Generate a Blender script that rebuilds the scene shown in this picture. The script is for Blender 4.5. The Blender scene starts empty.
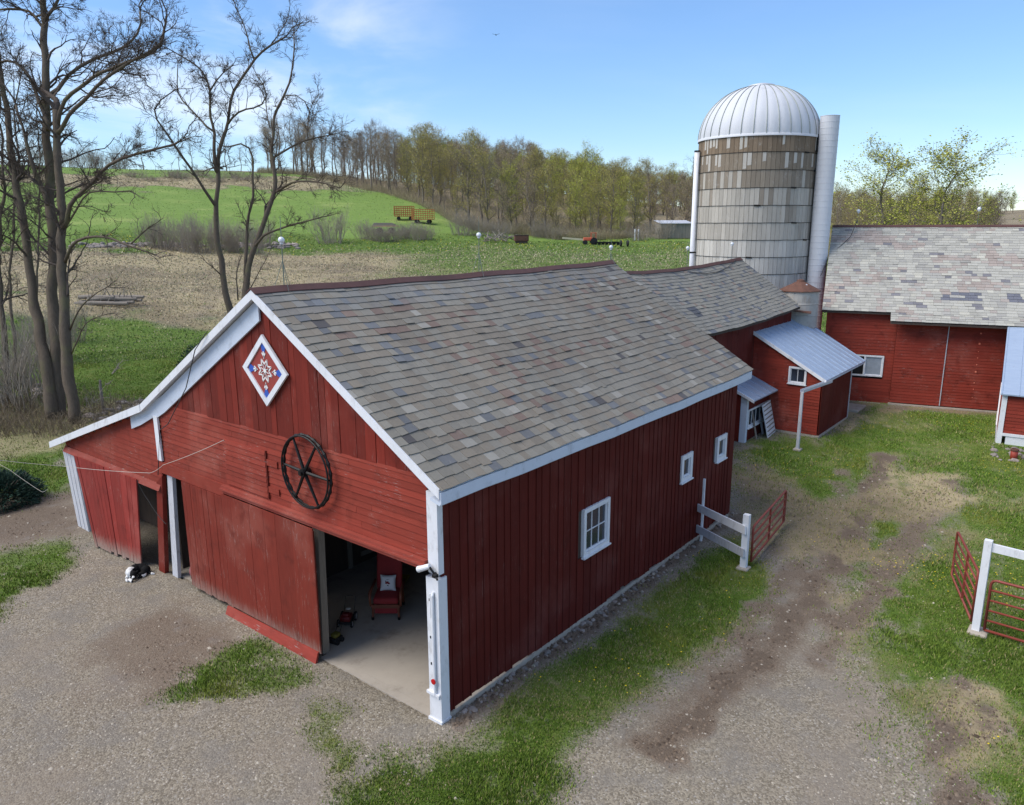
import bpy, bmesh, math, random
import numpy as np
from mathutils import Vector, Matrix
random.seed(7); RNG = np.random.default_rng(11)
scene = bpy.context.scene
COL = scene.collection
R_ = math.radians

# ------------------------------------------------------------------ camera constants
CF, CPITCH, CROLL, CYAW = 765.3, 13.218, -0.212, 38.591
CAM = np.array([-9.416, -9.269, 9.5])
_th, _ro, _ya = R_(CPITCH), R_(CROLL), R_(CYAW)
FW = np.array([math.cos(_ya)*math.cos(_th), math.sin(_ya)*math.cos(_th), -math.sin(_th)])
_r = np.cross(FW, [0, 0, 1]); _r /= np.linalg.norm(_r); _u = np.cross(_r, FW)
RT = _r*math.cos(_ro)+_u*math.sin(_ro); UP = -_r*math.sin(_ro)+_u*math.cos(_ro)
def ray(px, py): return FW+RT*((px-512)/CF)-UP*((py-402.5)/CF)
def at(px, py, depth): return CAM+ray(px, py)*depth
def ground(px, py, z=0.0):
    d = ray(px, py); return CAM+d*((z-CAM[2])/d[2])
def tanE(px, py):
    d = ray(px, py); return d[2]/math.hypot(d[0], d[1])
def col_of(x, y):            # heading column (pixels at the horizon) and distance of a ground point from the viewpoint
    dx, dy = np.asarray(x)-CAM[0], np.asarray(y)-CAM[1]
    r = np.hypot(dx, dy)
    a = np.arctan2(dy, dx)-_ya
    a = (a+np.pi) % (2*np.pi)-np.pi
    a = np.clip(a, -1.25, 1.25)
    return 512-786*np.tan(a), r
def xy_of(px, r):
    a = _ya+math.atan2(512-px, 786.0)
    return CAM[0]+r*math.cos(a), CAM[1]+r*math.sin(a)

def lin(r, g, b):
    f = lambda c: (c/255/12.92) if c/255 <= .04045 else ((c/255+.055)/1.055)**2.4
    return np.array([f(r), f(g), f(b)])

# ------------------------------------------------------------------ value noise for python side masks
def _hash(i, j, s):
    h = (i*374761393+j*668265263+s*1442695041) & 0xFFFFFFFF
    h = ((h ^ (h >> 13))*1274126177) & 0xFFFFFFFF
    return ((h ^ (h >> 16)) & 0xFFFF)/65535.0
def vnoise(x, y, s=0):
    x = np.asarray(x, float); y = np.asarray(y, float)
    i = np.floor(x).astype(np.int64); j = np.floor(y).astype(np.int64)
    u = x-i; v = y-j; u = u*u*(3-2*u); v = v*v*(3-2*v)
    return (_hash(i, j, s)*(1-u)+_hash(i+1, j, s)*u)*(1-v)+(_hash(i, j+1, s)*(1-u)+_hash(i+1, j+1, s)*u)*v
def fbm(x, y, s=0, o=4):
    t = 0; a = .5; n = 0
    for k in range(o):
        t = t+a*vnoise(x*2**k, y*2**k, s+k*17); n += a; a *= .5
    return t/n

# ------------------------------------------------------------------ terrain heights
_TC = {
 0:   [(50, .1, 0), (64, .5, 0), (80, 300), (100, 280), (120, 262), (140, 247), (160, 232), (185, 211), (210, 196), (240, 181), (280, 168), (320, 165), (420, 30., 0)],
 300: [(50, .1, 0), (64, .5, 0), (80, 302), (100, 281), (120, 262), (140, 247), (160, 233), (185, 214), (210, 200), (240, 187), (280, 175), (320, 172), (420, 27., 0)],
 420: [(50, .2, 0), (64, .6, 0), (80, 300), (100, 279), (120, 260), (140, 245), (160, 233), (190, 212), (230, 197), (280, 184), (330, 182), (420, 23., 0)],
 520: [(50, .2, 0), (64, .8, 0), (80, 298), (100, 274), (120, 255), (150, 241), (170, 233), (200, 222), (240, 205), (300, 189), (350, 188), (420, 22., 0)],
 620: [(50, .3, 0), (80, 1.8, 0), (105, 268), (130, 252), (160, 240), (220, 222), (300, 202), (360, 200), (420, 17., 0)],
 720: [(50, .5, 0), (80, 2.0, 0), (105, 267), (130, 251), (160, 240), (220, 226), (300, 212), (360, 209), (420, 15., 0)],
 850: [(50, .3, 0), (80, 2.0, 0), (110, 3.6, 0), (150, 5.2, 0), (220, 228), (300, 222), (420, 12., 0)],
 1024: [(50, .3, 0), (80, 1.6, 0), (110, 2.6, 0), (150, 4.2, 0), (300, 228), (500, 215), (600, 210), (800, 209)],
}
_RG = np.concatenate([[0, 30, 42], np.arange(50, 420, 6), [430, 500, 600, 800, 1200, 3500]])
_KEYS = sorted(_TC); _TZ = []
for k in _KEYS:
    rr = [0, 36]; zz = [0, 0]
    for e in _TC[k]:
        rr.append(e[0]); zz.append(e[1] if len(e) == 3 else 9.5+e[0]*tanE(k, e[1]))
    zz_ = np.interp(_RG, rr, zz)
    sm = zz_.copy(); sm[3:-6] = (zz_[2:-7]+2*zz_[3:-6]+zz_[4:-5])/4
    _TZ.append(sm)
_TZ = np.array(_TZ)
def sstep(a, b, x):
    t = np.clip((np.asarray(x, float)-a)/(b-a), 0, 1); return t*t*(3-2*t)
def tz(x, y):
    x = np.asarray(x, float); y = np.asarray(y, float)
    c, r = col_of(x, y)
    c = np.clip(c, 0, 1023.9)
    k = np.clip(np.searchsorted(_KEYS, c, side='right')-1, 0, len(_KEYS)-2)
    K = np.array(_KEYS, float)
    w = (c-K[k])/(K[k+1]-K[k])
    out = np.zeros(np.broadcast(c, r).shape)
    for i in range(len(_KEYS)):
        zi = np.interp(r, _RG, _TZ[i])
        wi = np.where(k == i, 1-w, 0)+np.where(k+1 == i, w, 0)
        out = out+zi*wi
    # the yard lifts a little in front of the far buildings
    b = .28*sstep(14, 23, x)*(1-sstep(3.2, 8, y))*(1-sstep(44, 56, r))
    far = sstep(60, 130, r)
    out = out+b+far*(fbm(x*.03, y*.03, 5, 3)-.5)*1.2+sstep(8, 14, r)*(1-far*.5)*(fbm(x*.35, y*.35, 9, 3)-.5)*.07*(1-.999*_flat(x, y))
    return out
def _flat(x, y):          # no bumps under the barn
    return ((x > -.35) & (x < 14.2) & (y > -.02) & (y < 16.6)).astype(float)
def tz1(x, y): return float(tz(np.array([x]), np.array([y]))[0])

# ------------------------------------------------------------------ mesh builder
class MB:
    def __init__(s): s.v = []; s.f = []; s.c = []; s.n = 0; s.arr = []
    def add(s, verts, faces, col=None):
        o = s.n; s.v.extend([tuple(map(float, q)) for q in verts]); s.n += len(verts)
        for f in faces: s.f.append(tuple(o+i for i in f)); s.c.append(col)
    def quad(s, a, b, c, d, col=None): s.add([a, b, c, d], [(0, 1, 2, 3)], col)
    def hexa(s, p, col=None):          # 8 points: bottom 0-3 (ccw from above), top 4-7
        s.add(p, [(3, 2, 1, 0), (4, 5, 6, 7), (0, 1, 5, 4), (1, 2, 6, 5), (2, 3, 7, 6), (3, 0, 4, 7)], col)
    def box(s, x0, x1, y0, y1, z0, z1, col=None):
        s.hexa([(x0, y0, z0), (x1, y0, z0), (x1, y1, z0), (x0, y1, z0), (x0, y0, z1), (x1, y0, z1), (x1, y1, z1), (x0, y1, z1)], col)
    def beam(s, a, b, w, h, up=(0, 0, 1), col=None):
        a = Vector(a); b = Vector(b); d = (b-a).normalized(); u = Vector(up)
        sd = d.cross(u)
        if sd.length < 1e-4: sd = d.cross(Vector((1, 0, 0)))
        sd.normalize(); u = sd.cross(d).normalized(); sd *= w/2; u *= h/2
        s.hexa([a-sd-u, a+sd-u, b+sd-u, b-sd-u, a-sd+u, a+sd+u, b+sd+u, b-sd+u], col)
    def tube(s, path, rad, n=8, col=None, caps=True):
        P = [Vector(p) for p in path]
        if not hasattr(rad, '__len__'): rad = [rad]*len(P)
        o = s.n; prev = None; vs = []
        for i, p in enumerate(P):
            d = (P[min(i+1, len(P)-1)]-P[max(i-1, 0)]).normalized()
            if prev is None:
                a = d.orthogonal().normalized()
            else:
                a = prev-d*prev.dot(d)
                a = a.normalized() if a.length > 1e-5 else d.orthogonal().normalized()
            prev = a; b = d.cross(a)
            for k in range(n):
                t = 2*math.pi*k/n; vs.append(p+(a*math.cos(t)+b*math.sin(t))*rad[i])
        fs = []
        for i in range(len(P)-1):
            for k in range(n):
                k2 = (k+1) % n; fs.append((i*n+k, i*n+k2, (i+1)*n+k2, (i+1)*n+k))
        if caps: fs.append(tuple(range(n-1, -1, -1))); fs.append(tuple((len(P)-1)*n+k for k in range(n)))
        s.add(vs, fs, col)
    def lathe(s, prof, c=(0, 0, 0), n=24, col=None, close=True):   # prof: (r, z)
        vs = []; fs = []
        for r, z in prof:
            for k in range(n):
                t = 2*math.pi*k/n; vs.append((c[0]+r*math.cos(t), c[1]+r*math.sin(t), c[2]+z))
        m = len(prof)
        for i in range(m-1):
            for k in range(n):
                k2 = (k+1) % n; fs.append((i*n+k, i*n+k2, (i+1)*n+k2, (i+1)*n+k))
        if close: fs.append(tuple(range(n-1, -1, -1))); fs.append(tuple((m-1)*n+k for k in range(n)))
        s.add(vs, fs, col)
    def ell(s, c, r, n=12, m=8, col=None, M=None):
        vs = []; fs = []
        for i in range(m+1):
            ph = math.pi*i/m
            for k in range(n):
                t = 2*math.pi*k/n
                q = Vector((r[0]*math.sin(ph)*math.cos(t), r[1]*math.sin(ph)*math.sin(t), r[2]*math.cos(ph)))
                if M is not None: q = M @ q
                vs.append((c[0]+q[0], c[1]+q[1], c[2]+q[2]))
        for i in range(m):
            for k in range(n):
                k2 = (k+1) % n; fs.append((i*n+k, (i+1)*n+k, (i+1)*n+k2, i*n+k2))
        s.add(vs, fs, col)
    def rbox(s, c, size, rad=.02, M=None, col=None, seg=2):
        bm = bmesh.new(); bmesh.ops.create_cube(bm, size=1)
        for v in bm.verts: v.co = Vector((v.co.x*size[0], v.co.y*size[1], v.co.z*size[2]))
        bmesh.ops.bevel(bm, geom=bm.edges[:], offset=rad, segments=seg, affect='EDGES', profile=.5)
        bm.verts.ensure_lookup_table()
        for i, v in enumerate(bm.verts): v.index = i
        vs = [((M @ v.co) if M is not None else v.co)+Vector(c) for v in bm.verts]
        fs = [tuple(v.index for v in f.verts) for f in bm.faces]
        bm.free(); s.add(vs, fs, col)
    def poly(s, pts, n, t, col=None):   # extruded polygon: pts 3-D, along vector n*t (both ways 0..t)
        n = Vector(n).normalized()*t; k = len(pts)
        vs = [Vector(p) for p in pts]+[Vector(p)+n for p in pts]
        fs = [tuple(range(k-1, -1, -1)), tuple(range(k, 2*k))]+[(i, (i+1) % k, k+(i+1) % k, k+i) for i in range(k)]
        s.add(vs, fs, col)
    def build(s, name, mat, parent=None, smooth=False, loc=None):
        me = bpy.data.meshes.new(name)
        me.from_pydata(s.v, [], s.f)
        if True:
            at_ = me.attributes.new('Col', 'FLOAT_COLOR', 'CORNER')
            nl = np.array([len(f) for f in s.f])
            cc = np.array([(1., 1., 1.) if c is None else tuple(c)[:3] for c in s.c], float)
            cc = np.repeat(cc, nl, axis=0)
            at_.data.foreach_set('color', np.hstack([cc, np.ones((len(cc), 1))]).astype(np.float32).ravel())
        bm = bmesh.new(); bm.from_mesh(me); bmesh.ops.recalc_face_normals(bm, faces=bm.faces[:]); bm.to_mesh(me); bm.free()
        return link(name, me, mat, parent, smooth, loc)
def link(name, me, mat, parent=None, smooth=False, loc=None):
    if mat is not None: me.materials.append(mat)
    if smooth: me.polygons.foreach_set('use_smooth', np.ones(len(me.polygons), bool))
    me.update()
    o = bpy.data.objects.new(name, me); COL.objects.link(o)
    if loc is not None: o.location = loc
    if parent is not None: o.parent = parent
    return o
def np_mesh(name, V, F, mat, parent=None, col=None, smooth=False, loc=None):   # F: (n,k) equal sized faces
    V = np.asarray(V, np.float32); F = np.asarray(F, np.int32)
    me = bpy.data.meshes.new(name)
    me.vertices.add(len(V)); me.vertices.foreach_set('co', V.ravel())
    n, k = F.shape
    me.loops.add(n*k); me.loops.foreach_set('vertex_index', F.ravel())
    me.polygons.add(n); me.polygons.foreach_set('loop_start', np.arange(0, n*k, k, dtype=np.int32))
    me.update(calc_edges=True)
    if col is not None:      # per vertex
        a = me.attributes.new('Col', 'FLOAT_COLOR', 'POINT')
        c = np.asarray(col, np.float32)
        if c.shape[1] == 3: c = np.hstack([c, np.ones((len(c), 1), np.float32)])
        a.data.foreach_set('color', c.ravel())
    return link(name, me, mat, parent, smooth, loc)
def tag(o, label=None, cat=None, group=None, kind=None):
    if label: o['label'] = label
    if cat: o['category'] = cat
    if group: o['group'] = group
    if kind: o['kind'] = kind
    return o
def thing(name, label, cat, loc=(0, 0, 0), rz=0, group=None):
    o = bpy.data.objects.new(name, None); COL.objects.link(o)
    o.location = tuple(float(c) for c in loc); o.rotation_euler = (0, 0, rz); o.empty_display_size = .3
    return tag(o, label, cat, group)
def copy_tree(o, parent=None):
    c = o.copy(); COL.objects.link(c); c.parent = parent
    for ch in list(o.children): copy_tree(ch, c)
    return c

# ------------------------------------------------------------------ materials
class NT:
    def __init__(s, name):
        s.m = bpy.data.materials.new(name); s.m.use_nodes = True; s.t = s.m.node_tree; s.t.nodes.clear()
        s.out = s.N('ShaderNodeOutputMaterial'); s.b = s.N('ShaderNodeBsdfPrincipled'); s.L(s.b.outputs[0], s.out.inputs[0])
    def N(s, t, **k):
        n = s.t.nodes.new(t)
        for a, v in k.items(): setattr(n, a, v)
        return n
    def L(s, a, b): s.t.links.new(a, b)
    def S(s, sock, v):
        if hasattr(v, 'is_linked') or isinstance(v, bpy.types.NodeSocket): s.L(v, sock)
        else:
            if hasattr(sock, 'default_value') and hasattr(sock.default_value, '__len__') and hasattr(v, '__len__') and len(v) == 3 and len(sock.default_value) == 4: v = (*map(float, v), 1)
            sock.default_value = v if not isinstance(v, np.ndarray) else tuple(map(float, v))
    def mix(s, a, b, f, mode='MIX'):
        n = s.N('ShaderNodeMix', data_type='RGBA', blend_type=mode)
        s.S(n.inputs[0], f); s.S(n.inputs[6], a); s.S(n.inputs[7], b); return n.outputs[2]
    def math(s, op, a, b=0.0, clamp=False):
        n = s.N('ShaderNodeMath', operation=op, use_clamp=clamp); s.S(n.inputs[0], a); s.S(n.inputs[1], b); return n.outputs[0]
    def ramp(s, f, lo, hi, a=0.0, b=1.0):
        n = s.N('ShaderNodeMapRange', interpolation_type='SMOOTHSTEP'); s.S(n.inputs[0], f); n.inputs[1].default_value = lo; n.inputs[2].default_value = hi; n.inputs[3].default_value = a; n.inputs[4].default_value = b
        return n.outputs[0]
    def pos(s, scale=(1, 1, 1), kind='Object'):
        tc = s.N('ShaderNodeTexCoord'); mp = s.N('ShaderNodeMapping'); mp.inputs['Scale'].default_value = scale
        s.L(tc.outputs[kind], mp.inputs[0]); return mp.outputs[0]
    def noise(s, vec, scale, detail=4, rough=.55, out=0):
        n = s.N('ShaderNodeTexNoise'); s.L(vec, n.inputs['Vector']); n.inputs['Scale'].default_value = scale; n.inputs['Detail'].default_value = detail; n.inputs['Roughness'].default_value = rough
        return n.outputs[out]
    def attr(s, name='Col'):
        n = s.N('ShaderNodeAttribute', attribute_name=name); return n
    def bump(s, h, strength=.3, dist=.02):
        n = s.N('ShaderNodeBump'); n.inputs['Strength'].default_value = strength; n.inputs['Distance'].default_value = dist; s.L(h, n.inputs['Height']); s.L(n.outputs[0], s.b.inputs['Normal'])
    def fin(s, col, rough=.7, metal=0.0, spec=None):
        s.S(s.b.inputs['Base Color'], col); s.S(s.b.inputs['Roughness'], rough); s.S(s.b.inputs['Metallic'], metal)
        if spec is not None: s.b.inputs['Specular IOR Level'].default_value = spec
        return s.m
def mat_basic(name, rgb, rough=.7, metal=0., var=.25, scale=6, bump=.0, spec=None, stretch=(1, 1, 1), use_col=False, dirt=None, dirt_amt=.35):
    t = NT(name); p = t.pos(stretch)
    n = t.noise(p, scale, 6, .6); n2 = t.noise(p, scale*.17, 3)
    c = tuple(map(float, rgb))
    base = t.mix([x*(1-var) for x in c], [min(1, x*(1+var)) for x in c], n)
    base = t.mix(base, [x*(1-var*.8) for x in c], t.ramp(n2, .45, .75))
    if use_col: base = t.mix(base, t.attr().outputs[0], 1.0, 'MULTIPLY')
    if dirt is not None:
        base = t.mix(base, dirt, t.math('MULTIPLY', t.ramp(t.noise(p, scale*.6, 8, .7), .5, .72), dirt_amt))
    if bump: t.bump(n, bump, .01)
    return t.fin(base, rough, metal, spec)
def mat_redwood(name, rgb, peel=.5, stretch=(6, 6, .5), dark=.5, foot=0.):
    """red painted boards: grain streaks along the board, worn spots of pale bare wood"""
    t = NT(name); p = t.pos(stretch); q = t.pos()
    g = t.noise(p, 3.2, 7, .65); g2 = t.noise(q, .55, 4); g3 = t.noise(q, 2.3, 5)
    c = tuple(map(float, rgb))
    base = t.mix([x*.66 for x in c], [x*1.28 for x in c], g)
    base = t.mix(base, [c[0]*1.12+.015, c[1]*1.5+.012, c[2]*1.5+.012], t.ramp(g2, .48, .7))
    base = t.mix(base, [c[0]*.6, c[1]*.62, c[2]*.62], t.math('MULTIPLY', t.ramp(g3, .52, .72), dark))
    base = t.mix(base, t.attr().outputs[0], 1.0, 'MULTIPLY')
    w = t.noise(p, 7.0, 8, .75)
    m = t.math('MULTIPLY', t.ramp(w, .57, .65), t.ramp(t.noise(q, 1.1, 3), .46, .6))
    base = t.mix(base, (.33, .25, .22), t.math('MULTIPLY', m, peel))
    if foot:      # weathered bare wood along the splashed foot of the boards
        sz = t.N('ShaderNodeSeparateXYZ'); t.L(q, sz.inputs[0])
        fm = t.ramp(t.math('ADD', sz.outputs[2], t.math('MULTIPLY', w, -.9)), -.45, .12, 1.0, 0.0)
        base = t.mix(base, t.mix(lin(112, 92, 80), lin(178, 160, 146), g), t.math('MULTIPLY', fm, foot))
    t.bump(g, .35, .008)
    return t.fin(base, .78, 0, .25)
M = {}
RED = lin(122, 42, 30)
M['red'] = mat_redwood('red_vertical_boards', RED*.92)
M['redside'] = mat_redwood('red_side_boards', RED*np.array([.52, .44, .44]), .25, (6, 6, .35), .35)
M['redclap'] = mat_redwood('red_clapboards', lin(138, 56, 42), 1.0, (.5, .5, 7), .5)
M['redclap2'] = mat_redwood('red_weathered_clapboards', lin(140, 55, 41), .9, (.5, .5, 7), .8)
M['reddoor'] = mat_redwood('red_door_boards', lin(122, 46, 33), .8, (5, 5, .5), .6, .7)
M['redtrim'] = mat_redwood('red_trim', lin(150, 68, 55), .8, (1, 1, 6), .3)
M['white'] = mat_basic('white_paint', lin(226, 226, 228), .55, var=.06, scale=9, dirt=lin(150, 145, 138), dirt_amt=.45, stretch=(1, 1, .4))
M['whiteblue'] = mat_basic('cool_white_trim', lin(206, 214, 226), .5, var=.06, scale=5, dirt=lin(140, 145, 150), dirt_amt=.4)
M['wornwhite'] = mat_basic('worn_white_wood', lin(196, 196, 200), .75, var=.15, scale=12, stretch=(3, 3, .4), dirt=lin(120, 112, 104), dirt_amt=.75, bump=.2)
M['slate'] = None
def mat_slate(name, scale=10):
    t = NT(name); q = t.pos()
    n = t.noise(q, scale, 8, .7); n2 = t.noise(q, 1.4, 4, .6)
    a = t.attr().outputs[0]
    base = t.mix(a, [.75, .75, .75], t.math('MULTIPLY', n, .9), 'MULTIPLY')
    base = t.mix(base, lin(172, 168, 158), t.math('MULTIPLY', t.ramp(t.noise(q, 5, 8, .75), .56, .74), .35))
    base = t.mix(base, lin(80, 76, 72), t.math('MULTIPLY', t.ramp(n2, .55, .75), .3))
    t.bump(n, .3, .006)
    return t.fin(base, t.ramp(n, .3, .7, .5, .72), 0, .4)
M['slate'] = mat_slate('roof_slates')
M['ridge'] = mat_basic('rusty_ridge_metal', lin(92, 62, 56), .65, .2, var=.35, scale=5, bump=.1)
M['metalroof'] = None
def mat_metalroof():
    t = NT('blue_grey_metal_roofing'); q = t.pos()
    n = t.noise(q, 3, 6, .6); n2 = t.noise(t.pos((8, .6, 1)), 3, 6, .6)
    base = t.mix(lin(150, 168, 192), lin(188, 202, 218), n2)
    base = t.mix(base, lin(128, 122, 116), t.math('MULTIPLY', t.ramp(n, .6, .8), .5))
    return t.fin(base, t.ramp(n2, .3, .7, .35, .5), .35, .4)
M['metalroof'] = mat_metalroof()
M['galv'] = mat_basic('galvanised_sheet', lin(196, 198, 203), .52, .2, var=.10, scale=3, stretch=(1, 1, .25))
M['dome'] = mat_basic('dome_sheet_metal', lin(206, 207, 210), .62, .0, var=.07, scale=2, stretch=(1, 1, .3), dirt=lin(150, 148, 146), dirt_amt=.3)
M['dark'] = mat_basic('dark_iron', lin(28, 26, 26), .55, .4, var=.4, scale=14)
M['darkwood'] = mat_basic('dark_old_wood', lin(74, 62, 54), .85, var=.35, scale=8, stretch=(4, 4, .5))
M['greywood'] = mat_basic('grey_weathered_wood', lin(138, 128, 116), .85, var=.3, scale=9, stretch=(4, 4, .5), bump=.2)
M['concrete'] = mat_basic('concrete', lin(172, 162, 148), .85, var=.2, scale=5, dirt=lin(112, 98, 82), dirt_amt=.5, bump=.15)
M['floor'] = mat_basic('dusty_concrete_floor', lin(166, 156, 142), .85, var=.16, scale=1.6, dirt=lin(104, 92, 78), dirt_amt=.6)
M['stone'] = mat_basic('field_stone', lin(140, 130, 122), .85, var=.35, scale=7, use_col=True, bump=.3)
M['glass'] = None
def mat_glass():
    t = NT('window_glass')
    t.b.inputs['Base Color'].default_value = (.9, .95, 1, 1); t.b.inputs['Roughness'].default_value = .06
    t.b.inputs['Transmission Weight'].default_value = .8; t.b.inputs['IOR'].default_value = 1.2; t.b.inputs['Specular IOR Level'].default_value = .9
    return t.m
M['glass'] = mat_glass()
M['reflectglass'] = mat_basic('painted_reflection_glass', lin(150, 158, 168), .15, var=.3, scale=4, spec=.9)  # pale tone paints a bright reflection into the pane
M['darkglass'] = mat_basic('dark_window_glass', lin(46, 52, 62), .12, var=.3, scale=3, spec=.9)
M['rustred'] = mat_basic('red_gate_paint', lin(136, 62, 50), .55, .1, var=.22, scale=20, dirt=lin(96, 52, 40), dirt_amt=.5)
M['rust'] = mat_basic('rusted_sheet', lin(108, 74, 60), .75, .2, var=.35, scale=4, dirt=lin(74, 50, 44), dirt_amt=.7)
M['red'] = M['red']
M['black'] = mat_basic('black_rubber', lin(24, 24, 25), .7, var=.3, scale=20)
M['cable'] = mat_basic('grey_cable', lin(52, 50, 50), .6, var=.1)
M['rope'] = mat_basic('pale_rope', lin(198, 188, 176), .8, var=.15, scale=30)
M['glassball'] = mat_basic('white_glass_ball', lin(224, 226, 230), .12, var=.03, scale=8, spec=.8)
M['rod'] = mat_basic('lightning_rod_metal', lin(120, 128, 118), .5, .5, var=.2)

M['bin'] = mat_basic('stained_bin_sheet', lin(178, 174, 166), .6, .1, var=.15, scale=3, dirt=lin(120, 100, 84), dirt_amt=.5)
# ------------------------------------------------------------------ camera, world, sun
cd = bpy.data.cameras.new('camera'); co = bpy.data.objects.new('camera', cd); COL.objects.link(co)
cd.sensor_width = 36; cd.sensor_fit = 'HORIZONTAL'; cd.lens = CF*36/1024; cd.clip_end = 9000; cd.clip_start = .1
mw = Matrix(((RT[0], UP[0], -FW[0], CAM[0]), (RT[1], UP[1], -FW[1], CAM[1]), (RT[2], UP[2], -FW[2], CAM[2]), (0, 0, 0, 1)))
co.matrix_world = mw; scene.camera = co

SUN_AZ, SUN_EL = 142.0, 50.0       # direction towards the sun, degrees from +X towards +Y
sd = Vector((math.cos(R_(SUN_AZ))*math.cos(R_(SUN_EL)), math.sin(R_(SUN_AZ))*math.cos(R_(SUN_EL)), math.sin(R_(SUN_EL))))
sl = bpy.data.lights.new('sun', 'SUN'); sl.energy = 2.3; sl.angle = R_(45); sl.color = (1, .94, .85)
so = bpy.data.objects.new('sun', sl); COL.objects.link(so); so.rotation_euler = (-sd).to_track_quat('-Z', 'Y').to_euler(); so.location = (0, 0, 60)
w = bpy.data.worlds.new('World'); scene.world = w; w.use_nodes = True
wt = w.node_tree; wt.nodes.clear()
wo = wt.nodes.new('ShaderNodeOutputWorld'); bg = wt.nodes.new('ShaderNodeBackground'); bg.inputs[1].default_value = .108
tc = wt.nodes.new('ShaderNodeTexCoord'); sky = wt.nodes.new('ShaderNodeTexSky'); sky.sky_type = 'NISHITA'; sky.sun_disc = False
sky.sun_elevation = R_(SUN_EL); sky.sun_rotation = R_(90-SUN_AZ); sky.air_density = 1.0; sky.dust_density = .15; sky.ozone_density = 2.6; sky.altitude = 200
mp = wt.nodes.new('ShaderNodeMapping'); mp.inputs['Scale'].default_value = (1.2, 1.2, 5.0); mp.inputs['Rotation'].default_value = (0, .1, .5)
wt.links.new(tc.outputs['Generated'], mp.inputs[0])
n1 = wt.nodes.new('ShaderNodeTexNoise'); n1.inputs['Scale'].default_value = 2.2; n1.inputs['Detail'].default_value = 9; n1.inputs['Roughness'].default_value = .56; n1.inputs['Distortion'].default_value = .4
wt.links.new(mp.outputs[0], n1.inputs['Vector'])
mr = wt.nodes.new('ShaderNodeMapRange'); mr.interpolation_type = 'SMOOTHSTEP'; mr.inputs[1].default_value = .38; mr.inputs[2].default_value = .80; mr.inputs[3].default_value = 0; mr.inputs[4].default_value = .85
wt.links.new(n1.outputs[0], mr.inputs[0])
# veil of cloud thicker towards the north-west (left), as real cloud cover is uneven
dp = wt.nodes.new('ShaderNodeVectorMath'); dp.operation = 'DOT_PRODUCT'; wt.links.new(tc.outputs['Generated'], dp.inputs[0])
_la = _ya+R_(31); dp.inputs[1].default_value = (math.cos(_la), math.sin(_la), .16)
mr2 = wt.nodes.new('ShaderNodeMapRange'); mr2.interpolation_type = 'SMOOTHSTEP'; mr2.inputs[1].default_value = .88; mr2.inputs[2].default_value = 1.0; mr2.inputs[3].default_value = .07; mr2.inputs[4].default_value = 1.0
wt.links.new(dp.outputs['Value'], mr2.inputs[0])
mu = wt.nodes.new('ShaderNodeMath'); mu.operation = 'MULTIPLY'; wt.links.new(mr.outputs[0], mu.inputs[0])
sx_ = wt.nodes.new('ShaderNodeSeparateXYZ'); wt.links.new(tc.outputs['Generated'], sx_.inputs[0])
mr3 = wt.nodes.new('ShaderNodeMapRange'); mr3.interpolation_type = 'SMOOTHSTEP'; mr3.inputs[1].default_value = .34; mr3.inputs[2].default_value = .62; mr3.inputs[3].default_value = 0; mr3.inputs[4].default_value = 1.15  # unseen overhead cloud, added to whiten the fill light
wt.links.new(sx_.outputs[2], mr3.inputs[0])
mm = wt.nodes.new('ShaderNodeMath'); mm.operation = 'MAXIMUM'; wt.links.new(mr2.outputs[0], mm.inputs[0]); wt.links.new(mr3.outputs[0], mm.inputs[1]); wt.links.new(mm.outputs[0], mu.inputs[1]); mu.use_clamp = True
mx = wt.nodes.new('ShaderNodeMix'); mx.data_type = 'RGBA'; wt.links.new(mu.outputs[0], mx.inputs[0]); hs_ = wt.nodes.new('ShaderNodeHueSaturation'); hs_.inputs['Saturation'].default_value = 1.07; wt.links.new(sky.outputs[0], hs_.inputs['Color']); 
_sz = wt.nodes.new('ShaderNodeSeparateXYZ'); wt.links.new(tc.outputs['Generated'], _sz.inputs[0])
_mr = wt.nodes.new('ShaderNodeMapRange'); _mr.interpolation_type = 'SMOOTHSTEP'; _mr.inputs[1].default_value = -.02; _mr.inputs[2].default_value = .30; wt.links.new(_sz.outputs[2], _mr.inputs[0])
_tn = wt.nodes.new('ShaderNodeMix'); _tn.data_type = 'RGBA'; _tn.inputs[6].default_value = (.76, .84, .97, 1); _tn.inputs[7].default_value = (.92, 1.0, 1.12, 1); wt.links.new(_mr.outputs[0], _tn.inputs[0])
_ml = wt.nodes.new('ShaderNodeMix'); _ml.data_type = 'RGBA'; _ml.blend_type = 'MULTIPLY'; _ml.inputs[0].default_value = 1; wt.links.new(hs_.outputs[0], _ml.inputs[6]); wt.links.new(_tn.outputs[2], _ml.inputs[7]); wt.links.new(_ml.outputs[2], mx.inputs[6]); mx.inputs[7].default_value = (7.5, 7.4, 7.2, 1)
wt.links.new(mx.outputs[2], bg.inputs[0]); wt.links.new(bg.outputs[0], wo.inputs[0])
vs_ = scene.view_settings; vs_.view_transform = 'Standard'; vs_.look = 'None'; vs_.exposure = 0.72; vs_.gamma = 1.0; vs_.use_curve_mapping = False
scene.cycles.max_bounces = 6; scene.cycles.transparent_max_bounces = 8
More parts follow.
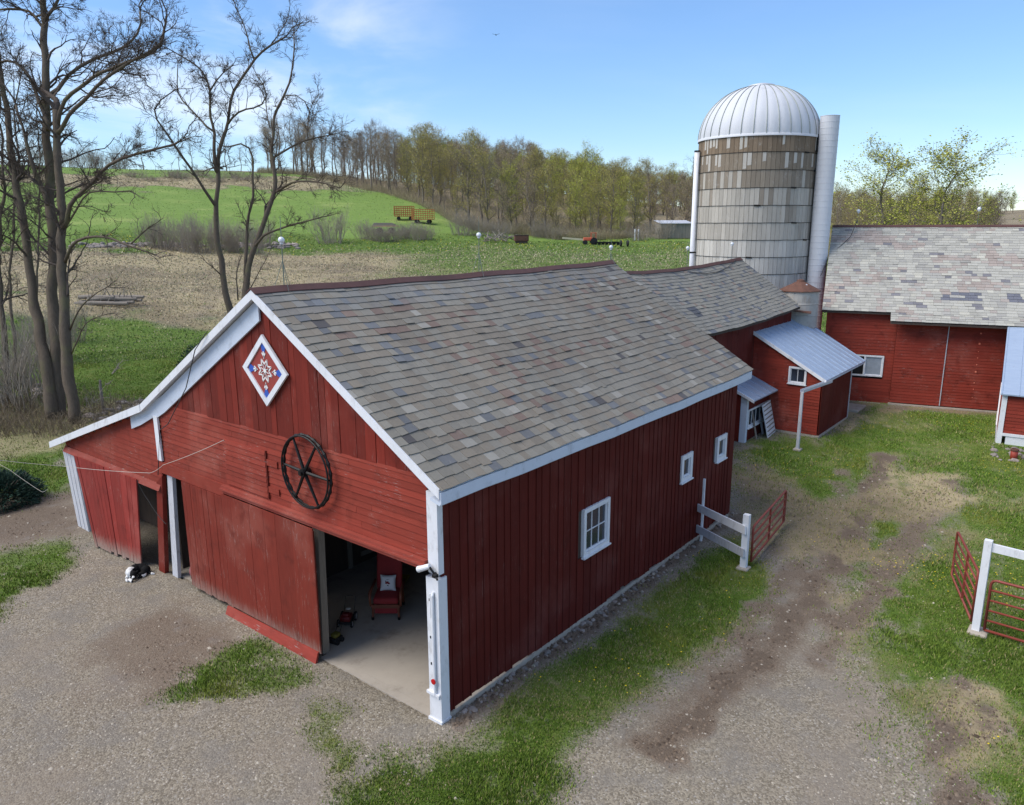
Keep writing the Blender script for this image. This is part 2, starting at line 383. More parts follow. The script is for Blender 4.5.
# ------------------------------------------------------------------ ground cover
def sdist(P, poly):          # signed distance, positive inside
    x, y = P; n = len(poly); d = np.full(x.shape, 1e9); inside = np.zeros(x.shape, bool)
    for i in range(n):
        x0, y0 = poly[i]; x1, y1 = poly[(i+1) % n]
        ex, ey = x1-x0, y1-y0; L2 = ex*ex+ey*ey+1e-9
        t = np.clip(((x-x0)*ex+(y-y0)*ey)/L2, 0, 1)
        d = np.minimum(d, np.hypot(x-x0-t*ex, y-y0-t*ey))
        c = ((y0 > y) != (y1 > y)) & (x < (x1-x0)*(y-y0)/(y1-y0+1e-12)+x0)
        inside ^= c
    return np.where(inside, d, -d)
def GP(*pts): return [tuple(ground(px, py)[:2]) for px, py in pts]
YARD_LAWN = GP((742, 446), (800, 440), (836, 412), (862, 404), (1000, 412), (1200, 420), (1300, 1000), (1010, 1000), (955, 830), (940, 765), (905, 715), (868, 668), (848, 622), (835, 590), (800, 560), (775, 540), (742, 520), (732, 470))
WALL_STRIP = GP((455, 752), (500, 712), (545, 672), (600, 634), (650, 598), (690, 562), (720, 540), (742, 535), (760, 560), (778, 585), (770, 612), (735, 640), (700, 655), (650, 690), (610, 715), (575, 745), (562, 780), (555, 830), (420, 850), (330, 850), (345, 790), (385, 760), (430, 762))
DOOR_TUFT = GP((168, 702), (190, 672), (222, 652), (252, 634), (276, 650), (312, 668), (300, 686), (252, 695), (205, 700))
LEFT_TUFT = GP((-60, 640), (-60, 560), (0, 556), (40, 540), (78, 548), (80, 556), (50, 585), (18, 604), (-10, 620))
LEFT_LAWN = GP((-160, 500), (-160, 350), (75, 318), (215, 314), (420, 330), (420, 420), (75, 460), (76, 492), (20, 506))
FRONT_TRACE = GP((300, 690), (352, 712), (372, 740), (360, 790), (310, 770), (290, 720))
MUD = [GP((868, 462), (888, 462), (896, 500), (868, 548), (836, 600), (800, 630), (760, 690), (705, 700), (660, 740), (610, 770), (640, 720), (720, 660), (780, 612), (800, 560), (840, 510)),
       GP((915, 488), (958, 484), (968, 505), (930, 545), (900, 575), (876, 580), (870, 560), (895, 530)),
       GP((962, 690), (984, 690), (976, 722), (952, 752), (975, 805), (968, 860), (945, 830), (930, 748)),
       GP((735, 478), (790, 486), (815, 512), (800, 545), (770, 560), (742, 530)),
       GP((880, 412), (1000, 414), (1000, 421), (880, 419)), GP((842, 408), (872, 412), (852, 436), (822, 452), (812, 448))]
BROWN_GRAVEL = GP((70, 640), (120, 600), (200, 596), (262, 640), (230, 668), (180, 700), (110, 700))
WALL_FOOT = [(-.1, -.02), (-.05, -.5), (2.5, -.36), (5.5, -.55), (9, -.42), (12, -.3), (14, -.5), (14.4, .3), (13.7, .1)]
RUTS = [(GP((884, 464), (868, 500), (850, 540), (822, 590), (780, 640), (725, 690), (660, 745)), .34, 1.0), (GP((944, 490), (915, 528), (890, 572), (858, 610), (820, 660)), .32, .85),
        (GP((846, 476), (835, 520), (800, 560), (760, 610), (712, 655)), .26, .7), (GP((974, 690), (966, 722), (948, 760), (960, 800), (985, 860)), .34, .95), (GP((760, 470), (775, 500), (790, 540)), .4, .6)]
def ldist(P, line):
    x, y = P; d = np.full(x.shape, 1e9)
    for (x0, y0), (x1, y1) in zip(line[:-1], line[1:]):
        ex, ey = x1-x0, y1-y0; t = np.clip(((x-x0)*ex+(y-y0)*ey)/(ex*ex+ey*ey), 0, 1); d = np.minimum(d, np.hypot(x-x0-t*ex, y-y0-t*ey))
    return d
def ruts(x, y, n2):
    o = np.zeros_like(x)
    for line, w_, k in RUTS: o = np.maximum(o, k*(1-sstep(w_*.1, w_*2.6, ldist((x, y), line)+(n2-.5)*1.1)))
    return o
def cover(x, y):
    x = np.asarray(x, float); y = np.asarray(y, float); P = (x, y)
    px, r = col_of(x, y)
    n1 = fbm(x*.45, y*.45, 1, 4); n2 = fbm(x*1.7, y*1.7, 2, 4); n3 = fbm(x*.11, y*.11, 3, 4); n4 = fbm(x*4.5, y*4.5, 8, 3)
    jit = (n1-.5)*1.5+(n2-.5)*1.1
    def m(poly, soft=.5, j=1.0, off=0.): return sstep(-soft, soft, sdist(P, poly)+jit*j+off)
    near = 1-sstep(44, 58, r)
    lawn = m(YARD_LAWN, 1.3, 1.3); strip = m(WALL_STRIP, .7, .6); tuft = m(DOOR_TUFT, .4, .9); ltuft = m(LEFT_TUFT, .5, 1.0); llawn = m(LEFT_LAWN, 1.2, 2.0)
    trace = m(FRONT_TRACE, .5, 1.2, -.35)*.6
    patch = .55+.45*sstep(.28, .50, .55*n2+.45*n4)       # thin places
    thin = sstep(.36, .60, n1*.6+n2*.4)
    g = np.maximum.reduce([lawn*(1-.35*thin), strip*(1-.2*thin), tuft*(1-.45*thin), ltuft*(1-.3*thin), trace])*patch
    g = np.maximum(g, llawn*(.75+.25*patch))
    mud = np.zeros_like(x)
    for q in MUD: mud = np.maximum(mud, m(q, .8, 1.1))
    rt_ = ruts(x, y, n2)*sstep(.28, .5, n1+.15); mud = np.maximum(mud, rt_)
    drive = sstep(.4, .62, n1)*.25
    soil = np.maximum.reduce([mud*.70, rt_, m(BROWN_GRAVEL, 1.2, 1.5)*.66])
    soil = np.maximum(soil, drive*(1-lawn))
    foot = sstep(-.12, .12, sdist(P, WALL_FOOT)+(n2-.5)*.5)
    g = g*(1-mud*.93)*(1-foot*.95); soil = np.maximum(soil, foot*.7)
    straw = lawn*thin*.8+strip*thin*.7+trace*.5+tuft*0
    # left side: brown track beside the lean-to, brushy verge under the trees
    trk = sstep(-1.2, 1.0, sdist(P, GP((-160, 560), (-160, 500), (30, 497), (76, 492), (84, 526), (30, 540)))+jit)*near
    g = g*(1-.85*trk); soil = np.maximum(soil, .85*trk)
    verge = sstep(-1.5, 1.5, sdist(P, GP((-200, 470), (-200, 395), (20, 392), (70, 405), (160, 398), (150, 420), (60, 455), (0, 466)))+jit*1.6)
    straw = np.maximum(straw, verge*.85); g = g*(1-.6*verge); soil = np.maximum(soil, verge*.55*n2*1.6)
    # ---- beyond the yard
    far = 1-near
    rn = r+(n3-.5)*34+(n1-.5)*6
    left = 1-sstep(330, 470, px+(n3-.5)*140)
    lawnf = (1-sstep(70, 80, rn))
    field = sstep(70, 80, rn)*(1-sstep(132, 146, rn))
    edge = sstep(128, 144, rn)*(1-sstep(156, 168, rn))
    hill = sstep(148, 164, rn)
    gf = lawnf*.9+field*(left*.12+left*.08+(1-left)*.70)*(.6+.8*n1)+edge*.85+hill*.95
    sf = field*(.62*left+.25*(1-left))*(.4+1.1*n2)
    row_ = .5+.5*np.sin((x*-.62+y*.78)*1.05+(n3-.5)*9); field = field*(.72+.28*row_*n1*1.6)
    stf = field*(.95*left+.78*(1-left))*(.55+.7*n1)
    band = sstep(228, 238, rn)*(1-sstep(262, 276, rn))*(1-sstep(300, 430, px))
    forest = np.maximum(sstep(-6, 14, r-forest_edge(px)), 0)
    gf = gf*(1-.75*band)*(1-.85*forest); stf = np.maximum(stf, band*.7); stf = np.maximum(stf, forest*.5); sf = np.maximum(sf, .35*band); sf = np.maximum(sf, .6*forest)
    lush = hill*(1-band)*(1-forest)*far
    g = g*near+gf*far; soil = soil*near+sf*far; straw = straw*near+stf*far
    return np.clip(g, 0, 1), np.clip(soil, 0, 1), np.clip(straw, 0, 1), np.clip(lush, 0, 1)
def forest_edge(px):
    return np.interp(px, [0, 180, 280, 340, 400, 455, 480, 560, 640, 700, 830, 1024, 1300], [330, 320, 290, 262, 225, 182, 168, 162, 162, 160, 120, 120, 120])

def build_ground():
    rr = [1.5]
    while rr[-1] < 330: rr.append(rr[-1]*1.0105+.012)
    rr += [345, 365, 390, 420, 460, 520, 600, 700, 850, 1100, 1600, 2400, 3400]
    aa = np.concatenate([np.linspace(-180, -52, 60)[:-1], np.linspace(-52, 52, 380), np.linspace(52, 180, 60)[1:-1]])
    A = np.radians(aa)+_ya; rr = np.array(rr)
    X = CAM[0]+rr[:, None]*np.cos(A)[None]; Y = CAM[1]+rr[:, None]*np.sin(A)[None]
    nr, na = X.shape; X = X.ravel(); Y = Y.ravel()
    Z = tz(X, Y)
    inb = ((X > .14) | ((X > -.02) & (Y < 3.7))) & (X < 13.6) & (Y > .02) & (Y < 16.3); Z = np.where(inb, Z-.09, Z)
    V = np.column_stack([X, Y, Z]); V = np.vstack([V, [[CAM[0], CAM[1], 0]]])
    i = np.arange(nr-1)[:, None]*na; j = np.arange(na)[None]; j2 = (j+1) % na
    F = np.stack([i+j, i+na+j, i+na+j2, i+j2], -1).reshape(-1, 4)
    c = np.column_stack(cover(X, Y)); c = np.vstack([c, [[0, 0, 0, 0]]])
    o = np_mesh('ground', V, F, mat_ground(), col=c, smooth=True)
    tag(o, kind='structure', label='gravel farm yard with patchy grass and fields rising to green hills', cat='ground')
    return o
def mat_ground():
    t = NT('ground_cover'); q = t.pos()
    a = t.attr(); sp = t.N('ShaderNodeSeparateColor'); t.L(a.outputs['Color'], sp.inputs[0])
    G, S, B, A = sp.outputs[0], sp.outputs[1], sp.outputs[2], a.outputs['Alpha']
    nf = t.noise(q, 9, 8, .7); nm = t.noise(q, 1.3, 6, .6); ns = t.noise(q, 38, 4, .7); nl = t.noise(q, .09, 6, .6)
    vo = t.N('ShaderNodeTexVoronoi'); t.L(q, vo.inputs['Vector']); vo.inputs['Scale'].default_value = 30
    vs = t.N('ShaderNodeSeparateColor'); t.L(vo.outputs['Color'], vs.inputs[0])
    grav = t.mix(lin(114, 105, 91), lin(151, 141, 124), t.ramp(vs.outputs[0], .0, 1.0))
    grav = t.mix(grav, lin(196, 190, 182), t.math('MULTIPLY', t.ramp(vs.outputs[1], .9, .98), .4))
    grav = t.mix(grav, lin(124, 118, 110), t.math('MULTIPLY', t.ramp(nm, .42, .66), .6))
    grav = t.mix(grav, lin(136, 124, 110), t.math('MULTIPLY', t.ramp(t.noise(q, .4, 5), .48, .68), .45))
    soil = t.mix(lin(84, 72, 61), lin(138, 123, 107), t.ramp(ns, .3, .7))
    soil = t.mix(soil, lin(128, 120, 112), t.ramp(nm, .55, .75))
    soil = t.mix(soil, t.mix(lin(72, 60, 50), lin(120, 106, 92), nf), t.math('MULTIPLY', t.ramp(t.math('ADD', S, t.math('MULTIPLY', t.math('SUBTRACT', nf, .5), .5)), .70, 1.05), .85))
    straw = t.mix(lin(140, 125, 98), lin(186, 171, 136), nf)
    straw = t.mix(straw, lin(120, 118, 78), t.ramp(nm, .5, .7))
    straw = t.mix(straw, lin(96, 84, 70), t.math('MULTIPLY', t.ramp(nl, .42, .62), .6))
    gr = t.mix(lin(58, 82, 30), lin(104, 126, 52), nf)
    gr = t.mix(gr, lin(120, 126, 70), t.ramp(nm, .48, .78))
    lush = t.mix(lin(100, 124, 58), lin(124, 148, 74), t.noise(q, .35, 8, .65))
    lush = t.mix(lush, lin(146, 158, 90), t.math('MULTIPLY', t.ramp(nl, .5, .72), .7))
    def w(x, k=.9):
        e = t.math('ADD', x, t.math('MULTIPLY', t.math('SUBTRACT', t.math('ADD', t.math('MULTIPLY', nf, .6), t.math('MULTIPLY', ns, .4)), .5), k)); return t.ramp(e, .18, .78)
    base = t.mix(grav, soil, w(S, .8))
    base = t.mix(base, straw, w(B, 1.0))
    base = t.mix(base, t.mix(gr, lush, A), w(G, 1.1))
    h = t.math('ADD', t.math('MULTIPLY', vo.outputs['Distance'], -.6), nf)
    t.bump(h, .55, .03)
    return t.fin(base, .95, 0, .15)
ground_obj = build_ground()

# ------------------------------------------------------------------ grass blades, pebbles, dandelions (uncountable)
def scatter(n, r0, r1, a0=-40, a1=40, seed=1):
    g = np.random.default_rng(seed)
    a = np.radians(g.uniform(a0, a1, n))+_ya
    r = r0*(r1/r0)**g.uniform(0, 1, n)
    return CAM[0]+r*np.cos(a), CAM[1]+r*np.sin(a), r, g
def off_buildings(x, y):
    k = ~((x > -.1) & (x < 14) & (y > 0) & (y < 16.5))
    k &= ~((x > 14) & (x < 29) & (y > 3.3) & (y < 9.4)); k &= ~((x > 23.9) & (x < 30) & (y > .25) & (y < 4.5)); k &= ~((x > 21.2) & (x < 24) & (y > 2.5) & (y < 4))
    k &= ~((x > 27.5) & (y < -5.8) & (y > -13))
    return k & ((x-32)*math.cos(R_(15))+(y-0)*math.sin(R_(15)) < .6+100*(y > 6)+100*(y < -14))
def mat_blades(name, rough=.6):
    t = NT(name); c = t.attr().outputs[0]
    t.fin(c, rough, 0, .2)
    return t.m
M['blades'] = mat_blades('grass_blades')
def build_grass():
    x, y, r, g = scatter(2200000, 8, 62, -52, 48, seed=5)
    gr, so, st, lu = cover(x, y)
    k = (g.uniform(0, 1, len(x)) < np.maximum(gr, st*.35)**1.3) & off_buildings(x, y)
    x, y, r, gr, st = x[k], y[k], r[k], gr[k], st[k]
    n = len(x); z = tz(x, y)
    hn = fbm(x*.8, y*.8, 31, 3)
    h = (.02+.05*hn*hn*1.6)*g.uniform(.6, 1.35, n)*(1+.012*r)
    tuft = sstep(-.3, .3, sdist((x, y), DOOR_TUFT)); h = h*(1+.35*tuft)
    wd = g.uniform(.005, .011, n)*(1+.03*r)
    th = g.uniform(0, 2*np.pi, n); ln = g.uniform(.2, .9, n)*h; la = g.uniform(0, 2*np.pi, n)
    V = np.empty((n, 3, 3), np.float32)
    cx, cy = np.cos(th)*wd, np.sin(th)*wd
    V[:, 0] = np.column_stack([x-cx, y-cy, z-.01]); V[:, 1] = np.column_stack([x+cx, y+cy, z-.01]); V[:, 2] = np.column_stack([x+np.cos(la)*ln, y+np.sin(la)*ln, z+h])
    F = np.arange(n*3).reshape(n, 3)
    m1 = fbm(x*.5, y*.5, 41, 4)[:, None]; u = g.uniform(0, 1, n)[:, None]
    c = lin(66, 92, 28)*(1-u)+lin(132, 154, 62)*u
    c = c*(.72+.5*fbm(x*.22, y*.22, 47, 3)[:, None]); c = c*(1-.6*sstep(.5, .7, m1))+lin(140, 138, 62)*.6*sstep(.5, .7, m1)
    dry = (g.uniform(0, 1, n) < (.08+.75*np.clip(st-gr*.4, 0, 1)))[:, None]
    c = np.where(dry, lin(170, 156, 112)*(.6+.5*u), c)
    o = np_mesh('grass', V.reshape(-1, 3), F, M['blades'], col=np.repeat(c, 3, axis=0))
    tag(o, 'short patchy green grass growing over the farm yard', 'grass', kind='stuff')
build_grass()
def build_field():
    g = np.random.default_rng(15); n = 420000
    a = np.radians(g.uniform(-38, 38, n))+_ya; r = 58*(330/58)**(g.uniform(0, 1, n)**1.15)
    x, y = CAM[0]+r*np.cos(a), CAM[1]+r*np.sin(a)
    gr, so, st, lu = cover(x, y); px, _ = col_of(x, y)
    k = (off_buildings(x, y) | (r > 70)) & (forest_edge(px) > r-8) & (g.uniform(0, 1, n) < np.clip(.25+gr*.45+st*.3-lu*.45, 0, 1))
    x, y, r, gr, st, lu = x[k], y[k], r[k], gr[k], st[k], lu[k]; n = len(x); z = tz(x, y)
    h = (.04+.0007*r)*g.uniform(.5, 1.5, n)*(1-.4*lu); wd = .0008*r*g.uniform(.6, 1.6, n)*(1-.3*lu)
    th = g.uniform(0, 6.28, n); la = g.uniform(0, 6.28, n); ln = h*g.uniform(.2, 1.4, n)
    V = np.empty((n, 3, 3), np.float32); cx, cy = np.cos(th)*wd, np.sin(th)*wd
    V[:, 0] = np.column_stack([x-cx, y-cy, z-.03]); V[:, 1] = np.column_stack([x+cx, y+cy, z-.03]); V[:, 2] = np.column_stack([x+np.cos(la)*ln, y+np.sin(la)*ln, z+h])
    u = g.uniform(0, 1, n)[:, None]; m1 = fbm(x*.05, y*.05, 43, 4)[:, None]
    green = lin(98, 124, 60)*(1-u)+lin(128, 148, 82)*u; green = green*(1-.5*sstep(.45, .7, m1))+lin(134, 142, 84)*.5*sstep(.45, .7, m1)
    tan = lin(142, 128, 104)*(1-u)+lin(200, 186, 152)*u
    isg = g.uniform(0, 1, n)[:, None] < np.clip(gr-.35*st*(1-lu), .04, 1)[:, None]
    c = np.where(isg, green, tan)
    yel = (g.uniform(0, 1, n) < .10*sstep(126, 140, r)*(1-sstep(160, 176, r)))[:, None]; c = np.where(yel, lin(190, 178, 56), c)
    o = np_mesh('field_grass', V.reshape(-1, 3), np.arange(n*3).reshape(n, 3), M['blades'], col=np.repeat(c, 3, axis=0))
    tag(o, 'grass tufts and dry stubble of the fields behind the barn', 'grass', kind='stuff')
build_field()
def build_pebbles():
    x, y, r, g = scatter(150000, 8, 42, -48, 46, seed=8)
    gr, so, st, lu = cover(x, y)
    cl = fbm(x*.35, y*.35, 77, 4)
    foot = sstep(-.2, .2, sdist((x, y), WALL_FOOT))
    p = np.clip((.10+.8*sstep(.5, .72, cl))*(1-gr)*(1-.5*so)+.4*foot+.45*sstep(.45, .8, so), 0, 1)
    k = (g.uniform(0, 1, len(x)) < p) & off_buildings(x, y)
    x, y, r, foot, so = x[k], y[k], r[k], foot[k], so[k]; n = len(x); z = tz(x, y)
    s = g.gamma(2.2, .0045, n)+.005+.02*foot*g.uniform(0, 1, n); s = np.minimum(s*(1+.9*sstep(.45, .8, so)), .06)
    base = np.array([[1, 0, 0], [0, 1, 0], [-1, 0, 0], [0, -1, 0], [0, 0, .8], [0, 0, -.6]], float)
    f = np.array([[0, 1, 4], [1, 2, 4], [2, 3, 4], [3, 0, 4]])
    th = g.uniform(0, 6.28, n); ct, st_ = np.cos(th), np.sin(th)
    B = base[None]*g.uniform(.6, 1.3, (n, 6, 3))
    V = np.empty_like(B); V[..., 0] = B[..., 0]*ct[:, None]-B[..., 1]*st_[:, None]; V[..., 1] = B[..., 0]*st_[:, None]+B[..., 1]*ct[:, None]; V[..., 2] = B[..., 2]
    V = V*s[:, None, None]+np.column_stack([x, y, z])[:, None, :]
    F = (f[None]+np.arange(n)[:, None, None]*6).reshape(-1, 3)
    u = g.uniform(0, 1, n)[:, None]; c = lin(108, 99, 88)*(1-u)+lin(182, 172, 156)*u; sd_ = (sstep(.4, .75, so)*(g.uniform(0, 1, n) < .9))[:, None]; c = c*(1-sd_)+(lin(76, 63, 52)*(1-u)+lin(128, 112, 96)*u)*sd_
    o = np_mesh('pebbles', V.reshape(-1, 3), F, M['blades'], col=np.repeat(c, 6, axis=0))
    tag(o, 'loose grey gravel stones strewn over the drive', 'gravel', kind='stuff')
build_pebbles()
def build_dandelions():
    x, y, r, g = scatter(26000, 14, 50, -36, 10, seed=21)
    gr, so, st, lu = cover(x, y)
    cl = fbm(x*.3, y*.3, 91, 3)
    lawn = sdist((x, y), YARD_LAWN) > -.5
    p = np.where(lawn, sstep(.5, .66, cl)*.35, .03)*(gr > .15)
    k = (g.uniform(0, 1, len(x)) < p) & off_buildings(x, y)
    x, y, r = x[k], y[k], r[k]; n = len(x); z = tz(x, y)+g.uniform(.05, .10, n)
    s = g.uniform(.012, .022, n)
    t = np.arange(6)/6*2*np.pi
    V = np.zeros((n, 7, 3)); V[:, :6, 0] = x[:, None]+np.cos(t)*s[:, None]; V[:, :6, 1] = y[:, None]+np.sin(t)*s[:, None]; V[:, :6, 2] = z[:, None]; V[:, 6] = np.column_stack([x, y, z+s*.5])
    f = np.array([[i, (i+1) % 6, 6] for i in range(6)])
    F = (f[None]+np.arange(n)[:, None, None]*7).reshape(-1, 3)
    m = mat_basic('dandelion_yellow', lin(226, 196, 30), .7, var=.12)
    o = np_mesh('dandelions', V.reshape(-1, 3), F, m)
    tag(o, 'yellow dandelion flowers dotted through the yard grass', 'flowers', kind='stuff')
build_dandelions()
# ------------------------------------------------------------------ building helpers
def on(px, py, axis, val, o=(0, 0, 0), rz=0.0):      # pixel -> point on a plane, in a (rotated) local frame
    c, s = math.cos(rz), math.sin(rz)
    def loc(v): return np.array([v[0]*c+v[1]*s, -v[0]*s+v[1]*c, v[2]])
    C = loc(CAM-np.array(o, float)); d = loc(ray(px, py)); k = 'xyz'.index(axis)
    return C+d*((val-C[k])/d[k])
def V3(*a): return np.array(a, float)
def jitc(a=.16, r=random): k = 1+r.uniform(-a, a); return (k*r.uniform(.97, 1.03), k, k)
def span_minus(a, b, holes):
    segs = [(a, b)]
    for h0, h1 in holes:
        out = []
        for s0, s1 in segs:
            if h1 <= s0 or h0 >= s1: out.append((s0, s1)); continue
            if h0 > s0: out.append((s0, h0))
            if h1 < s1: out.append((h1, s1))
        segs = out
    return [q for q in segs if q[1]-q[0] > .01]
def vboards(mb, O, U, N, u0, u1, zb, zt, w=.26, holes=(), t=.025, batten=.045, jit=.014, cv=.18, rag=0.0, seed=1):
    """vertical boards: each one its own width, depth and tone; battens or dark gaps over the joints"""
    rd = random.Random(seed); O = V3(*O); U = V3(*U); N = V3(*N); Z = V3(0, 0, 1)
    fb = zb if callable(zb) else (lambda u: zb); ft = zt if callable(zt) else (lambda u: zt)
    u = u0
    while u < u1-.01:
        e = min(u1, u+w*rd.uniform(.72, 1.25))
        if u1-e < w*.4: e = u1
        n0 = rd.uniform(0, jit); c = jitc(cv, rd)
        mid = (u+e)/2
        cuts = [(h[2], h[3]) for h in holes if h[0] < e-.01 and h[1] > u+.01]
        zlo = max(fb(u), fb(e))*.5+min(fb(u), fb(e))*.5-rd.uniform(0, rag)
        def P(uu, z, n): return O+U*uu+Z*z+N*n
        for a, b in span_minus(min(fb(u), fb(e))-rd.uniform(0, rag), max(ft(u), ft(e)), cuts):
            top0 = min(b, ft(u)) if b >= min(ft(u), ft(e))-1e-6 else b
            top1 = min(b, ft(e)) if b >= min(ft(u), ft(e))-1e-6 else b
            if top0 <= a or top1 <= a: 
                top0 = max(top0, a+.001); top1 = max(top1, a+.001)
            g = .004
            mb.hexa([P(u+g, a, n0-t), P(e-g, a, n0-t), P(e-g, a, n0), P(u+g, a, n0), P(u+g, top0, n0-t), P(e-g, top1, n0-t), P(e-g, top1, n0), P(u+g, top0, n0)], c)
            if e < u1-.02:
                if batten > 0 and not any(h[0]-.03 < e < h[1]+.03 and not (b <= h[2]+1e-6 or a >= h[3]-1e-6) for h in holes):
                    k = tuple(x*.92 for x in jitc(cv, rd)); q = batten/2
                    mb.hexa([P(e-q, a, jit), P(e+q, a, jit), P(e+q, a, jit+.012), P(e-q, a, jit+.012), P(e-q, top1, jit), P(e+q, top1, jit), P(e+q, top1, jit+.012), P(e-q, top1, jit+.012)], k)
                else:
                    mb.hexa([P(e-.05, a, -t-.03), P(e+.05, a, -t-.03), P(e+.05, a, -t-.004), P(e-.05, a, -t-.004), P(e-.05, top1, -t-.03), P(e+.05, top1, -t-.03), P(e+.05, top1, -t-.004), P(e-.05, top1, -t-.004)], (.25, .22, .22))
        u = e
def clap(mb, O, U, N, v0, v1, ulim, expo=.14, holes=(), lmin=1.2, lmax=3.6, cv=.13, seed=2, out=.018):
    """lapped horizontal siding in random lengths"""
    rd = random.Random(seed); O = V3(*O); U = V3(*U); N = V3(*N); Z = V3(0, 0, 1)
    v = v0
    while v < v1-.02:
        e = min(v1, v+expo*rd.uniform(.9, 1.1)); a, b = ulim((v+e)/2) if callable(ulim) else ulim
        segs = span_minus(a, b, [(h[0], h[1]) for h in holes if h[2] < e-.01 and h[3] > v+.01])
        for s0, s1 in segs:
            u = s0
            while u < s1-.005:
                x = min(s1, u+rd.uniform(lmin, lmax))
                if s1-x < .3: x = s1
                j = rd.uniform(-.004, .004); c = jitc(cv, rd); o_ = out+rd.uniform(-.003, .004)
                P = lambda uu, z, n: O+U*uu+Z*z+N*n
                ee = min(e+.015, v1)
                g = .002
                mb.hexa([P(u+g, v+j, -.02), P(x-g, v+j*.5, -.02), P(x-g, v+j*.5, o_), P(u+g, v+j, o_), P(u+g, ee, -.02), P(x-g, ee, -.02), P(x-g, ee, .002), P(u+g, ee, .002)], c)
                u = x
        v = e
def slates(mb, O, U, D, N, lu, ld, expo, wlo, whi, colf, seed=3, hump=None, ulim=None, t=.009):
    """real slates: every one a tilted thin slab with its own width, slip and colour"""
    rd = random.Random(seed); O = V3(*O); U = V3(*U); D = V3(*D); N = V3(*N)
    rows = int(math.ceil(ld/expo)); ex = ld/rows
    for i in range(rows):
        d0 = i*ex; ph = rd.uniform(0, whi)
        lo, hi = ulim(d0+ex/2) if ulim else (0, lu)
        u = lo-ph
        while u < hi:
            wv = rd.uniform(wlo, whi); a = max(u, lo); b = min(u+wv, hi); u += wv
            if b-a < .03: continue
            s = rd.uniform(-.012, .012)+(rd.uniform(.02, .06) if rd.random() < .02 else 0)
            k = .006+rd.uniform(0, .006)+(rd.uniform(.006, .018) if rd.random() < .08 else 0)
            sk = rd.uniform(-.008, .008)
            def P(uu, dd, n):
                q = O+U*uu+D*dd+N*n
                if hump is not None: q = q+V3(0, 0, hump(uu, dd))
                return q
            top = d0-.02; bot = min(d0+ex*1.12+s, ld+.05) if i < rows-1 else ld+.03+s*.5
            g = .003
            mb.hexa([P(a+g, bot+sk, k+t-.004), P(b-g, bot-sk, k+t-.004), P(b-g, top, .001), P(a+g, top, .001),
                     P(a+g, bot+sk, k+2*t), P(b-g, bot-sk, k+2*t), P(b-g, top, t), P(a+g, top, t)], colf(a+.5*(b-a), d0, rd))
def window(root, O, U, N, u0, u1, v0, v1, fw=.09, cols=2, rows=3, mat='white', glass='darkglass', sill=True, depth=.06, name='window', label=None):
    O = V3(*O); U = V3(*U); N = V3(*N); Z = V3(0, 0, 1)
    P = lambda u, v, n: O+U*u+Z*v+N*n
    def bar(mb, a, b, c, d, n0, n1): mb.hexa([P(a, c, n0), P(b, c, n0), P(b, c, n1), P(a, c, n1), P(a, d, n0), P(b, d, n0), P(b, d, n1), P(a, d, n1)])
    m = MB()
    bar(m, u0, u0+fw, v0, v1, -.05, depth); bar(m, u1-fw, u1, v0, v1, -.05, depth)
    bar(m, u0+fw, u1-fw, v1-fw*1.1, v1, -.05, depth-.004); bar(m, u0+fw, u1-fw, v0, v0+fw, -.05, depth-.004)
    f = m.build(name, M[mat], root)
    if label: f['label'] = label
    a, b, c, d = u0+fw, u1-fw, v0+fw, v1-fw*1.1
    s = MB(); b0 = .022
    bar(s, a, a+.035, c, d, -.04, .012); bar(s, b-.035, b, c, d, -.04, .012); bar(s, a+.035, b-.035, c, c+.035, -.04, .010); bar(s, a+.035, b-.035, d-.035, d, -.04, .010)
    for i in range(1, cols): x = a+(b-a)*i/cols; bar(s, x-b0/2, x+b0/2, c+.035, d-.035, -.032, .004)
    for i in range(1, rows):
        y = c+(d-c)*i/rows
        for j in range(cols):
            x0 = a+(b-a)*j/cols+b0/2 if j else a+.035; x1 = a+(b-a)*(j+1)/cols-b0/2 if j < cols-1 else b-.035
            bar(s, x0, x1, y-b0/2, y+b0/2, -.032, .002)
    s.build('sash', M[mat], f)
    g = MB(); bar(g, a+.01, b-.01, c+.01, d-.01, -.022, -.016); g.build('pane', M[glass], f)
    if sill:
        k = MB(); bar(k, u0-.03, u1+.03, v0-.035, v0-.003, -.01, depth+.04); k.build('sill', M[mat], f)
    return f

# ================================================================== the big front barn
BL, BW = 13.73, 10.09; RY, RZ = 5.045, 8.14; SR = .608; SL = .592; KY, KZ = 10.56, 4.875; LY, LZ = 17.05, 2.71
SLN = (KZ-LZ)/(LY-KY)
def zroof(y):
    if y <= RY: return RZ-SR*(RY-y)
    if y <= KY: return RZ-SL*(y-RY)
    return KZ-SLN*(y-KY)
def sag(x): return -.05*math.sin(math.pi*min(max((x+.2)/14.4, 0), 1))+.012*math.sin(x*1.9)
barn = thing('slate_roofed_barn', 'large red front barn with mottled slate roof, white trim and open sliding door', 'barn')
ZU = lambda y: zroof(y)-.19
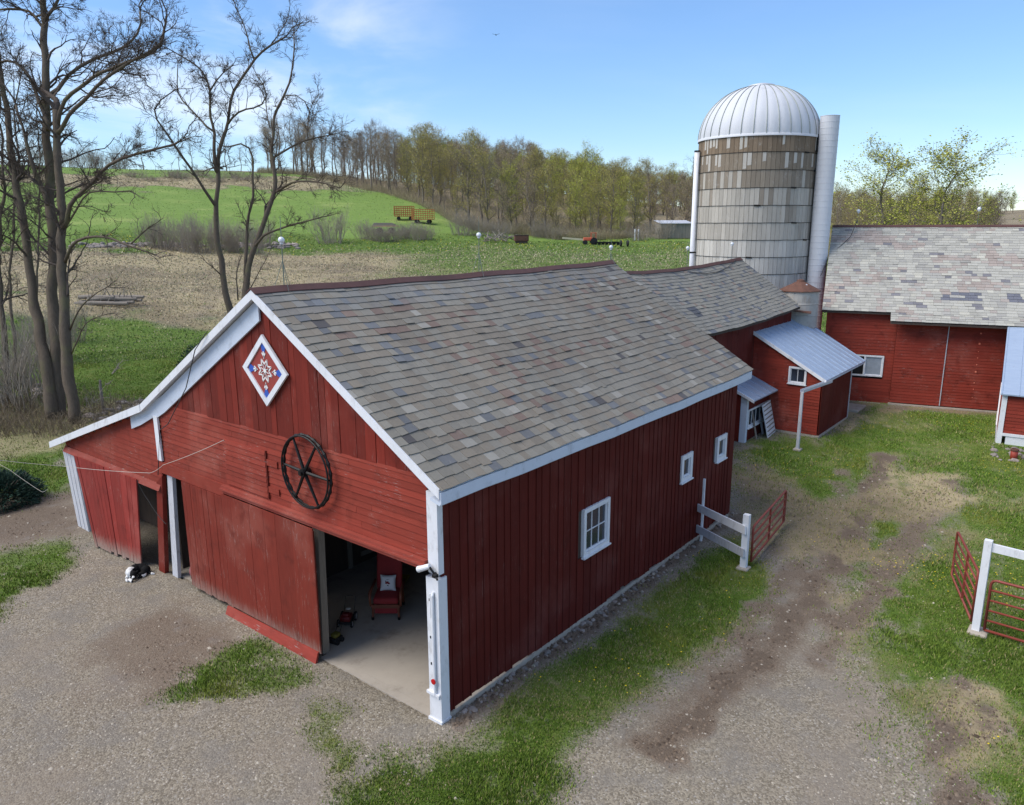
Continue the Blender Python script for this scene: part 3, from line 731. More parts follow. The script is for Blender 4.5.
# front wall: vertical boards in the gable, lapped boards below
m = MB()
vboards(m, (0, 0, 0), (0, 1, 0), (-1, 0, 0), .05, 10.0, 4.99, lambda y: max(ZU(y), 4.99), .25, batten=0, jit=.022, cv=.22, seed=4)
gable = m.build('gable_wall', M['red'], barn)
m = MB()
clap(m, (0, 0, 0), (0, 1, 0), (-1, 0, 0), 3.38, 5.0, lambda v: (.24 if v < 4.72 else max(.24, RY-(RZ-.19-v)/SR+.02), 10.02), .138, seed=5)
m.build('front_wall', M['redclap'], barn)
m = MB()
clap(m, (0, 0, 0), (0, 1, 0), (-1, 0, 0), 2.70, 4.9, lambda v: (10.22, min(16.45, KY+(KZ-.17-v)/SLN) if v < KZ-.17 else RY+(RZ-.19-v)/SL), .15, seed=6, cv=.1)
m.build('lean_to_wall', M['redclap'], barn, ).__setitem__('label', 'lapped red boards over the lean-to doorway')
m = MB(); clap(m, (-.034, 0, 0), (0, 1, 0), (-1, 0, 0), 3.44, 4.54, (5.30, 6.96), .125, lmin=3, lmax=4, seed=8)
m.box(-.05, -.004, 5.255, 5.285, 3.42, 4.56, (.55, .5, .5))
ld_ = m.build('loft_door', M['redclap'], barn)
for z in (3.66, 4.3): m = MB(); m.box(-.045, -.02, 4.86, 5.25, z-.07, z+.07); m.build('hinge', M['redclap'], ld_)
# ledges and trims
m = MB()
m.box(-.10, .02, .25, 7.15, 3.17, 3.262); m.box(-.16, .02, .25, 7.15, 3.265, 3.312); m.box(-.12, .02, .25, 7.15, 3.315, 3.372)
m.build('door_track_board', M['redtrim'], barn)
m = MB(); m.box(-.06, .02, 7.153, 10.15, 3.05, 3.372); m.build('header_board', M['redclap'], barn)
m = MB()
m.hexa([(-.14, 10.28, 2.52), (.02, 10.28, 2.52), (.02, 16.3, 2.52), (-.14, 16.3, 2.52), (-.05, 10.28, 2.69), (.02, 10.28, 2.69), (.02, 16.3, 2.69), (-.05, 16.3, 2.69)])
m.build('lean_to_ledge', mat_redwood('peeling_red_ledge', lin(142, 68, 56), 1.4, (.6, .6, 5), .6), barn)
m = MB(); m.box(-.085, -.03, 10.02, 10.22, 3.40, 4.62)
m.build('trim_board', M['white'], barn)
m = MB(); m.box(-.045, .10, -.035, .23, 3.13, 4.74); m.build('corner_board', M['white'], barn)
m = MB(); m.box(-.075, .16, -.045, .27, .02, 3.05); m.box(-.10, .18, -.06, .30, -.05, .06)
cp = m.build('corner_post', M['white'], barn)
m = MB(); m.tube([(-.11, .08, .62), (-.11, .08, 2.72), (-.075, .08, 2.78)], .032, 8)
m.tube([(-.12, .13, 2.25), (-.12, .13, 2.75)], .014, 6); m.box(-.13, -.075, -.02, .30, .60, .655); m.box(-.16, -.12, -.06, -.02, .585, .67)
m.build('conduit', M['white'], cp)
m = MB(); m.lathe([(.001, 0), (.055, 0), (.055, .02), (.001, .025)], n=16)
rf = m.build('reflector', mat_basic('red_reflector', lin(190, 20, 28), .25, var=.05), cp); rf.rotation_euler = (0, -math.pi/2, 0); rf.location = (-.143, .08, .93)
for z in (2.56, 1.78, 1.22): m = MB(); m.box(-.085, -.0755, .18, .205, z, z+.05); m.build('bracket', M['dark'], cp)
# side wall
WINS = [(4.84, 6.0, 1.72, 2.93), (9.90, 10.60, 2.2, 3.0), (12.32, 13.03, 2.22, 3.02)]
base_side = lambda u: .14+.05*math.sin(u*1.1)+.03*math.sin(u*3.1)
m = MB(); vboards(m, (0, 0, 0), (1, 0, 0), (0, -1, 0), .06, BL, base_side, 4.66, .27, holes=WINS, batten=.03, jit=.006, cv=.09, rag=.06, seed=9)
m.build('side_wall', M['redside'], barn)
for i, (a, b, c, d) in enumerate(WINS):
    window(barn, (0, 0, 0), (1, 0, 0), (0, -1, 0), a, b, c, d, .10 if i == 0 else .13, 3 if i == 0 else 1, 2 if i == 0 else 1, 'white', 'darkglass', label=('six-pane white window nearest the front corner', None, None)[i])
m = MB(); m.box(13.70, 13.74, .05, 16.3, 0, 4.8); m.build('back_wall', M['darkwood'], barn)
m = MB(); vboards(m, (0, 16.4, 0), (1, 0, 0), (0, 1, 0), .1, BL, .05, 2.68, .3, batten=0, seed=10); m.build('left_wall', M['red'], barn)
m = MB(); m.box(.05, 13.6, -.02, .12, -.2, .10)
rd = random.Random(3)
m.build('footing', M['concrete'], barn)
# roof decks, soffit, slates
def slab(mb, x0, x1, ya, yb, t=.11, col=None, top=0.0):
    za, zb = zroof(ya)+top, zroof(yb)+top
    n = 24
    for i in range(n):
        a, b = x0+(x1-x0)*i/n, x0+(x1-x0)*(i+1)/n
        sa, sb_ = sag(a), sag(b)
        mb.hexa([(a, ya, za-t+sa), (b, ya, za-t+sb_), (b, yb, zb-t+sb_), (a, yb, zb-t+sa), (a, ya, za+sa), (b, ya, za+sb_), (b, yb, zb+sb_), (a, yb, zb+sa)], col)
m = MB(); slab(m, -.19, 14.15, -.255, RY, .11, None, -.03); slab(m, -.19, 14.15, RY, KY, .11, None, -.03); slab(m, -.19, 14.15, KY, 17.0, .11, None, -.03)
roof = m.build('roof', M['white'], barn)
def col_main(u, d, rd):
    n = float(fbm(u*.45, d*.6, 61, 3)); q = float(fbm(u*.16, d*.3, 67, 2)); x = rd.random()+ (n-.5)*1.5
    gz = lin(150, 145, 135); wm = lin(148, 139, 126); rdish = lin(142, 122, 111); bl = lin(124, 126, 130); dk = lin(98, 94, 94); pl = lin(172, 168, 160)
    c = gz if x < .5 else wm if x < .98 else rdish if x < 1.14 else wm
    if rd.random() < .05: c = bl
    if rd.random() < .018: c = dk
    if rd.random() < .04: c = pl
    if d < .9 and rd.random() < .7: c = c*.7+lin(136, 142, 150)*.3
    st_ = float(fbm(u*1.6, d*.25, 88, 3)); return tuple(c*V3(.87, .85, .80)*rd.uniform(.9, 1.07)*(.92+.3*(q-.5))*(.86+.28*st_))
h = math.hypot(1, SR); m = MB()
slates(m, (-.20, RY, RZ), (1, 0, 0), (0, -1/h, -SR/h), (0, -SR/h, 1/h), 14.38, (RY+.286)*h, .248, .17, .34, col_main, 12, hump=lambda u, d: sag(u-.2))
m.build('slates', M['slate'], roof)
h = math.hypot(1, SL); m = MB()
slates(m, (-.20, RY, RZ), (1, 0, 0), (0, 1/h, -SL/h), (0, SL/h, 1/h), 14.38, (KY-RY)*h, .29, .3, .5, col_main, 13, hump=lambda u, d: sag(u-.2))
h = math.hypot(1, SLN)
slates(m, (-.20, KY-.1, KZ+.05), (1, 0, 0), (0, 1/h, -SLN/h), (0, SLN/h, 1/h), 14.38, (LY-KY+.1)*h, .30, .3, .5, col_main, 14, hump=lambda u, d: sag(u-.2))
m.build('slates', M['slate'], roof)
m = MB()
for i in range(20):
    a, b = -.24+14.45*i/20, -.24+14.45*(i+1)/20; sa, sb_ = sag(a)+.035, sag(b)+.035
    for sg, sl_ in ((-1, SR), (1, SL)):
        w_ = .17
        m.hexa([(a, RY, RZ+sa), (b+.02, RY, RZ+sb_), (b+.02, RY+sg*w_, RZ+sb_-w_*sl_), (a, RY+sg*w_, RZ+sa-w_*sl_), (a, RY, RZ+sa+.03), (b+.02, RY, RZ+sb_+.03), (b+.02, RY+sg*w_, RZ+sb_-w_*sl_+.02), (a, RY+sg*w_, RZ+sa-w_*sl_+.02)])
m.build('ridge_cap', M['ridge'], roof)
# rake boards, frieze, fascia
def rake(mb, pts, x0, x1, hgt, top=.0):
    for (ya, za), (yb, zb) in zip(pts[:-1], pts[1:]):
        mb.hexa([(x0, ya, za+top-hgt), (x1, ya, za+top-hgt), (x1, yb, zb+top-hgt), (x0, yb, zb+top-hgt), (x0, ya, za+top), (x1, ya, za+top), (x1, yb, zb+top), (x0, yb, zb+top)])
m = MB(); rake(m, [(-.27, zroof(-.27)), (RY-.001, RZ)], -.225, -.192, .19, .01); m.build('rake_board', M['white'], barn)
m = MB(); rake(m, [(RY+.001, RZ), (KY+.02, KZ)], -.225, -.192, .19, .01); m.build('rake_board', M['white'], barn)
m = MB(); rake(m, [(KY+.03, KZ), (LY, LZ)], -.235, -.192, .20, .01); m.build('rake_board', M['white'], barn)
m = MB(); rake(m, [(RY+.01, RZ-.05), (9.6, zroof(9.6)-.05), (10.25, zroof(10.25)+.02)], -.075, -.03, .46, -.14)
rake(m, [(10.253, zroof(10.25)-.02), (11.0, zroof(11.0)-.02), (11.55, zroof(11.55)-.03)], -.073, -.03, .34, -.14)
m.build('frieze_board', M['whiteblue'], barn)
m = MB(); rake(m, [(-.02, zroof(-.02)), (RY-.001, RZ)], -.07, -.03, .22, -.14); m.build('frieze_board', M['white'], barn)
m = MB()
for i in range(12):
    a, b = -.2+14.3*i/12, -.2+14.3*(i+1)/12; s0, s1 = sag(a), sag(b)
    m.hexa([(a, -.30, 4.63+s0), (b, -.30, 4.63+s1), (b, -.268, 4.63+s1), (a, -.268, 4.63+s0), (a, -.30, 4.855+s0), (b, -.30, 4.855+s1), (b, -.268, 4.855+s1), (a, -.268, 4.855+s0)])
    m.hexa([(a, -.266, 4.60+s0), (b, -.266, 4.60+s1), (b, -.03, 4.66+s1), (a, -.03, 4.66+s0), (a, -.266, 4.66+s0), (b, -.266, 4.66+s1), (b, -.03, 4.72+s1), (a, -.03, 4.72+s0)])
m.build('fascia', M['whiteblue'], barn)
# doors on the front
m = MB(); vboards(m, (-.08, 0, 0), (0, 1, 0), (-1, 0, 0), 7.12, 9.12, .16, 3.04, .15, batten=0, jit=.006, cv=.07, rag=.06, seed=21)
m.build('sliding_door', M['reddoor'], barn)['label'] = 'narrow-boarded sliding door next to the gap'
m = MB(); vboards(m, (-.15, 0, 0), (0, 1, 0), (-1, 0, 0), 3.58, 7.12, .22, 3.16, .62, batten=0, jit=.006, cv=.10, seed=23)
m.box(-.145-.025, -.155+.02, 3.55, 3.585, .22, 3.12, (.7, .65, .6))
m.build('sliding_door', M['reddoor'], barn)['label'] = 'wide-boarded sliding door pushed half open'
m = MB()
m.hexa([(-.30, 3.62, -.06), (-.24, 3.62, -.08), (-.24, 7.22, -.06), (-.30, 7.22, -.06), (-.20, 3.62, .24), (-.16, 3.62, .24), (-.16, 7.22, .19), (-.20, 7.22, .19)])
m.build('kick_board', mat_redwood('peeling_kick_board', lin(150, 62, 50), 1.6, (.6, .6, 4), .6), barn)
m = MB(); m.hexa([(-.06, 10.62, -.02), (.06, 10.62, -.02), (.06, 10.95, -.02), (-.06, 10.95, -.02), (-.06, 10.16, 2.95), (.06, 10.16, 2.95), (.06, 10.5, 2.7), (-.06, 10.5, 2.7)])
m.build('door_post', M['red'], barn)['label'] = 'leaning red door post'
m = MB(); m.hexa([(.02, 10.06, -.02), (.12, 10.06, -.02), (.12, 10.34, -.02), (.02, 10.34, -.02), (.02, 9.76, 3.04), (.12, 9.76, 3.04), (.12, 10.02, 3.04), (.02, 10.02, 3.04)])
m.build('door_post', M['wornwhite'], barn)['label'] = 'leaning worn white door post'
m = MB(); m.hexa([(-.02, 15.40, -.02), (.34, 15.40, -.02), (.34, 16.2, -.02), (-.02, 16.2, -.02), (-.02, 15.72, 2.52), (.34, 15.72, 2.52), (.34, 16.62, 2.50), (-.02, 16.62, 2.50)])
for k in range(3):
    y0 = 15.42+k*.27; m.hexa([(-.045, y0, 0), (-.022, y0, 0), (-.022, y0+.22, 0), (-.045, y0+.22, 0), (-.045, y0+.36, 2.5), (-.022, y0+.36, 2.5), (-.022, y0+.60, 2.5), (-.045, y0+.60, 2.5)])
m.build('corner_post', M['wornwhite'], barn)
m = MB(); TL, TR, BL_, BR = V3(-.2, 15.3, 2.58), V3(-.15, 11.42, 2.62), V3(-.46, 13.95, .02), V3(-.24, 11.55, .03)
rd = random.Random(31); u = 0
while u < 1:
    e = min(1, u+rd.uniform(.055, .10)); k = jitc(.14, rd); o_ = rd.uniform(0, .02); up = rd.uniform(0, .10)
    p = [BL_+(BR-BL_)*u+V3(-o_, 0, up), BL_+(BR-BL_)*(e-.004)+V3(-o_, 0, up), TL+(TR-TL)*(e-.004)+V3(-o_, 0, 0), TL+(TR-TL)*u+V3(-o_, 0, 0)]
    q = [x+V3(.035, 0, 0) for x in p]
    m.hexa([q[0], q[1], p[1], p[0], q[3], q[2], p[2], p[3]], k); u = e
m.build('lean_to_door', mat_redwood('red_door_bare_foot', lin(138, 50, 42), .9, (5, 5, .4), .5, .9), barn)
m = MB(); m.box(-.05, .02, 11.3, 15.7, 2.44, 2.515); m.build('door_rail', M['darkwood'], barn)
# inside
m = MB(); m.box(.16, 13.6, .28, 10.4, -.08, .012); m.box(-.05, .157, .28, 3.74, -.08, .012); m.build('floor', M['floor'], barn)
m = MB()
m.box(4.6, 4.66, 3.9, 10.2, .02, 4.4); m.box(9.0, 9.05, .2, 10.2, .02, 5.0); m.box(.5, 9, 6.8, 6.85, .02, 4.4); m.box(.4, 13.5, 10.45, 10.5, .02, 4.5); m.box(.05, 13.6, .03, .045, .2, 4.5)
m.box(.05, 9, .1, 10.4, 3.6, 3.65); m.box(1.5, 1.55, 10.55, 16.3, .0, 2.6)  # last panel is added in the lean-to to keep its doorway dark
m.build('inner_dark_panel', M['darkwood'], barn)
m = MB(); m.hexa([(.06, 3.78, 0), (.24, 3.78, 0), (.24, 4.0, 0), (.06, 4.0, 0), (.06, 3.66, 3.3), (.22, 3.66, 3.3), (.22, 3.86, 3.3), (.06, 3.86, 3.3)])
dp_ = m.build('door_post', M['greywood'], barn); dp_['label'] = 'dark grey timber post inside the open doorway'
m = MB(); m.ell((.03, 3.86, 2.03), (.05, .07, .07), 10, 6); m.build('knob', M['wornwhite'], dp_)
A_ = at(349, 558, 21.6); B_ = at(351, 596, 21.6)
m = MB(); m.beam((A_[0], A_[1], 0.02), (A_[0], A_[1], 3.5), .16, .14, up=(1, 0, 0)); m.beam(at(326, 567, 21.2), at(372, 549, 22.2), .1, .14); m.build('inner_post', M['greywood'], barn)
# lightning rods
def rod(parent, x, y, z, hgt=1.15, ball=.78, r=.075, legs=True):
    m = MB(); m.tube([(x, y, z), (x+.01, y, z+hgt*.6), (x+.015, y-.005, z+hgt)], [.012, .011, .006], 6)
    o = m.build('lightning_rod', M['rod'], parent)
    if legs:
        m = MB()
        for k in range(3): t = k*2.1+.4; m.tube([(x+.26*math.cos(t), y+.2*math.sin(t), z-.12 if abs(math.sin(t)) > .3 else z), (x, y, z+ball*.55)], .006, 4)
        m.build('brace', M['rod'], o)
    m = MB(); m.ell((x+.01, y, z+ball), (r, r, r), 16, 10); m.lathe([(r*.5, -.02), (r*.6, .02)], (x+.01, y, z+ball-r), 12); m.build('glass_ball', M['glassball'], o, True)
    return o
for px, pyb, ps in ((284, 284, 240), (479, 270, 235), (614, 262, 247)):
    q = on(px, pyb, 'y', RY); zz = RZ+sag(q[0])+.04
    t_ = on(px, ps, 'y', RY); rod(barn, min(q[0], 14.1), RY, zz, (t_[2]-zz)*1.5, t_[2]-zz, .07)

# ================================================================== middle barn
MY, MZ = 6.3, None
e1 = on(740, 259, 'y', MY); X1 = float(e1[0]); MZ = float(e1[2])
e2 = on(800, 306.5, 'x', X1); EY, EZ = float(e2[1]), float(e2[2]); SM = (MZ-EZ)/(MY-EY)
print('mid barn', X1, MZ, EY, EZ, SM)
mid = thing('slate_roofed_barn', 'lower middle barn with sagging grey slate roof between front barn and silo', 'barn', (14, 0, 0))
msag = lambda u: -.20*math.sin(math.pi*min(max(u/(X1-14), 0), 1))**1.2+.012*math.sin(u*2.3)
def slab2(mb, x0, x1, ya, za, yb, zb, t, sg, n=16):
    for i in range(n):
        a, b = x0+(x1-x0)*i/n, x0+(x1-x0)*(i+1)/n; p, q = sg(a), sg(b)
        mb.hexa([(a, ya, za-t+p), (b, ya, za-t+q), (b, yb, zb-t+q), (a, yb, zb-t+p), (a, ya, za+p), (b, ya, za+q), (b, yb, zb+q), (a, yb, zb+p)])
LX = X1-14; BYK = 2*MY-EY
m = MB(); slab2(m, .25, LX, EY+.03, EZ-.03, MY, MZ-.03, .1, msag); slab2(m, .25, LX, MY, MZ-.03, BYK, EZ-.03, .1, msag)
mroof = m.build('roof', M['darkwood'], mid)
def col_mid(u, d, rd):
    n = float(fbm(u*.5, d*.8, 161, 3))
    c = lin(128, 126, 120)*(1-n)+lin(152, 146, 132)*n
    if rd.random() < .10: c = lin(108, 110, 114)
    if rd.random() < .05: c = lin(142, 126, 114)
    if abs(u-4.9) < .35 and 2.2 < d < 2.8: c = lin(86, 88, 94)
    return tuple(c*rd.uniform(.88, 1.1))
h = math.hypot(1, SM); m = MB()
slates(m, (.25, MY, MZ), (1, 0, 0), (0, -1/h, -SM/h), (0, -SM/h, 1/h), LX-.25+.05, (MY-EY)*h, .20, .18, .34, col_mid, 41, hump=lambda u, d: msag(u+.25))
m.build('slates', M['slate'], mroof)
m = MB(); slates(m, (.25, MY, MZ), (1, 0, 0), (0, 1/h, -SM/h), (0, SM/h, 1/h), LX-.25+.05, (MY-EY)*h, .25, .3, .5, col_mid, 42, hump=lambda u, d: msag(u+.25)); m.build('slates', M['slate'], mroof)
m = MB()
for i in range(16):
    a, b = .2+(LX-.2)*i/16, .2+(LX-.15)*(i+1)/16; p, q = msag(a)+.05, msag(b)+.05
    for sg in (-1, 1): m.hexa([(a, MY, MZ+p), (b, MY, MZ+q), (b, MY+sg*.15, MZ+q-.15*SM), (a, MY+sg*.15, MZ+p-.15*SM), (a, MY, MZ+p+.025), (b, MY, MZ+q+.025), (b, MY+sg*.15, MZ+q-.13*SM), (a, MY+sg*.15, MZ+p-.13*SM)])
m.build('ridge_cap', M['ridge'], mroof)
WY = EY+.35
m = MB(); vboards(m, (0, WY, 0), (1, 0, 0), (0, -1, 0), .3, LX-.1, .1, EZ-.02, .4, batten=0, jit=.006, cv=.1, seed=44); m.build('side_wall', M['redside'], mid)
m = MB(); vboards(m, (LX-.15, 0, 0), (0, 1, 0), (1, 0, 0), WY, BYK-.3, .05, lambda y: MZ-.14-SM*abs(y-MY), .3, batten=0, seed=45); m.build('end_wall', M['red'], mid)
m = MB(); m.box(.2, LX-.1, BYK-.36, BYK-.32, 0, EZ); m.build('back_wall', M['red'], mid)
m = MB(); rake(m, [(EY, EZ), (MY, MZ), (BYK, EZ)], LX+.01, LX+.04, .14, 0); m.build('rake_board', M['greywood'], mid)
for px, ps in ((687, 248), (731, 244)):
    q = on(px, 262, 'y', MY); t_ = on(px, ps, 'y', MY); zz = MZ+msag(q[0]-14)+.05; rod(mid, float(q[0])-14, MY, zz, max(.4, (t_[2]-zz)*1.3), max(.3, t_[2]-zz), .08, False)
m = MB(); p0 = on(676, 268, 'y', MY-.3); pts = []
for px, py in ((676, 270), (690, 273.5), (705, 275), (718, 273), (728, 268.5), (736, 261)):
    f = lambda y: on(px, py, 'y', y)
    lo, hi = EY, MY+.5
    for _ in range(40):
        mid_ = (lo+hi)/2; q = f(mid_)
        if q[2] > MZ-SM*abs(MY-mid_)+msag(q[0]-14): lo = mid_
        else: hi = mid_
    q = f(lo); pts.append((q[0]-14, q[1], MZ-SM*abs(MY-q[1])+msag(q[0]-14)+.06))
m.tube(pts, .015, 5); m.build('roof_cable', M['cable'], mroof)

# ================================================================== lean-to shed with blue-grey metal roof
SX0, SY0, SX1, SY1 = 23.95, .34, 30.6, WY+.2
gz = .26
shed = thing('metal_roofed_shed', 'red clapboard shed with sloping blue-grey metal roof and small white window', 'shed', (SX0, SY0, gz))
lo_ = on(826, 381, 'x', SX0-.12); hi_ = on(747, 327, 'x', SX0-.12)
print('shed roof', lo_, hi_, on(866, 357, 'y', lo_[1]), on(797, 313, 'y', hi_[1]))
yl, zl, yh, zh = float(lo_[1])-SY0, float(lo_[2])-gz, float(hi_[1])-SY0, float(hi_[2])-gz
yh2 = yh+.25; zh2 = zh+.25*(zh-zl)/(yh-yl)
XE = float(on(866, 357, 'y', lo_[1])[0])-SX0
ss = (zh-zl)/(yh-yl); zs = lambda y: zl+ss*(y-yl)
m = MB()
m.hexa([(-.12, yl, zl-.05), (XE, yl, zl-.05), (XE, yh2, zh2-.05), (-.12, yh2, zh2-.05), (-.12, yl, zl), (XE, yl, zl), (XE, yh2, zh2), (-.12, yh2, zh2)])
k = -.12
while k < XE:
    m.hexa([(k, yl-.01, zl), (k+.035, yl-.01, zl), (k+.035, yh2, zh2), (k, yh2, zh2), (k+.006, yl-.01, zl+.03), (k+.028, yl-.01, zl+.03), (k+.028, yh2, zh2+.03), (k+.006, yh2, zh2+.03)]); k += .61
sr_ = m.build('roof', M['metalroof'], shed)
m = MB(); rake(m, [(yl-.02, zl), (yh2, zh2)], -.16, -.122, .15, .02); m.build('rake_board', M['white'], shed)
m = MB(); m.box(-.1, XE-.05, yl+.02, yl+.05, zl-.13, zl-.052); m.build('fascia', M['whiteblue'], shed)
m = MB(); m.hexa([(XE+.05, .9, zs(.9)-.2), (XE+.75, .9, zs(.9)-.25), (XE+.75, yh2-.2, zs(yh2)-.3), (XE+.05, yh2-.2, zs(yh2)-.25), (XE+.05, .9, zs(.9)-.15), (XE+.75, .9, zs(.9)-.2), (XE+.75, yh2-.2, zs(yh2)-.25), (XE+.05, yh2-.2, zs(yh2)-.2)])
m.build('lower_roof', M['metalroof'], shed)
w0, w1 = on(789.5, 366, 'x', SX0), on(806, 385, 'x', SX0)
wu0, wu1, wv0, wv1 = float(w1[1])-SY0, float(w0[1])-SY0, float(w1[2])-gz, float(w0[2])-gz
print('shed win', wu0, wu1, wv0, wv1)
m = MB(); clap(m, (0, 0, 0), (0, 1, 0), (-1, 0, 0), .18, zs(SY1-SY0)-.12, lambda v: (max(.06, (v+.18-zl)/ss+yl), SY1-SY0), .13, holes=[(wu0, wu1, wv0, wv1)], seed=51)
m.build('front_wall', M['redclap2'], shed)
window(shed, (0, 0, 0), (0, 1, 0), (-1, 0, 0), wu0, wu1, wv0, wv1, .07, 2, 1, 'white', 'darkglass')
SWL = float(on(848, 406, 'y', SY0)[0])-SX0; print('shed wall', SWL)
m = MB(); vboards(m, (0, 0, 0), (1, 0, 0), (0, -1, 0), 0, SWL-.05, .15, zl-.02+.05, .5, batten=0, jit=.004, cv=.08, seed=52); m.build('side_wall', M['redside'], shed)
m = MB(); m.box(SWL-.04, SWL+.04, -.03, .02, .05, zl-.06); m.build('corner_board', M['wornwhite'], shed)
m = MB(); m.box(SWL-.1, SWL-.05, .02, SY1-SY0, .05, zs(.2)-.1); m.build('end_wall', M['redclap2'], shed)
m = MB(); m.box(-.05, SWL, -.04, .12, -.3, .16); m.box(-.06, .1, .123, SY1-SY0, -.3, .16); m.build('footing', M['concrete'], shed)
m = MB(); pA = V3(.35, yl-.07, zl-.06); pB = on(802, 391, 'y', .45)-V3(SX0, SY0, gz); pB = V3(*pB); print('gutter end', pB)
dv = (pB-pA); nrm = np.cross(dv, [0, 0, 1]); nrm /= np.linalg.norm(nrm)
for s_, hh in ((-1, .0), (1, .0)):
    m.beam(pA+nrm*.07*s_, pB+nrm*.07*s_, .012, .11)
m.beam(pA-V3(0, 0, .06), pB-V3(0, 0, .06), .15, .012)
m.build('gutter', M['galv'], shed)
# post that carries the gutter
gp = V3(pB[0]+SX0+.05, pB[1]+SY0, 0); gzp = tz1(gp[0], gp[1])
post = thing('gutter_post', 'lone white wooden post holding up the end of the shed gutter', 'post', (gp[0], gp[1], gzp))
m = MB(); m.hexa([(-.06, -.06, -.1), (.06, -.06, -.1), (.06, .06, -.1), (-.06, .06, -.1), (-.05, -.05, pB[2]+gz-gzp-.07), (.05, -.05, pB[2]+gz-gzp-.07), (.05, .05, pB[2]+gz-gzp-.07), (-.05, .05, pB[2]+gz-gzp-.07)]); m.build('shaft', M['wornwhite'], post)
m = MB(); m.rbox((0.02, 0, .03), (.34, .3, .1), .03); m.build('foot_stone', M['concrete'], post)

# ================================================================== glazed porch
PX0 = 21.35; c_ = on(746, 447, 'x', PX0); PY0 = 2.6; pz = .16
porch = thing('entry_porch', 'small red porch with blue metal roof, window strip and white corner post', 'porch', (PX0, PY0, pz))
a_ = on(754, 401, 'x', PX0-.2); b_ = on(739, 392, 'x', PX0-.2); r_e = on(785, 383, 'y', float(a_[1]))
print('porch', a_, b_, r_e)
pyl, pzl = float(a_[1])-PY0, float(a_[2])-pz; ps_ = (float(b_[2])-float(a_[2]))/(float(b_[1])-float(a_[1])); pyh = WY-PY0+.02; pxe = SX0-PX0-.02
zp = lambda y: pzl+ps_*(y-pyl)
m = MB(); m.hexa([(-.2, pyl, pzl-.05), (pxe, pyl, pzl-.05), (pxe, pyh, zp(pyh)-.05), (-.2, pyh, zp(pyh)-.05), (-.2, pyl, pzl), (pxe, pyl, pzl), (pxe, pyh, zp(pyh)), (-.2, pyh, zp(pyh))])
k = 0.0
while k < pxe-.1: m.hexa([(k, pyl-.01, pzl), (k+.03, pyl-.01, pzl), (k+.03, pyh, zp(pyh)), (k, pyh, zp(pyh)), (k+.005, pyl-.01, pzl+.025), (k+.025, pyl-.01, pzl+.025), (k+.025, pyh, zp(pyh)+.025), (k+.005, pyh, zp(pyh)+.025)]); k += .6
m.build('roof', M['metalroof'], porch)
m = MB(); rake(m, [(pyl-.02, pzl), (pyh, zp(pyh))], -.235, -.203, .12, .02); m.build('rake_board', M['white'], porch)
m = MB(); m.box(-.03, .17, -.03, .24, -.1, zp(.1)-.08); m.build('corner_post', M['whiteblue'], porch)
m = MB(); vboards(m, (0.02, 0, 0), (0, 1, 0), (-1, 0, 0), .24, pyh, 0, lambda y: zp(y)-.07, .22, batten=0, seed=61); m.build('front_wall', M['red'], porch)
q0, q1 = on(766, 404, 'y', PY0), on(803, 385, 'y', PY0)
q2 = on(766, 415, 'y', PY0)
wz1 = float(on(785, 392, 'y', PY0)[2])-pz; wz0 = float(on(785, 408, 'y', PY0)[2])-pz
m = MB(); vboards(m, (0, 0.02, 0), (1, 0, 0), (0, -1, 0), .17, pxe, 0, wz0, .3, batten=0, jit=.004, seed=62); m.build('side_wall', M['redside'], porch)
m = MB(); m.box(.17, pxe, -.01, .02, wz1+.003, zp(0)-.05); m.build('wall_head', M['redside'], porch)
window(porch, (0, .0, 0), (1, 0, 0), (0, -1, 0), .175, pxe-.01, wz0+.003, wz1, .06, 5, 1, 'white', 'darkglass')
m = MB(); m.box(-.06, .3, -.07, .5, -.25, .03); m.box(-.06, .02, .503, pyh, -.25, .02); m.build('footing', M['concrete'], porch)

# ================================================================== far barn
FZ = .30; FRZ = R_(15); FO = (32.3, 0.0, FZ)
fb = thing('slate_roofed_barn', 'far red barn with pale slate roof and two tall sliding doors', 'barn', FO, FRZ)
FL = lambda px, py, ax, v: on(px, py, ax, v, FO, FRZ)
rdg = FL(838, 227.5, 'x', 5.6); print('far ridge', rdg, FL(1023, 225, 'x', 5.6))
ev1 = FL(817, 310, 'x', -.35); ev1b = FL(891, 311.5, 'x', -.35); ev2 = FL(893, 323, 'x', -.8); ev2b = FL(1023, 324.5, 'x', -.8); print('eaves', ev1, ev1b, ev2, ev2b)
FH = (rdg[2]+FL(1023, 225, 'x', 5.6)[2])/2; FYL = 2.98; FE = float(ev1[2]+ev1b[2])/2; FYS = float(ev1b[1]); FYR = -17.0
fs_ = (FH-FE)/(5.6+.35); FE2 = FE-fs_*.55; xe2 = -.35-.55
fsag = lambda u: -.05*math.sin(u*.35)+.01*math.sin(u*2.1)
m = MB()
def fslab(mb, y0, y1, xa, za, xb, zb, t=.1):
    mb.hexa([(xa, y0, za-t), (xb, y0, zb-t), (xb, y1, zb-t), (xa, y1, za-t), (xa, y0, za), (xb, y0, zb), (xb, y1, zb), (xa, y1, za)])
fslab(m, FYS, FYL, -.32, FE-.04, 5.6, FH-.04); fslab(m, FYR, FYS-.003, xe2+.03, FE2-.04, 5.6, FH-.04); fslab(m, FYR, FYL, 5.6, FH-.04, 11.5, FE-.04)
froof = m.build('roof', M['darkwood'], fb)
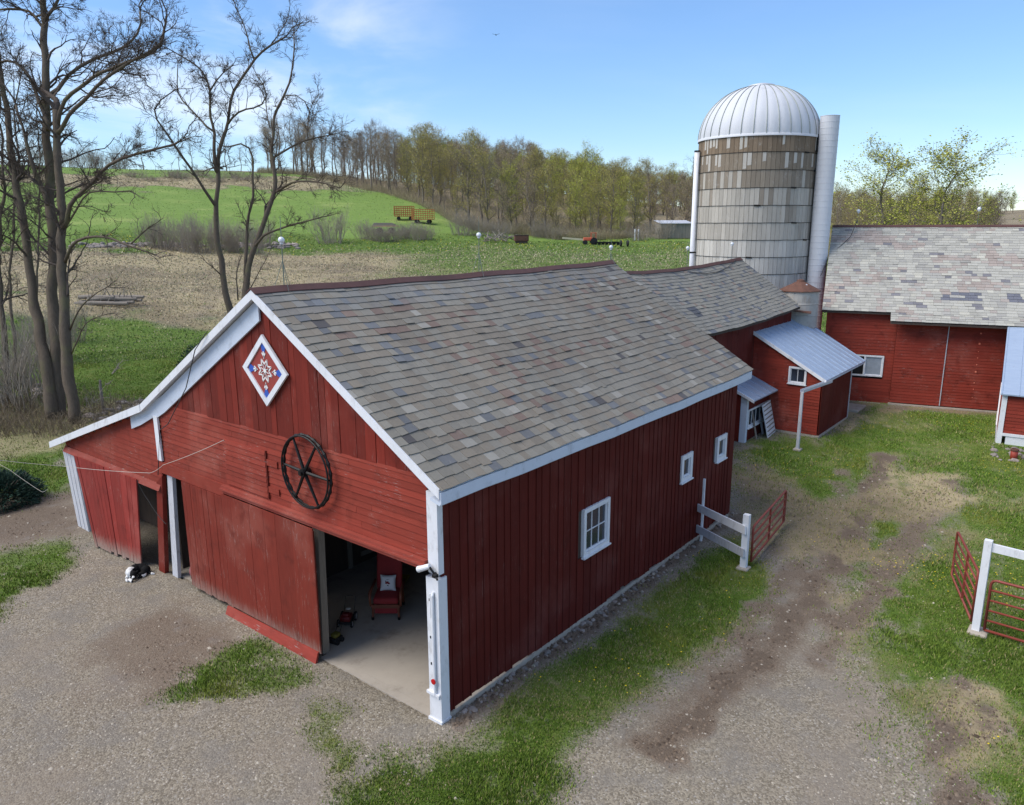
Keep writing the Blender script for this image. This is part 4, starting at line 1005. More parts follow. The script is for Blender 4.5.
def col_far(u, d, rd):
    n = float(fbm(u*.55, d*1.1, 261, 3)); x = rd.random()*.7+n*.9
    c = lin(178, 175, 164) if x < .9 else lin(166, 163, 155) if x < 1.06 else lin(168, 158, 149)
    if n > .60 and rd.random() < .5: c = lin(169, 156, 146)
    if rd.random() < .10: c = lin(190, 186, 172)
    if rd.random() < .03: c = lin(126, 124, 128)
    if (abs(u-6.3) < .75 and abs(d-5.7) < .3 and rd.random() < .75) or (abs(u-8.6) < .3 and abs(d-5.75) < .3): c = lin(110, 111, 120)
    return tuple(c*rd.uniform(.88, 1.1))
h = math.hypot(1, fs_); m = MB()
ld1 = (5.6+.35)*h
slates(m, (5.6, FYL, FH), (0, -1, 0), (-1/h, 0, -fs_/h), (-fs_/h, 0, 1/h), FYL-FYR, ld1, .215, .24, .48, col_far, 71, hump=lambda u, d: 0)
slates(m, (-.35+.02, FYS, FE+.02*fs_), (0, -1, 0), (-1/h, 0, -fs_/h), (-fs_/h, 0, 1/h), FYS-FYR, .55*h, .215, .24, .48, lambda u, d, rd: col_far(u+FYL-FYS, d+ld1, rd), 72)
m.build('slates', M['slate'], froof)
m = MB()
for sg, s2 in ((-1, fs_), (1, fs_)): m.hexa([(5.6, FYR, FH+.05), (5.6+sg*.14, FYR, FH+.05-.14*s2), (5.6+sg*.14, FYL, FH+.05-.14*s2), (5.6, FYL, FH+.05), (5.6, FYR, FH+.08), (5.6+sg*.14, FYR, FH+.07-.14*s2), (5.6+sg*.14, FYL, FH+.07-.14*s2), (5.6, FYL, FH+.08)])
m.build('ridge_cap', M['ridge'], froof)
wl, wr = FL(850, 354, 'x', 0), FL(882, 377, 'x', 0); wm_ = FL(863.5, 365, 'x', 0)
hole = (float(wr[1]), float(wl[1]), float(wr[2]), float(wl[2])); 
d0, d1, d2 = float(FL(893, 365, 'x', 0)[1]), float(FL(944, 365, 'x', 0)[1]), float(FL(1003, 365, 'x', 0)[1])
dz0 = float(FL(944, 406, 'x', -.1)[2])
print('far window', hole, 'doors', d0, d1, d2, dz0)
wall_l = FYL-.25
m = MB(); clap(m, (0, 0, 0), (0, 1, 0), (-1, 0, 0), .12, FE+.1, (d0-.3, wall_l), .15, holes=[hole, (d0-.4, d0, dz0, FE2)], seed=73)
m.build('front_wall', M['redclap2'], fb); m = MB(); clap(m, (0, 0, 0), (0, 1, 0), (-1, 0, 0), .12, FE-.1, (FYR+.2, d2-.02), .15, seed=74); m.build('front_wall', M['redclap2'], fb)
for (a, b, lb, sd_) in ((d1+.02, d0, 'left sliding door with peeling lower boards', 75), (d2, d1-.02, 'right sliding door flecked with white along nail lines', 76)):
    m = MB(); clap(m, (-.12, 0, 0), (0, 1, 0), (-1, 0, 0), dz0, FE2+.16, (a, b), .15, lmin=4, lmax=5, seed=sd_, cv=.08)
    if sd_ == 76:
        r9 = random.Random(4)
        for yy in (b-1.35, b-2.9+.35):
            for k in range(9):
                z = dz0+.6+k*.38+r9.uniform(-.1, .1); s_ = r9.uniform(.015, .04); m.box(-.148, -.13, yy-s_, yy+s_, z-s_, z+s_, (3.2, 6, 6))
    o = m.build('sliding_door', M['redclap2'], fb); o['label'] = lb
m = MB(); m.box(-.17, -.10, d1-.018, d1+.018, dz0, FE2+.1); m.build('door_edge_strip', M['wornwhite'], fb)
m = MB(); m.box(-.145, -.0, d2, d0+.2, FE2+.17, FE2+.3); m.build('door_track_board', M['redclap2'], fb)
m = MB(); m.box(.05, .1, d2-.1, d0+.1, 0, FE); m.build('inner_dark_panel', M['darkwood'], fb)
m = MB(); m.box(-.30, .08, d2-.1, d0+.05, -.5, dz0-.05); m.box(-.10, .08, d0+.053, wall_l, -.4, .11); m.box(-.2, -.102, d0+.4, d0+1.4, .02, .13); m.build('footing', M['concrete'], fb)
wmid = float(wm_[1])
f_ = window(fb, (0, 0, 0), (0, 1, 0), (-1, 0, 0), hole[0], wmid, hole[2], hole[3], .07, 1, 1, 'white', 'reflectglass', sill=False, label='white window sash beside the open half')
m = MB(); m.box(-.06, .03, hole[1]-.07, hole[1], hole[2], hole[3]); m.box(-.055, .03, wmid, hole[1]-.07, hole[2], hole[2]+.07); m.box(-.055, .03, wmid, hole[1]-.07, hole[3]-.07, hole[3]); m.build('window_frame', M['white'], fb)
m = MB(); m.box(.3, .34, hole[0]-.3, hole[1]+.3, hole[2]-.3, hole[3]+.3); m.build('shade_panel', M['black'], fb)  # black sheet standing in for the shade inside the open half
m = MB(); vboards(m, (0, wall_l, 0), (1, 0, 0), (0, 1, 0), .05, 11.2, .1, lambda x: FH-.12-fs_*abs(x-5.6), .3, batten=0, seed=77); m.build('gable_wall', M['red'], fb)
m = MB(); m.box(11.15, 11.2, FYR, wall_l, 0, FE-.1); m.box(.05, 11.1, FYR+.1, FYR+.15, 0, FE); m.build('back_wall', M['red'], fb)
for px, ps in ((857, 212), (977, 210)):
    q = FL(px, 227, 'x', 5.6); t_ = FL(px, ps, 'x', 5.6); rod(fb, 5.6, float(q[1]), FH+.05, max(.5, (t_[2]-FH)*1.4), max(.4, t_[2]-FH), .1, False)
m = MB(); m.tube([(5.3, FL(857, 227, 'x', 5.6)[1], FH+.4), (4.6, FYL-1.0, FH-.55), (3.4, FYL-.02, FH-1.6), (2.5, FYL+.3, FH-2.6)], .018, 5); m.build('roof_cable', M['cable'], froof)

# ================================================================== annex at the right edge
AO = (27.75, -5.86, .2); ARZ = R_(6.5)
AL = lambda px, py, ax, v: on(px, py, ax, v, AO, ARZ)
print('annex', AL(1003, 394, 'x', -.15), AL(1008, 326, 'y', 0.1), AL(1004, 450, 'z', 0), AL(1012, 450, 'x', 0))
ann = thing('red_annex', 'low red outbuilding with pale metal roof and white corner post at right edge', 'shed', AO, ARZ)
ez = float(AL(1003, 394, 'x', -.2)[2]); ax1 = 5.1; az1 = 4.5; as_ = (az1-ez)/(ax1+.2)
m = MB(); m.hexa([(-.2, -5, ez-.05), (ax1, -5, az1-.05), (ax1, .1, az1-.05), (-.2, .1, ez-.05), (-.2, -5, ez), (ax1, -5, az1), (ax1, .1, az1), (-.2, .1, ez)])
for k in range(9):
    y = .06-k*.6; m.hexa([(-.2, y-.03, ez), (ax1, y-.03, az1), (ax1, y, az1), (-.2, y, ez), (-.2, y-.025, ez+.025), (ax1, y-.025, az1+.025), (ax1, y-.005, az1+.025), (-.2, y-.005, ez+.025)])
m.build('roof', M['metalroof'], ann)
m = MB(); m.box(-.05, .14, -.17, .02, -.2, ez-.06); m.build('corner_post', M['white'], ann)
m = MB(); clap(m, (0, 0, 0), (0, 1, 0), (-1, 0, 0), .62, ez-.06, (-5, -.17), .14, seed=81); m.build('front_wall', M['redclap2'], ann)
m = MB(); m.box(-.07, .1, -5, -.30, -.3, .50); m.box(-.10, .1, -5, -.173, .503, .61); m.build('footing', M['white'], ann)
m = MB(); clap(m, (0, 0, 0), (1, 0, 0), (0, 1, 0), .55, ez-.1, (.14, ax1-.2), .14, seed=82); m.build('side_wall', M['redclap2'], ann); m = MB(); m.poly([(.14, 0, ez-.1), (ax1-.2, 0, ez-.1), (ax1-.2, 0, az1-.2)], (0, 1, 0), .02); m.build('gable_board', M['redclap2'], ann)
m = MB(); m.box(.14, ax1-.4, -.02, .05, -.3, .54); m.build('kick_board', M['wornwhite'], ann)
m = MB(); m.beam((ax1*.35, .05, .5), (ax1*.62, .05, 1+as_*ax1*.55), .09, .05, up=(0, 1, 0)); m.build('trim_board', M['white'], ann)

# ================================================================== silo, pipes and bin
SC = V3(*((at(695.5, 230, 44)+at(809, 230, 44))/2)); SRD = 3.23; SZ = float(at(706, 142, 44)[2]); sg0 = tz1(SC[0], SC[1])
silo = thing('grain_silo', 'tall concrete stave silo with silver ribbed dome and brown stained top', 'silo', (SC[0], SC[1], sg0))
HS = SZ-sg0; print('silo', SC, SZ, HS, at(766, 86, 44))
t = NT('concrete_staves'); q = t.pos(); a = t.attr().outputs[0]
n = t.noise(t.pos((3, 3, .5)), 3, 7, .65)
b = t.mix(a, (.55, .52, .48), t.math('MULTIPLY', n, .9), 'MULTIPLY'); b = t.mix(b, lin(196, 190, 182), t.math('MULTIPLY', t.ramp(t.noise(q, 2.2, 8, .75), .55, .72), .4)); t.bump(n, .25, .02)
M['stave'] = t.fin(b, .85, 0, .2)
m = MB(); NS = 84; rd = random.Random(9); rows = 15; rh = HS/rows
for i in range(rows):
    z1 = HS-i*rh; z0 = z1-rh
    for k in range(NS):
        a0 = 2*math.pi*(k+.03)/NS; a1 = 2*math.pi*(k+.97)/NS; rr_ = SRD+rd.uniform(-.006, .010)
        if i == 0: c = lin(146, 128, 108)
        elif i == 1: c = lin(150, 134, 114)
        elif i == 2: c = lin(158, 145, 128)
        elif i == 3: c = lin(172, 164, 152)
        else: c = lin(212, 208, 199)
        # stain runs a different depth on every stave
        if 0 < i < 6: c = (lin(146, 131, 112)*(1-.13*i)+lin(192, 187, 178)*.13*i) if rd.random() < (1, .96, .72, .42, .18, .08)[i] else lin(198, 192, 181)
        c = c*rd.uniform(.85, 1.12)
        p = lambda an, z, r_: (r_*math.cos(an), r_*math.sin(an), z)
        zt_ = z1-.012; zb_ = z0+.012
        if i < 2 and rd.random() < (.2, .34)[i]:      # pale patch where the brown wash has flaked off
            w0 = rd.uniform(.0, .25); w1 = rd.uniform(.6, 1.0); b0 = a0+(a1-a0)*w0; b1 = a0+(a1-a0)*w1; s0 = z0+.02+rd.uniform(0, .45)*(z1-z0); r2_ = rr_+.004
            m.hexa([p(b0, s0, r2_-.02), p(b0, s0, r2_), p(b1, s0+.03, r2_), p(b1, s0+.03, r2_-.02), p(b0, zt_-.03, r2_-.02), p(b0, zt_-.03, r2_), p(b1, zt_-.03, r2_), p(b1, zt_-.03, r2_-.02)], tuple(lin(208, 203, 194)))
        m.hexa([p(a0, zb_, rr_-.06), p(a0, zb_, rr_), p(a1, zb_, rr_), p(a1, zb_, rr_-.06), p(a0, zt_, rr_-.06), p(a0, zt_, rr_), p(a1, zt_, rr_), p(a1, zt_, rr_-.06)], tuple(c))
m.lathe([(SRD-.055, -.2), (SRD-.055, HS-.02)], n=48, col=(.16, .15, .14), close=False)
m.build('stave_wall', M['stave'], silo)
for i in range(rows):
    z = HS-i*rh
    m = MB(); pts = [((SRD+.02)*math.cos(2*math.pi*k/64), (SRD+.02)*math.sin(2*math.pi*k/64), z+ (.006*math.sin(k*1.7+i))) for k in range(65)]
    m.tube(pts, .013, 5, caps=False)
    an = -2.2+rd.uniform(-.7, .7); m.tube([((SRD+.03)*math.cos(an), (SRD+.03)*math.sin(an), z+.0), ((SRD+.03)*math.cos(an+.1), (SRD+.03)*math.sin(an+.1), z-.01)], .04, 6)
    m.build('steel_hoop', M['dark'], silo)
DH = float(at(766, 89.5, 44)[2])-SZ-.1; NP = 32
m = MB(); prof = []
for j in range(19):
    ph = math.pi/2*j/18; prof.append(((SRD+.05)*math.cos(ph)**.93, DH*math.sin(ph)**1.02))
vs = []; nr_ = NP*4
for r_, z in prof:
    for k in range(nr_):
        an = 2*math.pi*k/nr_; rib = 1+.006*math.cos(an*NP); vs.append((max(r_, .02)*rib*math.cos(an), max(r_, .02)*rib*math.sin(an), HS+z))
fs = [(i*nr_+k, i*nr_+(k+1) % nr_, (i+1)*nr_+(k+1) % nr_, (i+1)*nr_+k) for i in range(18) for k in range(nr_)]
m.add(vs, fs); m.lathe([(SRD+.07, -.10), (SRD+.07, .03), (SRD-.02, .05)], (0, 0, HS), 64, close=False)
dome = m.build('dome', M['dome'], silo, True)
m = MB()
for k in range(NP):
    an = 2*math.pi*(k+.5)/NP; m.tube([(max(r_, .05)*1.004*math.cos(an), max(r_, .05)*1.004*math.sin(an), HS+z+.006) for r_, z in prof], .016, 4, caps=False)
m.build('dome_rib', M['rod'], dome)['label'] = 'raised seams of the dome'
m = MB(); m.lathe([(.75, -.12), (.7, .02), (.35, .1), (.02, .13)], (0, 0, HS+DH), 24); m.build('dome_cap', M['galv'], dome, True)
# unloading chute
rt = V3(RT[0], RT[1], 0); rt /= np.linalg.norm(rt); fw = V3(FW[0], FW[1], 0); fw /= np.linalg.norm(fw)
_q = R_(12); cc = (SRD+.53)*(-math.sin(_q)*V3(math.cos(FRZ), math.sin(FRZ), 0)-math.cos(_q)*V3(-math.sin(FRZ), math.cos(FRZ), 0)); ct = 14.7-sg0; print('chute', SC+cc, ct)
m = MB(); prof = []
z = 0.0
while z < ct: prof += [(.488, z), (.488, z+.27), (.497, z+.28), (.497, z+.305)]; z += .31
m.lathe(prof, (cc[0], cc[1], 0), 28); m.build('chute', M['dome'], silo)
m = MB(); m.beam((cc[0]*.97, cc[1]*.97, ct-.35), (cc[0]*.85, cc[1]*.85, ct-.3), .14, .10); m.beam((cc[0]*.9, cc[1]*.9, ct-1.1), (cc[0]*.8, cc[1]*.8, ct-1.1), .5, .9); m.build('chute_bracket', M['dark'], silo)
pl = rt*(-(SRD+.20))+fw*(-.2); ptz = float(at(701, 153, 44)[2])-sg0
m = MB(); m.tube([(pl[0], pl[1], 0), (pl[0], pl[1], ptz)], .145, 14); fp_ = m.build('fill_pipe', M['white'], silo, True)
m = MB()
for z in (ptz-.05, ptz-5.6): m.lathe([(.165, 0), (.165, .08)], (pl[0], pl[1], z), 14)
m.beam((pl[0], pl[1], ptz-5.56), (pl[0]*.93, pl[1]*.93, ptz-5.56), .06, .06); m.build('pipe_band', M['dark'], fp_)
# feed bin
bc = at(800, 290, 38.5); bg_ = tz1(bc[0], bc[1]); bz = float(bc[2])-bg_
bn = thing('feed_bin', 'small grey round feed bin with rusty cone roof below the silo', 'feed bin', (bc[0], bc[1], bg_)); br = .92; print('bin', bc)
m = MB(); prof = []; z = 0.
while z < bz-.05: prof += [(br, z), (br, z+.5), (br+.015, z+.52), (br+.015, z+.55)]; z += .57
prof.append((br, bz)); m.lathe(prof, n=28); m.build('wall', M['bin'], bn)
m = MB(); m.lathe([(br+.09, bz-.04), (br+.09, bz), (.2, bz+.42), (.18, bz+.5), (.02, bz+.54)], n=14); m.build('cone_roof', M['rust'], bn)
m = MB(); m.beam((-.15-br, 0, bz-.9), (.1-br, -.9, bz-1.0), .7, .05); m.build('chute_flap', M['rust'], bn)
m = MB(); 
for sx in (-.06, .06): m.tube([(br*.72+sx*.7+.05, -br*.72+sx, 0), (br*.72+sx*.7+.05, -br*.72+sx, bz)], .02, 5)
m.tube([(-.2, -.35, bz+.3), (-.28, -.5, bz+.05)], .05, 6); m.build('ladder', M['galv'], bn)
# ------------------------------------------------------------------ trees
def prisms(segs, k=4):
    """many tapered twigs at once: segs (n,8) = p0 p1 r0 r1"""
    S = np.asarray(segs, float); n = len(S)
    p0, p1, r0, r1 = S[:, :3], S[:, 3:6], S[:, 6], S[:, 7]
    d = p1-p0; d /= np.linalg.norm(d, axis=1)[:, None]+1e-9
    a = np.cross(d, np.where(np.abs(d[:, 2:3]) < .9, [[0, 0, 1.]], [[1., 0, 0]])); a /= np.linalg.norm(a, axis=1)[:, None]+1e-9
    b = np.cross(d, a)
    t = np.arange(k)/k*2*np.pi
    ring = a[:, None]*np.cos(t)[None, :, None]+b[:, None]*np.sin(t)[None, :, None]
    V = np.concatenate([p0[:, None]+ring*r0[:, None, None], (p1+d*r1[:, None]*.3)[:, None]+ring*r1[:, None, None]], 1).reshape(-1, 3)
    i = np.arange(k); j = (i+1) % k
    f = np.stack([i, j, k+j, k+i], -1)
    F = (f[None]+np.arange(n)[:, None, None]*2*k).reshape(-1, 4)
    return V, F
def merge(parts):
    Vs, Fs, o = [], [], 0
    for V, F in parts:
        Vs.append(V); Fs.append(F+o); o += len(V)
    return np.vstack(Vs), np.vstack(Fs)
def rot_about(d, ang, r):
    a = d.orthogonal().normalized(); a.rotate(Matrix.Rotation(r.uniform(0, 6.283), 3, d)) if False else None
    ph = r.uniform(0, 6.283); o = d.orthogonal().normalized(); o2 = d.cross(o)
    ax = o*math.cos(ph)+o2*math.sin(ph)
    return (d*math.cos(ang)+ax*math.sin(ang)).normalized()
class Grow:
    def __init__(s, seed, kink=.22, up=.10, minr=.008): s.r = random.Random(seed); s.big = []; s.small = []; s.limbs = []; s.tips = []; s.kink = kink; s.up = up; s.minr = minr
    def put(s, a, b, r0, r1): (s.big if r0 > .045 else s.small).append((*a, *b, r0, r1))
    def branch(s, p, d, L, r0, lvl, maxl, nch=(4, 7), ratio=(.42, .7), ang=(.5, 1.1)):
        r = s.r; n = max(3, int(L/(.16 if lvl >= maxl-1 else .3)) if L < 3 else int(L/.38)); n = min(n, 16); st = L/n
        p = Vector(p); d = Vector(d).normalized(); pts = [p.copy()]; dirs = [d.copy()]
        r1 = max(s.minr*.6, r0*.28)
        for i in range(n):
            kk = s.kink*(1.0 if lvl <= 2 else .7); d = d+Vector((r.gauss(0, kk), r.gauss(0, kk), r.gauss(0, kk)+s.up*.35)); d.normalize()
            q = p+d*st; a = r0+(r1-r0)*i/n; b = r0+(r1-r0)*(i+1)/n
            s.put(p, q, a, b); p = q; pts.append(p.copy()); dirs.append(d.copy())
        if lvl >= maxl-1: s.tips.append((p.copy(), d.copy()))
        if lvl < maxl:
            k = r.randint(*nch) if lvl < 3 else r.randint(2, 3)
            for c in range(k):
                f = r.uniform(.22, .98); i = min(n-1, int(f*n)); rr = (r0+(r1-r0)*f)*r.uniform(.45, .7)
                dd = rot_about(dirs[i], r.uniform(*ang), r); dd = (dd+Vector((0, 0, s.up*1.5))).normalized()
                s.branch(pts[i], dd, max(L*r.uniform(*ratio)*(1.1-.45*f), .22), max(rr, s.minr), lvl+1, maxl, nch, ratio, ang)
    def limb(s, pts, r0, r1, spawn=(7, 12), lmax=2.6, maxl=3, lo=.25, ang=(.4, 1.1), nch=(3, 6), jit=.08):
        r = s.r; lmax *= 1.45; spawn = (int(spawn[0]*1.6), int(spawn[1]*1.6)); r0 *= .86; maxl = maxl+1 if maxl == 3 and lmax > 2.5 else maxl; P = [Vector(p) for p in pts]; D = []
        for a, b in zip(P[:-1], P[1:]):
            L = (b-a).length; n = max(1, int(L/.45))
            for i in range(n): D.append(a.lerp(b, i/n)+(Vector((r.gauss(0, jit), r.gauss(0, jit), r.gauss(0, jit*.6))) if i else Vector()))
        D.append(P[-1]); n = len(D)-1
        sm = [D[0]]+[(D[i-1]+D[i]*2+D[i+1])/4 for i in range(1, n)]+[D[-1]]; D = sm
        for i in range(n):
            a = r0+(r1-r0)*(i/n)**.8; b = r0+(r1-r0)*((i+1)/n)**.8; pass
        s.limbs.append((D, [(r0+(r1-r0)*(i/n)**.8)*r.uniform(.93, 1.08) for i in range(n+1)]))
        d = (D[-1]-D[-2]).normalized(); tot = sum((b-a).length for a, b in zip(P[:-1], P[1:]))
        if spawn[1] > 0:
            s.branch(D[-1], d, lmax*.8, r1, 1, maxl, nch)
            s.branch(D[-1], rot_about(d, .5, r), lmax*.6, r1*.8, 1, maxl, nch)
        for c in range(r.randint(*spawn)):
            f = lo+(1-lo)*r.random()**.8; i = min(n-1, int(f*n)); dd = rot_about((D[i+1]-D[i]).normalized(), r.uniform(*ang), r)
            rr = (r0+(r1-r0)*f**.8)*r.uniform(.3, .55)
            s.branch(D[i], (dd+Vector((0, 0, .15))).normalized(), lmax*r.uniform(.35, 1.0)*(1.15-.4*f), max(min(rr, .065), .018), 1, maxl, nch, (.38, .66), (.4, 1.0))
        return D
def mat_bark(name, c0, c1, moss=None):
    t = NT(name); q = t.pos((6, 6, 1.2)); n = t.noise(q, 2.2, 8, .7); b = t.mix(c0, c1, n)
    if moss is not None: b = t.mix(b, moss, t.math('MULTIPLY', t.ramp(t.noise(t.pos(), 1.2, 5), .5, .7), .5))
    t.bump(n, .6, .03); return t.fin(b, .92, 0, .15)
M['bark'] = mat_bark('grey_brown_bark', lin(66, 58, 50), lin(124, 111, 96), lin(110, 108, 76))
M['twig'] = mat_bark('dark_twigs', lin(66, 58, 53), lin(112, 100, 90))
M['greytwig'] = mat_bark('pale_shrub_twigs', lin(128, 118, 106), lin(172, 162, 148))
M['fbark'] = mat_bark('forest_bark', lin(98, 88, 78), lin(150, 138, 124))
def finish_tree(g, name, label, base, group=None, twig='twig', bark='bark', cat='tree'):
    t = thing(name, label, cat, base, 0, group)
    off = np.array(base, float)
    m = MB()
    for D, rr in g.limbs: m.tube([p-Vector(base) for p in D], rr, 10)
    m.build('trunk', M[bark], t, True)
    V, F = merge([prisms(g.small, 3), prisms(g.big, 6)]) if g.big else prisms(g.small, 3); np_mesh('crown', V-off, F, M[twig], t)
    return t
def PL(D, *pts):       # pixel polyline at a distance (x, y[, extra distance])
    out = []
    for p in pts: out.append(at(p[0], p[1], D+(p[2] if len(p) > 2 else 0)))
    return out
# --- the big multi-stemmed tree at the left edge
DA = 38.0; g = Grow(101, .26, .05)
bA = ground(62, 414, .05)
def rootz(px, py, D):    # follow a stem down to the soil
    q = at(px, py, D); return [q[0], q[1], tz1(q[0], q[1])-.1]
g.limb([rootz(52, 410, DA)]+PL(DA, (46, 370), (40, 335, .3), (33, 290, .5), (26, 240, .6), (20, 200, .6), (10, 140, .8), (2, 85, 1), (-8, 30, 1)), .36, .10, (12, 16), 3.2, 3, .35)
g.limb([rootz(60, 412, DA+.4)]+PL(DA+.4, (57, 380), (54, 330), (52, 280), (52, 230), (50, 180), (48, 130), (45, 70), (43, 15), (41, -40)), .38, .13, (16, 20), 3.0, 3, .3)
g.limb([rootz(75, 420, DA-.6)]+PL(DA-.6, (72, 395), (67, 350), (63, 300), (61, 250), (60, 200), (58, 150), (56, 110)), .33, .16, (6, 8), 2.4, 3, .4)
g.limb(PL(DA-.6, (57, 128), (58, 112), (66, 98, -.3), (85, 82, -.8), (100, 72, -1), (118, 66, -1.2), (140, 58, -1.5), (155, 54, -1.6), (163, 45, -1.7), (164, 30, -1.7)), .12, .05, (10, 14), 2.4, 3, .2)
g.limb(PL(DA-.6, (56, 135), (65, 122, -.4), (82, 103, -.8), (95, 87, -1.2), (112, 73, -1.6), (128, 63, -2), (150, 54, -2.2), (160, 44, -2.2)), .13, .05, (9, 13), 2.2, 3, .3)
g.limb(PL(DA, (50, 95), (62, 82, .5), (80, 66, .8), (95, 57, 1), (110, 54, 1), (125, 48, 1), (138, 36, 1), (143, 22, 1), (140, 12, 1)), .13, .045, (9, 13), 2.2, 3, .2)
g.limb(PL(DA-.6, (62, 230), (70, 205, -.6), (84, 190, -1), (97, 178, -1.4), (108, 165, -1.8), (122, 157, -2), (138, 154, -2.2), (155, 149, -2.2), (168, 146, -2.4)), .14, .05, (9, 12), 1.9, 3, .3)
g.limb(PL(DA-.6, (65, 262), (72, 245, -.6), (86, 237, -1), (105, 237, -1.4), (122, 243, -1.8), (138, 248, -2), (155, 255, -2.2)), .10, .03, (5, 8), 1.3, 2, .3)
g.limb(PL(DA-2.4, (131, 244), (140, 236), (146, 228), (158, 222)), .05, .02, (3, 5), .8, 2, .3)
g.limb(PL(DA-.6, (66, 225), (74, 213, -.7), (88, 190, -1.2), (100, 191, -1.4), (115, 193, -1.6), (129, 191, -1.8)), .07, .03, (4, 7), 1.0, 2, .3)
g.limb(PL(DA, (48, 205), (40, 185), (31, 165, -.4), (26, 145, -.5), (24, 125, -.5), (16, 105, -.6)), .14, .05, (8, 11), 2.0, 3, .2)
g.limb(PL(DA, (48, 130), (38, 95, .4), (30, 74, .6), (16, 60, .8), (0, 62, 1), (-14, 66, 1)), .12, .05, (8, 11), 2.2, 3, .2)
g.limb(PL(DA+.4, (44, 20), (56, 8), (61, -6), (66, -20)), .10, .05, (6, 8), 2.0, 3, .2)
g.limb(PL(DA+.4, (45, 30), (30, 10, .4), (10, 8, .6), (-4, 10, .8)), .09, .05, (6, 8), 2.0, 3, .2)
g.limb(PL(DA-.6, (70, 330), (78, 312, -.6), (88, 300, -1), (98, 292, -1.4), (108, 284, -1.6), (116, 288, -1.6)), .06, .02, (3, 5), .8, 2, .3)
g.limb(PL(DA-.6, (71, 355), (80, 330, -.7), (92, 318, -1), (112, 313, -1.2)), .05, .02, (3, 5), .7, 2, .3)
finish_tree(g, 'bare_tree', 'tallest bare tree, thick trunks splitting low at left edge above the lean-to', bA)
# --- the pair behind the gable
DB = 44.0; g = Grow(102, .26, .05); q = at(232, 320, DB); bB = (q[0], q[1], tz1(q[0], q[1]))
g.limb([rootz(238, 404, DB)]+PL(DB, (231, 310), (222, 274), (218, 234), (217, 192), (217, 160), (220, 148), (226, 132), (229, 110), (232, 92), (240, 80), (250, 68), (254, 58), (262, 52), (270, 45), (280, 40)), .30, .05, (10, 14), 2.0, 3, .5)
g.limb(PL(DB, (217, 172), (215, 150), (213, 125), (210, 100), (208, 80), (202, 70), (196, 64), (184, 58), (174, 52)), .12, .035, (9, 12), 1.9, 3, .25)
g.limb(PL(DB, (254, 59), (249, 50), (249, 38), (244, 24), (238, 12), (233, 0), (230, -10)), .06, .02, (8, 10), 1.6, 3, .1)
g.limb(PL(DB, (270, 46), (278, 36), (284, 26), (288, 18)), .04, .015, (5, 7), 1.3, 3, .1)
g.limb(PL(DB, (210, 91), (216, 80, -.4), (223, 72, -.6), (232, 66, -.8)), .06, .025, (5, 7), 1.2, 3, .2)
g.limb(PL(DB, (228, 124), (238, 112, -.6), (246, 108, -.8), (261, 106, -1), (272, 96, -1.2), (262, 84, -1.2), (257, 75, -1.2)), .08, .025, (7, 9), 1.5, 3, .2)
g.limb(PL(DB, (213, 131), (198, 118, .5), (188, 106, .8), (177, 94, 1), (177, 76, 1), (178, 62, 1)), .07, .025, (7, 9), 1.4, 3, .2)
g.limb(PL(DB, (217, 208), (206, 192, -.6), (196, 178, -1), (184, 162, -1.4), (178, 148, -1.6), (166, 134, -2), (156, 120, -2), (151, 110, -2.2), (160, 99, -2.2), (172, 92, -2.2)), .11, .03, (9, 12), 1.6, 3, .3)
g.limb(PL(DB, (221, 275), (214, 268, -.6), (206, 262, -.8)), .04, .02, (2, 3), .6, 2, .3)
finish_tree(g, 'bare_tree', 'tall slim bare tree with forked top, left of the pair behind the gable peak', bB)
DC = 41.0; g = Grow(103, .27, .04); q = at(246, 320, DC); bC = (q[0], q[1], tz1(q[0], q[1]))
g.limb([rootz(240, 404, DC)]+PL(DC, (245, 310), (247, 288), (251, 258), (259, 235), (265, 222), (271, 203), (276, 190), (274, 172), (272, 155), (272, 125), (277, 108), (284, 96), (291, 82), (293, 64), (295, 48), (294, 34)), .30, .03, (12, 16), 1.7, 3, .5)
g.limb([rootz(236, 404, DC+.5)]+PL(DC+.5, (243, 310), (246, 280), (247, 240), (251, 205), (253, 185), (254, 160), (251, 145), (240, 142), (232, 146)), .20, .04, (8, 11), 1.5, 3, .5)
g.limb(PL(DC, (276, 192), (285, 186, -.8), (292, 182, -1.4), (305, 181, -2), (318, 182, -2.4), (332, 186, -2.8), (340, 188, -3)), .09, .025, (8, 10), 1.2, 3, .3)
g.limb(PL(DC, (273, 158), (282, 152, .6), (292, 147, 1), (304, 139, 1.4), (318, 138, 1.6), (330, 135, 1.8), (338, 133, 2)), .08, .025, (8, 10), 1.5, 3, .3)
g.limb(PL(DC, (252, 250), (262, 234, -.6), (275, 230, -1), (288, 226, -1.4), (305, 222, -1.6), (322, 217, -1.8)), .09, .03, (7, 9), .9, 3, .3)
g.limb(PL(DC, (284, 96), (296, 92), (306, 100), (310, 112)), .04, .02, (4, 6), 1.1, 3, .2)
g.limb(PL(DC, (308, 140, 1.4), (307, 122, 1.6), (310, 104, 1.8), (318, 96, 2)), .035, .015, (5, 7), 1.1, 3, .2)
g.limb(PL(DC, (270, 128), (265, 112, .4), (268, 100, .5), (262, 92, .5)), .04, .02, (4, 6), 1.0, 3, .2)
g.limb(PL(DC, (246, 292), (256, 278, -.4), (266, 262, -.6), (270, 250, -.6)), .04, .015, (3, 5), .8, 2, .3)
g.limb(PL(DC, (238, 300), (236, 280), (239, 262)), .05, .03, (1, 2), .5, 2, .3)
finish_tree(g, 'bare_tree', 'low-branching bare tree with several stems, right of the pair behind the gable peak', bC)
